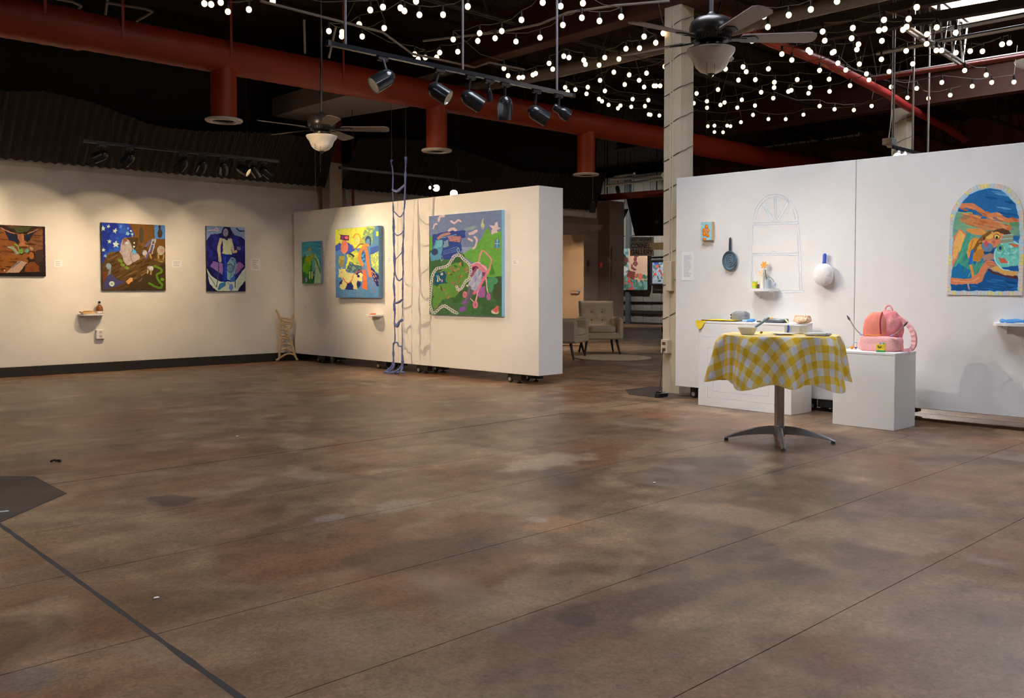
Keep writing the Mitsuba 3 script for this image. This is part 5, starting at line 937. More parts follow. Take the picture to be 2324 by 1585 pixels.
# yellow corner hanging at the front
V, F = [], []
for i in range(13):
    for j in range(9):
        s_, t_ = i / 12, j / 8; V.append((6.704 - .006 * math.sin(5 * s_) - .004 * t_, 4.745 - .115 * s_, P1H + .004 - t_ * .075 * math.sin(math.pi * min(1, s_ + .12))))
for i in range(12):
    for j in range(8): a_ = i * 9 + j; F += [(a_, a_ + 1, a_ + 10), (a_, a_ + 10, a_ + 9)]
part('yellow_cloth', 'hanging_corner', TM(V, F), M_YELLOW, smooth=True)
# joined so that the cloth reads as one: the corner continues the lying part
ty = FL1(1664); t = thing('felt_toaster', 'grey felt toaster with dark knobs at its left end on the wide pedestal', 'toaster')
mm = sq_blob(.055, .078, .046, 3.2, .12, 3, 4, 3); mm.apply_translation((6.88, ty - .01, P1H + .044)); part(t, 'body', mm, M_GREYFELT, smooth=True)
for dx, dz in ((-.018, .03), (.012, .05), (-.02, .056)): part(t, 'knob', sq_blob(.009, .007, .009, 2, 0, 1, 2).apply_translation((6.875 + dx, ty + .070, P1H + dz)), M_BLACK, smooth=True)
part(t, 'slot', bx(6.865, 6.895, ty - .06, ty + .035, P1H + .083, P1H + .089, .002), M_DKGREY)
y = FL1(1700); t = thing('felt_mitt', 'blue felt mitt lying on the wide pedestal right of the grey toaster', 'mitt'); part(t, 'palm', sq_blob(.032, .030, .014, 2.6, .15, 3, 3).apply_translation((6.80, y - .012, P1H + .016)), M_SKYBLUE, smooth=True); part(t, 'cuff', sq_blob(.026, .028, .010, 3, .1, 3, 3).apply_translation((6.80, y + .045, P1H + .010)), M_LTBLUE, smooth=True)
y = FL1(1720); single('felt_scrap', sq_blob(.012, .024, .007, 2.5, .1, 2, 3).apply_translation((6.80, y, P1H + .007)), M_DKGREY, 'small dark felt piece between the blue mitt and the grey griddle', 'small object', smooth=True)
y = FL1(1755); t = thing('felt_griddle', 'dark grey felt griddle pan holding an egg, on the wide pedestal', 'pan')
part(t, 'tray', sq_blob(.062, .100, .012, 4, .14, 4, 4).apply_translation((6.82, y, P1H + .013)), M_DKGREY, smooth=True)
a = np.linspace(0, 2 * math.pi, 30); part(t, 'rim', tube(np.stack([6.82 + .058 * np.sign(np.cos(a)) * np.abs(np.cos(a)) ** .5, y + .095 * np.sign(np.sin(a)) * np.abs(np.sin(a)) ** .5, P1H + .026 + .004 * np.sin(3 * a)], 1), .007, 8, cap=False), M_GREYTEAL, smooth=True)
k = part(t, 'egg_white', sq_blob(.035, .045, .006, 2, .3, 4, 3).apply_translation((6.80, y - .01, P1H + .026)), M_WHITE, smooth=True); part(k, 'yolk', sq_blob(.016, .017, .012, 2, 0, 1, 3).apply_translation((6.785, y + .02, P1H + .034)), M_ORANGE, smooth=True)
y = FL1(1785); single('yellow_strip', tube(curve([(6.80, y + .03, P1H + .03), (6.79, y + .01, P1H + .026), (6.78, y - .01, P1H + .012), (6.775, y - .022, P1H + .006)], 12), .006, 6), mat('pale_yellow', [.84, .76, .36], .8), 'pale yellow bent strip beside the grey griddle', 'small object', smooth=True)
y = at_X(1821, 720, 6.86)[1]; t = thing('woven_loaf', 'peach coloured ribbed loaf at the right end of the wide pedestal', 'loaf')
part(t, 'loaf', sq_blob(.045, .068, .028, 3, .1, 3, 4).apply_translation((6.86, y, P1H + .028)), M_PEACH, smooth=True)
for k in range(6): part(t, 'rib', tube(curve([(6.816, y - .055 + .022 * k, P1H + .02), (6.84, y - .055 + .022 * k, P1H + .058), (6.88, y - .055 + .022 * k, P1H + .058), (6.904, y - .055 + .022 * k, P1H + .02)], 12), .0065, 6), M_PEACH, smooth=True)

# ---------------------------------------------------------------- backpack and small things on the narrow pedestal
q = at_X(2000, 770, 6.70); by = q[1]; Z0 = P2H
t = thing('pink_backpack', 'pink fabric backpack with a front pocket and a looped strap, standing on the narrow pedestal', 'backpack')
def bag(rx, ry, rz, c, m_, name, e=2.6, amp=.12, seed=0, sub=4, par=None):
    mm = sq_blob(rx, ry, rz, e, amp, 2.6, sub, seed); mm.apply_translation(c); return part(par or t, name, mm, m_, smooth=True)
bag(.085, .098, .148, (6.73, by + .046, Z0 + .146), M_CORAL, 'front_panel', 2.5, .10, 1)
bag(.080, .100, .150, (6.77, by - .028, Z0 + .158), M_PINK, 'main_compartment', 2.3, .22, 2)
pk = bag(.095, .152, .062, (6.715, by + .010, Z0 + .056), M_PINKLT, 'pocket', 4.5, .06, 3)
part(pk, 'pocket_opening', sq_blob(.060, .135, .010, 3, .1, 3, 3).apply_translation((6.715, by + .01, Z0 + .114)), M_PINKDK, smooth=True)
part(t, 'zipper', tube(curve([(6.655, by + .125, Z0 + .10), (6.638, by + .08, Z0 + .122), (6.632, by + .03, Z0 + .118), (6.64, by - .03, Z0 + .128)], 20), .004, 6), M_ORANGE, smooth=True)
part(t, 'crease', tube(curve([(6.70, by - .005, Z0 + .295), (6.665, by - .006, Z0 + .24), (6.655, by - .012, Z0 + .16), (6.66, by - .016, Z0 + .12)], 18), .006, 6), M_PINKDK, smooth=True)
a = np.linspace(-.4, math.pi + .4, 16); part(t, 'top_loop', tube(np.stack([6.77 + 0 * a, by - .022 + .026 * np.cos(a), Z0 + .312 + .034 * np.sin(a)], 1), .0075, 8), M_PINKLT, smooth=True)
sp_ = curve([(6.80, by - .085, Z0 + .262), (6.79, by - .15, Z0 + .215), (6.775, by - .205, Z0 + .15), (6.765, by - .222, Z0 + .075), (6.755, by - .205, Z0 + .022), (6.75, by - .15, Z0 + .012), (6.74, by - .09, Z0 + .02)], 60)
V, F = [], []
tt = np.gradient(sp_, axis=0); tt /= np.linalg.norm(tt, axis=1, keepdims=True)
for i, (p_, d_) in enumerate(zip(sp_, tt)):
    w_ = .024 * (.75 + .5 * math.sin(math.pi * min(1, i / 52))); nrm = np.cross(d_, [1.0, 0, 0]); nrm /= np.linalg.norm(nrm); wob_ = .002 * math.sin(i * 1.3)
    for cx2, nn in ((-.014, -w_ * .55), (.014, -w_ * .55), (.014, w_ * .55), (-.014, w_ * .55)): V.append(p_ + [cx2 + wob_, 0, 0] + nrm * nn)
for i in range(len(sp_) - 1):
    for j in range(4): a0, b0 = i * 4 + j, i * 4 + (j + 1) % 4; F += [(a0, b0, b0 + 4), (a0, b0 + 4, a0 + 4)]
F += [(0, 2, 1), (0, 3, 2), (4 * len(sp_) - 4, 4 * len(sp_) - 3, 4 * len(sp_) - 2), (4 * len(sp_) - 4, 4 * len(sp_) - 2, 4 * len(sp_) - 1)]
part(t, 'shoulder_strap', TM(V, F), M_PINKLT, smooth=False)
def brushy(label, a, m_, e, tip):
    t = thing('paint_brush', label, 'paint brush'); a, e = np.asarray(a, float), np.asarray(e, float); mid = (a + e) / 2 + [0, 0, -.012]; c_ = curve([a, mid, e], 16)
    part(t, 'stick', tube(c_, .0045, 8), M_BRUSHWOOD, smooth=True); d_ = c_[-1] - c_[-3]; part(t, 'brush_tip', moved(lathe([(0, -.004), (.006, 0), (.008, .016), (.006, .03), (.002, .042), (0, .043)], 12), aim(e, d_)), tip, smooth=40)
    part(t, 'painted_end', moved(lathe([(0, -.002), (.006, 0), (.007, .012), (.0055, .02), (0, .021)], 10), aim(a, c_[1] - c_[0])), M_LILAC, smooth=40)
brushy('grey paint brush leaning out of the pocket to the left', (6.625, by + .118, Z0 + .118), M_BRUSHWOOD, (6.64, by + .222, Z0 + .232), M_DKGREY)
brushy('grey paint brush leaning out of the pocket to the right', (6.625, by - .105, Z0 + .118), M_BRUSHWOOD, (6.62, by - .205, Z0 + .200), M_DKGREY)
cb = at_z(2021, 797, P2H); t = thing('crayon_box', 'small yellow and green crayon box with a dark curved mark, in front of the backpack', 'box')
cM = frame((6.575, 2.995, P2H), (0.25, -1, 0))
part(t, 'box', moved(bx(-.030, .030, -.014, .014, 0, .058, .002), cM), M_YELLOW)
part(t, 'green_band', moved(bx(-.0305, .0305, -.0145, .0145, .001, .015), cM), M_GREEN)
part(t, 'printed_mark', moved(tube(curve([(-.018, -.0148, .046), (-.012, -.0148, .036), (-.004, -.0148, .036), (.004, -.0148, .044)], 12), .0032, 6), cM), M_BLACK)
part(t, 'printed_mark', moved(tube(curve([(-.018, .0148, .046), (-.012, .0148, .036), (-.004, .0148, .036), (.004, .0148, .044)], 12), .0032, 6), cM), M_BLACK)
for k in range(5): part(t, 'crayon', moved(lathe([(0, .04), (.005, .04), (.005, .066), (.0015, .074), (0, .074)], 8).apply_translation((-.005 + .008 * k, 0, 0)), cM), [M_SAGE, M_LTBLUE, M_LAV, M_SAGE, M_LIME][k])
q = at_z(1932, 793, P2H); single('orange_ball', sq_blob(.013, .013, .013, 2, .05, 2, 3).apply_translation(q + [.01, 0, .013]), M_ORANGE, 'small orange ball at the left end of the narrow pedestal', 'ball', smooth=True)
q = at_z(1941, 793, P2H) + [.01, 0, 0]; t = thing('glue_stick', 'small white tube with blue bands and a red base beside the orange ball', 'tube')
part(t, 'tube', lathe([(0, .008), (.011, .008), (.011, .048), (0, .048)], 14).apply_translation(q), M_WHITE); part(t, 'base', lathe([(0, 0), (.009, 0), (.009, .008), (0, .008)], 12).apply_translation(q), M_PINK); part(t, 'band', lathe([(.0114, .010), (.0114, .018)], 14).apply_translation(q), M_BLUEPAINT); part(t, 'cap', lathe([(0, .048), (.010, .048), (.010, .056), (0, .056)], 14).apply_translation(q), M_LTBLUE); part(t, 'printed_mark', lathe([(.0114, .028), (.0114, .036)], 14).apply_translation(q), M_PEACH)
q = at_z(1951, 793, P2H) + [.02, 0, .008]; single('green_crayon', rod(q + [0, .016, 0], q - [0, .018, 0], .0075, 10), mat('leaf_green', [.34, .50, .09], .7), 'short green crayon stub lying left of the backpack', 'crayon')
q = at_z(2000, 797, P2H) + [.01, 0, .006]; single('orange_crayon', sq_blob(.012, .020, .007, 2.4, .1, 2, 3).apply_translation(q), mat('dull_orange', [.72, .40, .14], .7), 'small dull orange piece lying in front of the backpack pocket', 'crayon', smooth=True)
# ---------------------------------------------------------------- round table with gingham cloth
tc = at_z(1768, 1003, 0); TX, TY = tc[0], tc[1]; TH = 0.735
t = thing('round_table', 'round pedestal table with fluted metal post and curved feet under the checked cloth', 'table')
part(t, 'table_top', lathe([(0, TH - .03), (.37, TH - .03), (.375, TH - .02), (.375, TH - .008), (.37, TH - .004), (0, TH - .004)], 48).apply_translation((TX, TY, 0)), M_BROWN, smooth=40)
a = np.arange(48) * 2 * np.pi / 48; rr = .030 + .0035 * np.cos(8 * a)
v = np.concatenate([np.stack([TX + rr * np.cos(a), TY + rr * np.sin(a), 0 * a + z], 1) for z in (.07, TH - .03)]); f = [(i, (i + 1) % 48, 48 + (i + 1) % 48) for i in range(48)] + [(i, 48 + (i + 1) % 48, 48 + i) for i in range(48)]
part(t, 'post', TM(v, f), M_CHROME, smooth=60)
part(t, 'hub', lathe([(0, .035), (.034, .035), (.038, .045), (.038, .105), (.033, .115), (0, .115)], 24).apply_translation((TX, TY, 0)), M_CASTMETAL, smooth=40)
part(t, 'mounting_plate', bx(TX - .12, TX + .12, TY - .12, TY + .12, TH - .045, TH - .03), M_BLACK)
tips = [at_z(1652, 1012, 0), at_z(1884, 1019, 0), at_z(1783, 1034, 0)]; dirs = [math.atan2(q[1] - TY, q[0] - TX) for q in tips]
ref = dirs[2]                                                       # the foot towards the viewer; the other three at right angles
for k in range(4):
    an = ref + k * math.pi / 2; s_ = np.linspace(.03, .365, 14); top = .108 - .085 * ((s_ - .03) / .335) ** 1.7; bot = np.maximum(0.040 - .0 * s_, .0) * (1 - ((s_ - .03) / .335) ** 2) + .0135
    V, F = [], []
    for i, r_ in enumerate(s_):
        w_ = .019 - .006 * (i / 13)
        for (yy, zz) in ((-w_, bot[i]), (w_, bot[i]), (w_ * .8, top[i] - .003), (w_ * .35, top[i] + .002), (-w_ * .35, top[i] + .002), (-w_ * .8, top[i] - .003)): V.append((r_, yy, zz))
    for i in range(13):
        for j in range(6): p_, q_ = i * 6 + j, i * 6 + (j + 1) % 6; F += [(p_, p_ + 6, q_ + 6), (p_, q_ + 6, q_)]
    F += [(0, j, j + 1) for j in range(1, 5)] + [(78, 78 + j + 1, 78 + j) for j in range(1, 5)]
    M = frame((TX, TY, 0), (math.cos(an), math.sin(an), 0)); k_ = part(t, 'foot', moved(TM(V, F), M), M_CASTMETAL, smooth=35)
    part(k_, 'glide', moved(lathe([(0, 0), (.014, 0), (.014, .016), (0, .016)], 14).apply_translation((.352, 0, 0)), M), M_DKGREY)
# cloth
R0 = .384; nphi, ns = 400, 46; HEM = .345
fold = lambda ph: (np.cos(8 * ph + 0.6) * .95 + np.cos(5 * ph + 2.1) * .45 + np.cos(12 * ph + 4.0) * .30 + np.cos(3 * ph + 1.0) * .25)
phi = np.linspace(0, 2 * np.pi, nphi, endpoint=False); fo_ = fold(phi); V, UVs = [], []
nr = 10
for i in range(nr + 1):                                             # flat top
    r_ = (R0 - .012) * i / nr
    for p_ in phi: V.append((r_ * math.cos(p_), r_ * math.sin(p_), TH + .002)); UVs.append((r_ * math.cos(p_), r_ * math.sin(p_)))
hemv = HEM + .018 * np.cos(4 * phi + .5) + .016 * fo_
for j in range(1, ns + 1):
    t_ = j / ns
    for k, p_ in enumerate(phi):
        s_ = t_ * hemv[k]; bend = min(1, s_ / .03); ease = min(1, s_ / .07)
        r_ = R0 - .012 + .012 * math.sin(bend * math.pi / 2) + s_ * .145 + (.042 * fo_[k] * ease * (.50 + .65 * t_))
        cr = .010 * (meshkit.noise(np.array([[p_ * 4.2, s_ * 11, 3.]]), 4)[0] - .5) * ease
        z_ = TH + .002 - .012 * (1 - math.cos(bend * math.pi / 2)) - max(0, s_ - .03) * .985 - (.004 * bend)
        dp = .05 * ease * math.sin(9 * p_ + .6) * t_ * .5
        rq = max(r_ + cr, .3815 + .05 * s_); V.append((rq * math.cos(p_ + dp), rq * math.sin(p_ + dp), z_)); q_ = R0 + s_; UVs.append((q_ * math.cos(p_), q_ * math.sin(p_)))
rows = nr + 1 + ns; F = []
for i in range(rows - 1):
    for k in range(nphi): a_, b_ = i * nphi + k, i * nphi + (k + 1) % nphi; F += [(a_, a_ + nphi, b_ + nphi), (a_, b_ + nphi, b_)]
V = np.array(V) + [TX, TY, 0]; UVs = np.array(UVs); ca, sa = math.cos(.35), math.sin(.35); UVs = np.stack([UVs[:, 0] * ca - UVs[:, 1] * sa + 5, UVs[:, 0] * sa + UVs[:, 1] * ca + 5], 1)
single('tablecloth', TM(V, F), M_GINGHAM, 'yellow and white checked tablecloth falling in folds over the round table', 'tablecloth', smooth=True, uv=UVs)
# things on the cloth
TT = TH + .0035
def onT(px, py): return at_z(px, py, TT)
q = at_d(1697, 756, 6.02); q[2] = TT; t = thing('sculpted_saucepan', 'cream coloured faceted saucepan with a grey handle on the left of the round table', 'pan')
a6 = 9
part(t, 'bowl', lathe([(0, 0), (.045, 0), (.070, .05), (.066, .052), (.044, .008), (0, .008)], a6).apply_transform(trimesh.transformations.scale_matrix(.95, (0, 0, 0))).apply_translation(q), M_IVORY)
h0 = q + RT * .052 + [0, 0, .050]; h1 = q + RT * .150 + [0, 0, .112] + FW * .03
part(t, 'handle', cat(beam(h0, h1, .016, .010)), M_GREYTEAL)
q = at_d(1778, 756, 6.0); q[2] = TT; single('white_plate', lathe([(0, 0), (.045, 0), (.075, .008), (.077, .011), (.072, .011), (.045, .005), (0, .005)], 40).apply_translation(q), M_WHITE, 'flat white plate near the middle of the round table', 'plate', smooth=40)
q = at_d(1806, 757, 6.16); q[2] = TT; bM = frame(q, (-0.06, -1, 0)); t = thing('white_box', 'small white box with a blue stripe on the right of the round table', 'box')
part(t, 'box', moved(bx(-.062, .062, -.05, .05, 0, .060, .003), bM), M_WHITE)
sd = -1 if (bM @ np.array([0, -1, 0, 0]))[0] < 0 else 1
part(t, 'blue_stripe', moved(tube(curve([(-.030, sd * .052, .004), (-.026, sd * .053, .02), (-.024, sd * .053, .04), (-.027, sd * .052, .057)], 12), .0075, 8), bM), M_BLUEPAINT, smooth=True)
q = at_d(1856, 760, 5.86); q[2] = TT; mm = sq_blob(.040, .085, .012, 2.6, .5, 4, 4, 6); single('white_napkin', moved(mm, frame(q + [0, 0, .011], (.75, .66, 0))), M_WHITE, 'crumpled white napkin at the right rim of the round table', 'napkin', smooth=True)
q = at_d(1728, 752, 6.16); q[2] = TT; single('brown_bean', sq_blob(.012, .009, .008, 2, .1, 2, 2).apply_translation(q + [0, 0, .008]), M_CRUST, 'tiny brown lump between the saucepan and the plate', 'small object', smooth=True)

# ---------------------------------------------------------------- armchairs and rug behind the left hand movable walls
def armchair(label, c, facing):
    """local x to the chair's left, y forward"""
    t = thing('armchair', label, 'armchair', 'beige armchairs'); f_ = np.asarray(facing, float); f_ /= np.linalg.norm(f_); M = frame((c[0], c[1], 0), (f_[1], -f_[0], 0))
    P_ = lambda m: moved(m, M)
    part(t, 'seat_base', P_(bx(-.315, .315, -.30, .34, .235, .345, .02)), M_CHAIR, smooth=30)
    part(t, 'seat_cushion', P_(sq_blob(.235, .29, .062, 5, 0, 1, 4).apply_translation((0, .055, .395))), M_CHAIR, smooth=True)
    for s in (-1, 1): part(t, 'arm', P_(bx(s * .24, s * .325, -.30, .345, .235, .585, .03)), M_CHAIR, smooth=30)
    nx, nz = 40, 30; V, F = [], []
    btn = [(-.09, .66), (.09, .66), (-.09, .53), (.09, .53)]
    def front(x, z):
        d = 0
        for bx_, bz_ in btn: d -= .022 * math.exp(-((x - bx_) ** 2 + (z - bz_) ** 2) / .0012)
        e = max(0, abs(x) / .275 - .88) ** 2 * 2.2 + max(0, (z - .80) / .06) ** 2 * .02
        return -.155 - .22 * (z - .38) + d - e
    for i in range(nx + 1):
        for j in range(nz + 1): x = -.275 + .55 * i / nx; z = .34 + .50 * j / nz; w_ = 1 + .06 * (z - .34); V.append((x * w_, front(x, z), z))
    for i in range(nx):
        for j in range(nz): a_ = i * (nz + 1) + j; F += [(a_, a_ + nz + 1, a_ + nz + 2), (a_, a_ + nz + 2, a_ + 1)]
    V = np.array(V); F = np.array(F); nb = len(V); bk = V.copy(); bk[:, 1] = np.minimum(V[:, 1] - .07, -.24 - .22 * (V[:, 2] - .38)); Vs = np.vstack([V, bk]); Fs = [tuple(x) for x in F] + [(a_ + nb, c_ + nb, b_ + nb) for a_, b_, c_ in F]
    rim_ = [i * (nz + 1) for i in range(nx + 1)] + [nx * (nz + 1) + j for j in range(1, nz + 1)] + [i * (nz + 1) + nz for i in range(nx - 1, -1, -1)] + [j for j in range(nz - 1, 0, -1)]
    for i in range(len(rim_)): a_, b_ = rim_[i], rim_[(i + 1) % len(rim_)]; Fs += [(a_, a_ + nb, b_ + nb), (a_, b_ + nb, b_)]
    bk_ = part(t, 'backrest', P_(TM(Vs, Fs)), M_CHAIR, smooth=40)
    for x, z in btn: part(bk_, 'button', P_(sq_blob(.012, .006, .012, 2, 0, 1, 2).apply_translation((x, front(x, z) + .004, z))), M_BUTTON, smooth=True)
    for sx_, sy_ in ((-1, 1), (1, 1), (-1, -1), (1, -1)): part(t, 'leg', P_(tube([(sx_ * .235, sy_ * .22 + .01, .245), (sx_ * .285, sy_ * .285 + .01, 0.0)], [.022, .014], 10)), M_BLACK, smooth=40)
fl, fr = at_z(1326, 805), at_z(1408, 804.5); md = (fl + fr) / 2; fc = np.array([-(fl - fr)[1], (fl - fr)[0], 0]); fc /= np.linalg.norm(fc)
if fc @ FW > 0: fc = -fc
armchair('beige button backed armchair seen from the front, on the left of the corridor', md - fc * .295, fc)
q = at_z(1303, 816); fc2 = RT * .93 - FW * .38; fc2 /= np.linalg.norm(fc2); sd2 = np.array([-fc2[1], fc2[0], 0])
armchair('beige armchair seen from the side, half hidden by the end of the movable wall', q - fc2 * .295 + sd2 * .26, fc2)
rc = (at_z(1305, 813.5) + at_z(1476, 812)) / 2; rw_ = np.linalg.norm(at_z(1305, 813.5) - at_z(1476, 812)) / 2
single('round_rug', lathe([(0, .001), (rw_ - .004, .001), (rw_, .005), (rw_ - .004, .012), (0, .013)], 72).apply_translation((rc[0], rc[1], 0)), M_RUG, 'round beige rug in front of the armchairs', 'rug', smooth=40)
# door standing open
dt = at_d(1325, 539, 16.2); hinge = np.array([dt[0] - .42, WALLY - .02, 0]); dd = np.array([dt[0], dt[1], 0]) - hinge; wd = min(.92, np.linalg.norm(dd)); DM = frame(hinge, dd)
dk_ = struct('door_1', moved(bx(0, wd, -.022, .022, .012, 2.02, .004), DM), M_DOOR, 'open wooden door behind the beige armchair')
part('door_1', 'handle', moved(cat(rod((wd - .07, .02, 1.0), (wd - .07, .075, 1.0), .011), rod((wd - .07, -.02, 1.0), (wd - .07, -.075, 1.0), .011), rod((wd - .07, .07, 1.0), (wd - .20, .07, 1.0), .010), rod((wd - .07, -.07, 1.0), (wd - .20, -.07, 1.0), .010), lathe([(0, -.03), (.028, -.03), (.028, .03), (0, .03)], 16).apply_transform(trimesh.transformations.rotation_matrix(math.pi / 2, (1, 0, 0))).apply_translation((wd - .07, 0, 1.0))), DM), M_GALV, label='metal lever handle')
part('door_1', 'latch_plate', moved(bx(wd - .001, wd + .002, -.012, .012, .92, 1.08), DM), M_GALV)
q = at_Y(1338, 597, WALLY - .3); t = thing('fire_alarm_box', 'small box and red pull tag on the taupe wall end right of the open door', 'alarm box')
q = at_X(1339, 597, 13.05); part(t, 'box', bx(12.99, 13.05, q[1] - .045, q[1] + .045, q[2] - .06, q[2] + .06, .006), M_PIPE); q2 = at_X(1349, 602, 13.05); part(t, 'red_tag', bx(12.98, 13.05, WALLY - .36, WALLY - .30, q2[2] - .05, q2[2] + .05, .004), M_RED)
# hanging sign
sp = [at_d(1430, 538, 18.0), at_d(1484, 538, 18.0)]; u = sp[1] - sp[0]; u[2] = 0; sw = np.linalg.norm(u); s1_, s2_ = at_d(1430, 538, 18.0)[2], at_d(1430, 581, 18.0)[2]; SM = frame(sp[0], u); sy = np.sign(np.dot(SM[:3, 1], -FW)); sh = s1_ - s2_
t = thing('hanging_sign', 'tan hanging sign reading ART WORKS and CORNEL GALLERY in the corridor', 'sign')
part(t, 'board', moved(bx(0, sw, 0, -sy * .03, -sh, 0, .004), SM), M_SIGN)
def text(par, s_, x0, z0, hgt, width, bold=True):
    m = meshkit.text_mesh(s_, hgt, .003, bold); b_ = m.bounds; m.apply_translation(-b_[0]); m.apply_scale([width / (b_[1] - b_[0])[0], 1, 1]); R_ = np.eye(4); R_[:3, :3] = np.array([[1, 0, 0], [0, 0, -1], [0, 1, 0]]) ; m.apply_transform(R_); m.apply_translation((x0, 0, z0))
    if sy > 0: m.vertices = np.array(m.vertices) * [1, -1, 1]; m.faces = np.array(m.faces)[:, ::-1]
    m.apply_translation((0, sy * .0005, 0)); part(par, 'lettering', moved(m, SM), M_LETTER, label='black lettering')
text(t, 'ART WORKS', sw * .05, -sh * .23, sh * .15, sw * .86); text(t, 'CORNEL', sw * .05, -sh * .60, sh * .24, sw * .82); text(t, 'GALLERY', sw * .05, -sh * .93, sh * .24, sw * .90)
part(t, 'rule', moved(bx(sw * .03, sw * .93, 0, sy * .002, -sh * .30, -sh * .285), SM), M_LETTER)
for x in (.15, .85): part(t, 'hanging_wire', moved(rod((sw * x, -sy * .015, 0), (sw * x, -sy * .015, DECKZ - sp[0][2]), .004, 6), SM), M_BLACK)
a, b_ = at_d(1479, 551, 17.8), at_d(1508, 551, 17.8); h_ = a[2] - at_d(1479, 567, 17.8)[2]; u2 = b_ - a; u2[2] = 0; SM2 = frame(a, u2); w2 = np.linalg.norm(u2)
t = thing('hanging_sign', 'small yellowish sign overlapping the right end of the gallery sign', 'sign'); part(t, 'board', moved(bx(0, w2, -.02, 0, -h_, 0, .004), SM2), M_SIGNY); part(t, 'printed_lines', moved(cat(bx(w2 * .3, w2 * .7, -.022, .002, -h_ * .42, -h_ * .36), bx(w2 * .25, w2 * .75, -.022, .002, -h_ * .62, -h_ * .56)), SM2), M_PRINT); part(t, 'hanging_wire', moved(rod((w2 * .5, -.01, 0), (w2 * .5, -.01, DECKZ - a[2]), .004, 6), SM2), M_BLACK)

# ---------------------------------------------------------------- soft ladders
LXY = at_z(902, 849); lt = LXY[0]; LPN = np.array([-1.0, 0, 0])
def onLad(px, py): return at_X(px, py, lt)
cc = lambda s: (lambda x, y: (860 + x * s, y))
def yc(pts, y0): return [onLad(860 + x * .17668, y0 + y * .17668) for x, y in pts]
t = thing('rope_ladder', 'tall blue crocheted rope ladder hanging in front of the left hand movable wall', 'ladder')
def ropey(pts, r, seed, n=260, knob=.75, par=t, name='rail', m_=None):
    c_ = curve(pts, n); s_ = np.linspace(0, 1, len(c_)); rr_ = np.interp(s_, np.linspace(0, 1, len(r)), r); k = meshkit.fbm(np.stack([s_ * 40, 0 * s_ + seed, 0 * s_], 1), 3, seed); rr_ = rr_ * (1 - knob + 2 * knob * k)
    c_ = c_ + np.stack([0 * s_, .006 * (meshkit.fbm(np.stack([s_ * 55, 0 * s_ + 9, 0 * s_ + seed], 1), 2, seed) - .5), 0 * s_], 1)
    return part(par, name, tube(c_, rr_, 8), m_ or M_YARN, smooth=True)
ropey(yc([(168, 130), (160, 160), (180, 300), (178, 500), (182, 700), (186, 900), (190, 1100), (196, 1330), (203, 1580)], 340) + yc([(200, 120), (190, 260), (202, 420), (196, 520), (204, 640), (200, 760), (206, 980), (186, 1040), (186, 1260)], 600), [.014, .008, .010, .007, .009, .011, .016, .012, .016, .017, .010, .016, .014, .012, .008, .007, .012, .013], 1)
ropey(yc([(346, 90), (344, 200), (338, 440), (330, 700), (320, 800), (318, 1040), (306, 1300), (310, 1560)], 340) + yc([(308, 120), (306, 300), (302, 450), (302, 600), (298, 720), (300, 1040), (296, 1080), (304, 1260)], 600), [.015, .011, .012, .009, .010, .010, .011, .009, .008, .007, .009, .006, .005, .005, .005, .012, .013], 2)
for pts, y0, r in [([(172, 510), (230, 535), (280, 500), (330, 455)], 340, .016), ([(188, 790), (270, 862), (322, 792)], 340, .007), ([(192, 1060), (235, 1102), (290, 1075), (316, 1035)], 340, .007), ([(205, 1415), (260, 1360), (304, 1305)], 340, .006), ([(205, 120), (235, 190), (265, 210), (306, 175)], 600, .009), ([(200, 500), (250, 490), (306, 450)], 600, .013), ([(202, 760), (236, 800), (262, 740), (300, 716)], 600, .016), ([(196, 1005), (240, 1010), (250, 1048), (298, 1058)], 600, .009)]:
    ropey(yc(pts, y0), [r * .9, r, r * .9], int(pts[0][1]), 40, .35, name='rung')
for pts in ([(186, 1250), (160, 1320), (130, 1380), (200, 1392)], [(186, 1250), (186, 1320), (170, 1375), (110, 1392)], [(304, 1250), (280, 1330), (230, 1390), (170, 1395)], [(304, 1250), (300, 1330), (330, 1380), (375, 1388)], [(120, 1385), (220, 1398), (300, 1385)]):
    w_ = [onLad(860 + x * .17668, 600 + y * .17668) for x, y in pts]
    w_ = [np.array([q[0] - (.05 if i > 1 else 0), q[1], max(q[2], .012)]) for i, q in enumerate(w_)]; ropey(w_, [.012, .014, .012], int(pts[1][0]), 40, .35, name='floor_strand')
for px, py in ((889, 363), (921, 356)): a = onLad(px, py); part(t, 'hanging_thread', rod(a, (a[0], a[1], 3.302), .0018, 5), M_CORD)
# jute ladder in the corner
t = thing('twig_ladder', 'small crooked jute wrapped ladder leaning in the corner by the cream wall', 'ladder')
def J(x, y): k = at_pl(610 + x * .12478, 680 + y * .12478, (6.36, 11.60, 0), np.array([.35, 1, 0])); return np.array([k[0], k[1], max(k[2], .016)])
def jut(pts, r, name, seed): ropey([J(*p) for p in pts], [r, r * 1.05, r], seed, 60, .25, t, name, M_JUTE)
jut([(130, 190), (160, 240), (190, 340), (222, 440), (200, 560), (220, 700), (216, 820), (196, 960), (186, 1070), (130, 1110)], .017, 'rail', 1)
jut([(450, 270), (420, 370), (412, 470), (370, 540)], .017, 'rail', 2); jut([(330, 520), (345, 620), (400, 760), (440, 880), (470, 1010), (520, 1100)], .017, 'rail', 3)
for k, pts in enumerate([[(180, 350), (280, 342), (410, 375)], [(200, 360), (300, 400), (390, 420)], [(215, 440), (300, 440), (400, 440)], [(200, 550), (270, 548), (340, 560)], [(220, 440), (300, 480), (330, 520)], [(215, 665), (280, 655), (370, 690)], [(220, 690), (300, 712), (380, 730)], [(215, 830), (290, 805), (430, 830)], [(215, 930), (300, 890), (430, 870)], [(340, 900), (400, 930), (450, 960)], [(190, 1070), (290, 1010), (380, 985), (470, 1015)]]): jut(pts, .013, 'rung', 10 + k)
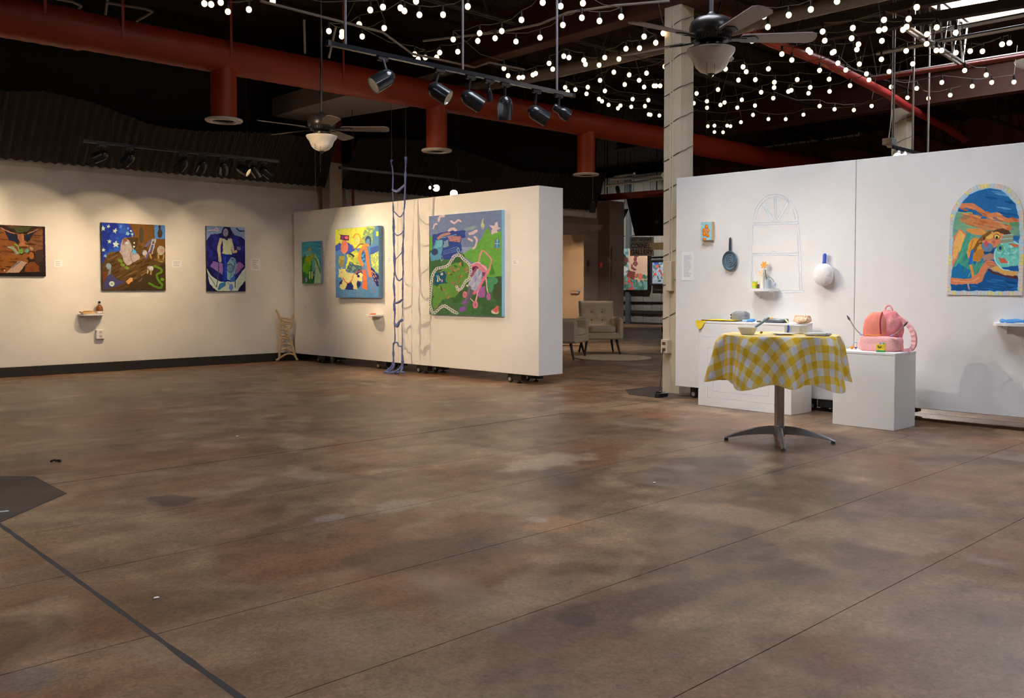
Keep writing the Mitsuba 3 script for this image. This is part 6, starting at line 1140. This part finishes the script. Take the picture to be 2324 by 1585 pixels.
# small things lying on the floor
q = at_z(128, 1049); t = thing('dark_twig', 'small dark curled scrap lying on the floor at the left', 'twig'); u_ = RT
part(t, 'scrap', tube(curve([q - u_ * .035 + [0, 0, .004], q - u_ * .012 + [0, 0, .012], q + [0, 0, .008], q + u_ * .014 + [0, 0, .011], q + u_ * .024 + [0, 0, .005]], 20), [.003] * 8 + [.008] * 12 if False else .006, 6), M_BLACK, smooth=True)
part(t, 'knob', sq_blob(.011, .011, .008, 2, .3, 3, 2).apply_translation(q + u_ * .020 + [0, 0, .008]), M_BLACK, smooth=True)
q = at_z(6, 1164); single('chalk_stick', rod(q - RT * .05 + FW * -.02 + [0, 0, .004], q + RT * .022 + FW * .012 + [0, 0, .004], .004, 8), M_WHITE, 'thin white stick lying on the dark pad at the left edge', 'stick')
for n_, (x, y) in enumerate([(355, 1359), (538, 991), (1485, 1097)]):
    q = at_z(x, y); single('paper_scrap', sq_blob(.010, .007, .003, 2, .3, 3, 2).apply_translation(q + [0, 0, .003]), M_WHITE, ['tiny pale scrap on the floor in the left foreground', 'tiny pale scrap on the floor before the left hand walls', 'tiny pale scrap on the floor in front of the round table'][n_], 'scrap', smooth=True)

# ---------------------------------------------------------------- track lighting
def rail(label, a, b, rods, top=DECKZ, rm=None):
    t = thing('track_rail', label, 'light track'); a, b = np.asarray(a, float), np.asarray(b, float); part(t, 'rail', beam(a, b, .036, .030), M_GLOSSBLK)
    for p_ in (a, b): part(t, 'end_cap', beam(p_ - (b - a) / np.linalg.norm(b - a) * .012, p_ + (b - a) / np.linalg.norm(b - a) * .012, .042, .036), M_BLACK)
    for r_ in rods: part(t, 'hanging_rod', rod((*r_[:2], a[2] + .015), (*r_[:2], top), r_[2] if len(r_) > 2 else .009), rm or M_RODGREY)
    return t
def head(label, stem, back, dirn, L=.185, R=.062, lit=None, target=None, inten=0, cut=26, col=WARM, group=None, par=False, small=False):
    """cylinder spot hanging from 'stem' on a rail; 'back' is the middle of its rounded back, it shines along dirn"""
    t = thing('track_spotlight', label, 'spotlight', group); d = np.asarray(dirn, float); d /= np.linalg.norm(d); A = aim(back, d)
    if par: prof = [(0, 0), (R * .55, .004), (R * .7, .03), (R * .62, L * .42), (R * .8, L * .5), (R, L * .62), (R * 1.02, L), (R * .96, L), (R * .93, L * .66)]
    else: prof = [(0, 0), (R * .42, .008), (R * .74, .026), (R * .93, .05), (R, .075), (R, L), (R * .93, L), (R * .93, .08)]
    part(t, 'housing', moved(lathe(prof, 28), A), M_GLOSSBLK, smooth=50)
    part(t, 'reflector', moved(lathe([(R * .3, L * .45), (R * .6, L * .55), (R * .92, L * .98)][::-1], 24), A), M_REFL, smooth=True)
    lp = TM(*(lambda m: (m.vertices, m.faces))(moved(lathe([(0, L * .56), (R * .5, L * .55), (R * .5, L * .50), (0, L * .5)][::-1], 20), A)))
    if lit is not None: part(t, 'lamp', mikit.ply(lp, M_WHITE, emitter=emit(lit)), None, label='glowing lamp')
    else: part(t, 'lamp', lp, M_RING)
    stem = np.asarray(stem, float); mid = np.asarray(back, float) + d * L * .35; nearp = mid + np.array([0, 0, R * .8])
    part(t, 'stem', cat(rod(stem, (nearp + [0, 0, .0]), .011, 8), rod(nearp + [0, 0, .012], mid, .009, 8)), M_BLACK); part(t, 'adapter', moved(bx(-.045, .045, -.016, .016, -.03, .0, .004), frame(stem, (1, 0, 0))), M_BLACK)
    if inten: spot(t + '__beam', np.asarray(back) + d * (L + .01), target if target is not None else np.asarray(back) + d * 3, inten, cut, None, col)
    return t
# front track
ra, rb = at_Y(745, 98, 5.33), at_Y(1300, 218, 5.33)
TZ = ra[2]; rb[2] = TZ
rods = [(*at_Y(x, y, 5.33)[:2], .010) for x, y in ((784, 105), (1050, 163), (1264, 210))]
rail('black track of spotlights hanging in the middle of the hall', ra, rb, rods)
def fh(label, sx_, sy_, bxy, mxy, toward, **kw):
    st = at_Y(sx_, sy_, 5.33); st[2] = TZ - .015; dep = st @ FW; B_ = at_d(*bxy, dep); Mo = at_d(*mxy, dep); d = Mo - B_ - FW * toward
    return head(label, st, B_ - FW * toward * -.5 * 0, d, group='spotlights of the middle track', **kw)
fh('black cylinder spotlight with a visible pale mouth, leftmost on the middle track', 868, 127, (893, 167), (853, 199), .075, lit=[1.6, 1.3, .95], target=(2.2, WALLY, 1.0), inten=5, cut=24)
fh('black cylinder spotlight second from the left on the middle track, pale rim turned right', 998, 162, (973, 195), (1014, 222), .03, lit=[1.6, 1.35, 1.0], target=(7.06, 4.0, .5), inten=5.5, cut=32, col=NEUTRAL)
fh('black cylinder spotlight third from the left on the middle track', 1068, 176, (1047, 212), (1091, 237), -.04, target=(7.06, 4.6, .6), inten=5, cut=32, col=NEUTRAL)
fh('tiny dark spotlight behind the rail between the third and the upright spotlight', 1110, 186, (1110, 200), (1111, 222), -.03, L=.10, R=.026, target=(7.35, 5.5, 1.9), inten=3, cut=24, col=NEUTRAL)
fh('black spotlight of the middle track hanging nearly upright', 1146, 198, (1147, 217), (1145, 262), -.07, target=(6.97, 6.7, 1.2), inten=2.6, cut=26, col=NEUTRAL)
fh('black cylinder spotlight second from the right on the middle track', 1218, 212, (1199, 246), (1241, 269), -.04, target=(6.6, 2.7, .5), inten=9.5, cut=34, col=NEUTRAL)
fh('flared black spotlight at the right end of the middle track', 1268, 224, (1256, 241), (1292, 262), -.04, target=(7.06, 3.6, 1.7), inten=2.5, cut=34, col=NEUTRAL, par=True, L=.16, R=.052)
# left track
la, lb_ = at_Y(190, 321, 10.3), at_Y(632, 365, 10.3); la[2] = lb_[2] = 2.645
rail('dim black track of spotlights in front of the cream wall', la, lb_, [(*at_Y(x, 330, 10.3)[:2], .006) for x in (255, 560)], rm=M_BLACK)
LG = 'spotlights of the dim left track'
lh = [(232, 352, -.30, .55, -.8), (294, 360, .10, .6, -.8), (416, 366, -.2, .6, -.75), (460, 376, .55, .45, -.6), (508, 376, .1, .55, -.8), (548, 386, .72, -.42, -.5), (577, 382, .15, .6, -.8), (600, 390, .6, .35, -.7)]
nm_ = ['leftmost', 'second', 'third', 'fourth', 'fifth', 'sixth, lit and shining', 'seventh', 'rightmost']
LT = [((1.6, WALLY, 1.4), 12), ((2.9, WALLY, 1.2), 10), ((3.9, WALLY, 1.2), 10), ((4.6, WALLY, 1.2), 7), ((5.5, WALLY, 1.2), 5), ((6.7, 8.6, 1.15), 14), ((6.62, 11.0, 1.4), 3), ((6.7, 10.0, 1.5), 6.5)]
for i, (px, py, dx, dy, dz) in enumerate(lh):
    st = at_Y(px, py - 20, 10.3); st[2] = 2.63; d = np.asarray(LT[i][0]) - (st - [0, 0, .14]); d /= np.linalg.norm(d)
    head(f'black spotlight on the dim left track, {nm_[i]} from the left' if i not in (0, 5, 7) else f'black spotlight on the dim left track, {nm_[i]}' + (' of all' if i != 5 else ''), st, st - [0, 0, .12] - d * .07, d, L=.17, R=.056, lit=[26, 20, 12] if i == 5 else [.9, .66, .4], target=LT[i][0], inten=LT[i][1], cut={5: 46, 7: 32}.get(i, 34), group=LG)
# track behind the left hand walls, with the two glaring lamps
ba, bb = at_Y(772, 380.5, 10.3), at_Y(1067, 416, 10.3); ba[2] = bb[2] = 2.65
rail('thin dark track behind the left hand movable wall', ba, bb, [(*at_Y(x, 390, 10.3)[:2], .005) for x in (800, 1040)], rm=M_BLACK)
for px, py, lb, rr_ in [(990, 427, 'glaring round lamp above the left hand movable wall, the left one of two', .052), (1030, 440, 'glaring round lamp above the left hand movable wall, the right one of two', .060), (976, 426, 'small glowing lamp just left of the two glaring lamps', .026)]:
    p_ = at_Y(px, py, 10.25); st = np.array([p_[0], 10.3, 2.64]); d = (CAM + [0, 0, .6]) - p_; d /= np.linalg.norm(d)
    if rr_ < .03: d = d + RT * -.9; d /= np.linalg.norm(d)
    L_h = .15 if rr_ > .03 else .10; A = aim(p_, d)
    t = thing('track_spotlight', lb, 'spotlight', None); part(t, 'housing', moved(lathe([(0, -L_h), (rr_ * .6, -L_h + .01), (rr_, -L_h * .5), (rr_ * 1.05, .004), (rr_ * .97, .004), (rr_ * .9, -.02)], 24), A), M_GLOSSBLK, smooth=40)
    part(t, 'lamp', mikit.ply(moved(lathe([(rr_ * .96, -.004), (rr_ * .7, .006), (0, .012)], 24), A), M_WHITE, emitter=emit([42, 33, 20])), None, label='glaring lamp face'); part(t, 'stem', rod(st, p_ - d * L_h * .5, .009, 8), M_BLACK)
# track behind the right hand walls
q = at_d(2018, 323, 11.2); TXr = q[0]
t = thing('track_rail', 'track with a grey feed box hanging behind the right hand movable walls', 'light track'); e1 = at_Y(2024, 333, q[1]); e2 = at_Y(2110, 357, q[1]); e2[2] = e1[2]
part(t, 'rail', beam(e1, e2, .04, .035), M_BLACK); part(t, 'feed_box', cat(moved(bx(-.07, .075, -.06, .06, -.035, .045, .005), frame(q, (1, 0, 0)))), M_GALV); part(t, 'feed_box_lamp', moved(bx(-.03, .04, -.02, .02, -.065, -.035, .005), frame(q, (1, 0, 0))), M_RING)
for px, m_ in ((2027, M_RODGREY), (2071, M_GALV), (2106, M_GALV)):
    p_ = at_Y(px, 335, q[1]); part(t, 'hanging_rod', rod((p_[0], p_[1], e1[2]), (p_[0], p_[1], 4.68), .014 if m_ == M_GALV else .011), m_)
part(t, 'feed_cable', tube(curve([q + [-.02, 0, .04], q + [.01, -.01, .25], q + [.035, -.01, .6], q + [.03, -.01, 2.0]], 24), .008, 6), M_GALV)
for px, py, lb in ((2036, 353, 'bright white faced spotlight peeping over the right hand movable wall, left one'), (2050, 355, 'bright white faced spotlight peeping over the right hand movable wall, right one')):
    p_ = at_Y(px, py, q[1]); d = np.array([-.5, -.3, -.55]); A = aim(p_ - d / np.linalg.norm(d) * .05, d); t = thing('track_spotlight', lb, 'spotlight')
    part(t, 'housing', moved(lathe([(0, -.06), (.035, -.05), (.048, 0), (.05, .06), (.046, .06), (.044, .02)], 24), A), M_WHITE, smooth=40); part(t, 'lamp', mikit.ply(moved(lathe([(.044, .045), (0, .05)], 24), A), M_WHITE, emitter=emit([9, 10, 11])), None, label='bright lamp face'); spot(t + '__beam', p_ + d / np.linalg.norm(d) * .02, p_ + d, 16, 45, None, NEUTRAL); part(t, 'stem', rod((p_[0], p_[1], e1[2]), p_ + [0, 0, .02], .011, 8), M_BLACK)
# far track heads in the corridor
for px, py, lb in ((1345, 468, 'dark spotlight at the lower end of the second awning'), (1378, 470, 'dark spotlight left of the maroon awning'), (1490, 505, 'dark spotlight in front of the maroon awning')):
    p_ = at_d(px, py, {1345: 15.0, 1378: 19.6, 1490: 18.4}[px]); tg = {1345: (11.7, 10.7, .6), 1378: (20.7, 17.2, 1.7), 1490: (20.7, 16.0, 1.6)}[px]; I_ = {1345: 12, 1378: 14, 1490: 0.01}[px]; dd_ = np.asarray(tg) - p_; dd_ /= np.linalg.norm(dd_); d = np.array([.6, -.5, .25]) ; t = thing('track_spotlight', lb, 'spotlight'); part(t, 'housing', moved(lathe([(0, -.11), (.04, -.10), (.055, -.06), (.055, .1), (.05, .1), (0, .05)], 20), aim(p_, dd_)), M_BLACK, smooth=40); spot(t + '__beam', p_ + dd_ * .12, tg, I_, 46 if px == 1345 else 30, None, NEUTRAL); part(t, 'stem', rod(p_, (p_[0], p_[1], DECKZ), .01, 8), M_BLACK)
p_ = at_d(1402, 430, 23.5); dd_ = np.array([20.75, 16.8, 1.5]) - p_; dd_ /= np.linalg.norm(dd_)
t = thing('track_spotlight', 'small dark spotlight high above the far end of the corridor', 'spotlight'); part(t, 'housing', moved(lathe([(0, -.11), (.04, -.10), (.055, -.06), (.055, .1), (.05, .1), (0, .05)], 20), aim(p_, dd_)), M_BLACK, smooth=40); part(t, 'stem', rod(p_, (p_[0], p_[1], DECKZ), .01, 8), M_BLACK); spot(t + '__beam', p_ + dd_ * .12, p_ + dd_, 26, 50, 30, NEUTRAL)
p_ = at_d(1512, 402, 14.0); t = thing('track_spotlight', 'white faced spotlight just left of the cream column', 'spotlight'); A = aim(p_, RT * .5 - FW * .4 - ZZ * .6); part(t, 'housing', moved(lathe([(0, -.1), (.04, -.08), (.06, 0), (.055, .06), (0, .03)], 20), A), M_WHITE, smooth=40); part(t, 'stem', rod(p_, (p_[0], p_[1], DECKZ), .01, 8), M_BLACK)

# ---------------------------------------------------------------- ceiling fans
def fan(label, c, ang0, rodtop, blade_m, pull=True, rod_m=None):
    """c: centre at blade height"""
    t = thing('ceiling_fan', label, 'ceiling fan'); P_ = lambda m: m.apply_translation(c)
    part(t, 'motor_housing', P_(lathe([(.06, -.045), (.11, -.035), (.130, -.005), (.138, .02), (.140, .055), (.130, .085), (.105, .108), (.06, .120), (.03, .135), (.018, .15), (0, .15)], 40)), M_FANBODY, smooth=40)
    part(t, 'vent_slots', P_(cat([moved(bx(.112, .128, -.003, .003, -.030, -.004), trimesh.transformations.rotation_matrix(a, (0, 0, 1))) for a in np.arange(36) * math.pi / 18])), M_BLACK)
    part(t, 'downrod', rod(c + [0, 0, .14], (c[0], c[1], rodtop), .013, 12), rod_m or M_RODGREY)
    part(t, 'switch_housing', P_(lathe([(0, -.10), (.07, -.10), (.085, -.085), (.085, -.055), (.06, -.04), (0, -.04)], 32)), M_FANBODY, smooth=40)
    k = part(t, 'bowl', P_(lathe([(.150, -.085), (.153, -.095), (.143, -.115), (.122, -.140), (.112, -.165), (.098, -.195), (.072, -.222), (.035, -.238), (0, -.242)][::-1], 40)), M_BOWLGLASS, smooth=True, label='frosted glass bowl')
    part(k, 'bowl_rim', P_(lathe([(0, -.084), (.151, -.084), (.151, -.090), (0, -.090)][::-1], 40)), M_FANBODY)
    part(k, 'finial', P_(lathe([(0, -.268), (.008, -.262), (.01, -.252), (.022, -.244), (.026, -.236), (0, -.232)], 20)), M_FANBODY, smooth=40)
    for i in range(5):
        a = ang0 + i * 2 * math.pi / 5; R_ = trimesh.transformations.rotation_matrix(a, (0, 0, 1)) @ trimesh.transformations.translation_matrix((0, 0, -.02)) @ trimesh.transformations.rotation_matrix(math.radians(-12), (1, 0, 0))
        pts = [(.20, -.052), (.62, -.068), (.652, -.050), (.662, -.02), (.662, .02), (.652, .050), (.62, .068), (.20, .052), (.185, .03), (.185, -.03)]; mm = poly(pts, .007)
        b_ = part(t, 'blade', P_(moved(mm, R_)), blade_m)
        part(b_, 'blade_iron', P_(moved(cat(beam((.10, 0, -.004), (.22, 0, -.006), .035, .008), poly([(.18, -.03), (.27, -.04), (.30, 0), (.27, .04), (.18, .03)], .006).apply_translation((0, 0, -.0065))), R_)), M_FANBODY)
    if pull:
        for dx, L_p in ((-.045, .42), (.004, .22)): part(t, 'pull_chain', rod(c + RT * dx + [0, 0, -.10] + FW * -.09, c + RT * dx + FW * -.09 + [0, 0, -.24 - L_p], .0013, 5), M_DUSTY)
    return t
ar = math.atan2(RT[1], RT[0])
fan('dark bronze ceiling fan with five blades and a frosted bowl, near and large', at_d(1614, 82, 5.8), ar + math.radians(-3), DECKZ, M_FANBLADE)
fan('ceiling fan in the dim left part of the hall, far off', at_d(730, 288, 8.9), ar + math.radians(4), DECKZ, mat('fan_blade_dark', [.10, .075, .06], .6), rod_m=M_BLACK)
q = at_d(2345, 156, 6.6); t = thing('pendant_lamp', 'white dish shaped lamp cut by the right edge of the view', 'lamp'); part(t, 'dish', lathe([(.0, .0), (.06, .005), (.11, .03), (.125, .06), (.12, .06), (.10, .035), (0, .015)], 32).apply_translation(q), M_BOWLGLASS, smooth=40); part(t, 'rod', rod(q + [0, 0, .01], (q[0], q[1], DECKZ), .008), M_RODGREY)

# ---------------------------------------------------------------- festoon bulbs
B0 = [(x * .34423 + 600, y * .34423) for x, y in [(55,8),(698,66),(782,47),(897,52),(923,72),(1000,8),(1022,98),(1178,97),(1341,43),(625,161),(790,185),(425,205),(512,212),(509,240),(645,241),(1695,131),(1835,16),(1953,41),(1419,219),(1565,205),(1245,260),(1407,270),(1521,252),(1659,274),(1817,248),(1968,165),(2093,117),(2100,21),(2209,138),(991,357),(1014,390),(1061,380),(1136,378),(1156,347),(1275,341),(1579,451),(1607,499),(1678,512),(1704,510),(1770,494),(1789,485),(1877,418),(1901,456),(1974,371),(2008,380),(2106,397),(2117,424),(2207,429),(2244,380),(2304,476),(2213,530),(1983,577),(2000,604),(2050,591),(2132,575),(2124,619),(2245,600),(2206,653),(2226,668),(2269,692)]]
B0 += [(x * .3012, y * .3012) for x, y in [(1540,27),(1591,33),(1663,18),(1717,88),(1875,72),(2054,8)]]
B0 += [(x * .27969 + 1250, y * .27969) for x, y in [(571,136),(757,297),(913,270),(610,396),(720,391),(852,347),(437,469),(553,479),(511,586),(636,608),(777,594),(926,540),(398,653),(717,652),(600,686),(757,707),(837,697),(854,697),(888,697),(300,708),(290,762),(438,739),(390,804),(416,823),(468,852),(565,857),(545,879),(664,805),(653,867),(792,813),(764,862),(795,929),(810,932),(881,938),(1121,613),(1305,604),(1387,530),(1418,560),(1560,543),(1586,582),(1633,331),(1561,162),(1729,132),(1931,122),(1761,219),(2110,77),(2206,256),(2223,330),(2031,323),(1875,439),(1956,487),(1766,559),(2089,406),(2107,424),(2285,428),(2298,420),(1523,650),(1660,647),(1814,668),(1812,711),(2000,646),(2181,571),(2259,643),(2105,710),(2091,757),(2262,742),(1928,743),(1951,733),(1707,749),(1805,797),(1357,727),(1183,759),(1160,838),(1267,822),(1268,875),(1377,852),(1410,832),(1513,874),(1550,810),(1657,857),(1641,933),(1766,967),(1906,968),(2050,931),(2181,861),(2302,887),(1543,992),(1137,940),(1274,1025),(1328,1020),(1431,1020),(1458,1025),(1328,1072),(1398,1074)]]
B0 += [(x * .265 + 1750, y * .265) for x, y in [(565,12),(333,447),(700,240),(690,328),(748,380),(735,424),(572,541),(756,549),(414,602),(640,600),(676,734),(817,633),(838,684),(861,908),(709,943),(541,937),(967,170),(924,261),(972,250),(949,350),(945,508),(1010,613),(1178,162),(1247,62),(1130,255),(1160,230),(1157,436),(1213,547),(1247,757),(1168,837),(1347,843),(1332,376),(1335,293),(1419,235),(1581,280),(1415,432),(1460,432),(1583,452),(1705,438),(1810,440),(1978,380),(2041,368),(1658,604),(1462,706),(1843,642),(1889,706),(1723,739),(1534,815),(2080,703),(1028,745)]]
Bk = []
for b in B0:
    if all(math.hypot(b[0] - c[0], b[1] - c[1]) > 4 for c in Bk): Bk.append(b)
BZ = 3.58
W3 = np.array([at_z(x, y, BZ) for x, y in Bk])
W3[:, 2] += 0; left_ = set(range(len(W3))); chains = []
order = np.argsort(W3[:, 1])
while left_:
    cur = min(left_, key=lambda i: W3[i, 0] + .3 * W3[i, 1]); ch_ = [cur]; left_.discard(cur)
    while left_ and len(ch_) < 18:
        l_ = W3[ch_[-1]]; dprev = l_ - W3[ch_[-2]] if len(ch_) > 1 else np.array([1, .2, 0]); dprev = dprev / (np.linalg.norm(dprev) + 1e-9)
        def cost(i): d_ = W3[i] - l_; n_ = np.linalg.norm(d_); return n_ * (1.35 - .35 * (d_ @ dprev) / (n_ + 1e-9))
        nx_ = min(left_, key=cost)
        if np.linalg.norm(W3[nx_] - l_) > 2.4: break
        ch_.append(nx_); left_.discard(nx_)
    chains.append(ch_)
sph = trimesh.creation.icosphere(subdivisions=2, radius=1.0); BR_ = .029
bulb_mesh = cat(sph.copy().apply_scale([BR_ * .92, BR_ * .92, BR_]))
sock_file = mikit.ply(lathe([(0, .022), (.012, .022), (.014, .06), (.010, .088), (0, .088)], 10), M_BLACK)
bulb_file = mikit.ply(bulb_mesh, M_WHITE, smooth=True)
CHAINS_ = []
STR_LB = ['string of glowing bulbs at the top left, above the long duct', 'string of glowing bulbs behind the left half of the hanging track',
          'string of glowing bulbs crossing behind the right end of the hanging track', 'string of glowing bulbs at the top, around and right of the near ceiling fan',
          'string of glowing bulbs sagging just left of the cream column below the near fan blade', 'string of glowing bulbs along the dark beam left of the skylight',
          'string of glowing bulbs from under the skylight leftwards to the cream column', 'string of glowing bulbs right of the column below the near fan bowl',
          'string of glowing bulbs passing behind the column and ending left of the far column', 'lowest long string of glowing bulbs, from left of the column to the far column',
          'string of glowing bulbs below the skylight at the right edge of the view', 'short lowest cluster of seven glowing bulbs right of the cream column']
for ci, ch_ in enumerate(sorted(chains, key=lambda c: -len(c))):
    ps = W3[ch_]; q0 = ps[0]; px0, py0 = Bk[ch_[0]]; px1, py1 = Bk[ch_[-1]]
    CHAINS_.append((ci, len(ch_), [tuple(int(v) for v in Bk[i]) for i in ch_]))
    t = thing('string_light', STR_LB[ci], 'string lights', 'festoon string lights below the roof')
    cp = []
    for i, p_ in enumerate(ps):
        cp.append(p_ + [0, 0, .085])
        if i + 1 < len(ps): m_ = (p_ + ps[i + 1]) / 2; cp.append(m_ + [0, 0, .085 - .06 * min(1.5, np.linalg.norm(ps[i + 1] - p_))])
    ends = [ps[0] + [-.25, -.05, .5], ps[-1] + [.25, .05, .5]]
    part(t, 'cord', cat([tube([ends[0], *cp, ends[1]], .0042, 5)]), M_CORD)
    for p_ in ps:
        part(t, 'bulb', {**bulb_file, 'to_world': T4().translate([float(x) for x in p_]), 'emitter': {**emit(BULB), 'sampling_weight': 0.006}}, None)
        scene[[k for k in scene if k.startswith(t + '__bulb')][-1] + '__socket'] = {**sock_file, 'to_world': T4().translate([float(x) for x in p_])}
for k in list(labels):                                              # single out each string by what it passes
    if k.startswith('string_light'):
        pass

# ---------------------------------------------------------------- lamps outside the view that light the hall
na, nb_ = (-1.5, 6.2, 2.9), (1.2, 6.2, 2.9)
rail('black track of spotlights at the near left', na, nb_, [(-1.2, 6.2), (.9, 6.2)])
for x, tg, I, c_ in ((-.9, (1.2, WALLY, 1.3), 9, 34), (.9, (6.7, 8.0, 1.2), 60, 22)):
    st = np.array([x, 6.2, 2.88]); d = np.asarray(tg) - st; d /= np.linalg.norm(d)
    head(('left' if x < 0 else 'right') + ' hand black spotlight on the near left track', st, st - [0, 0, .12] - d * .07, d, lit=[2, 1.6, 1.1], target=tg, inten=I, cut=c_, col=WARM, group='spotlights of the near left track')
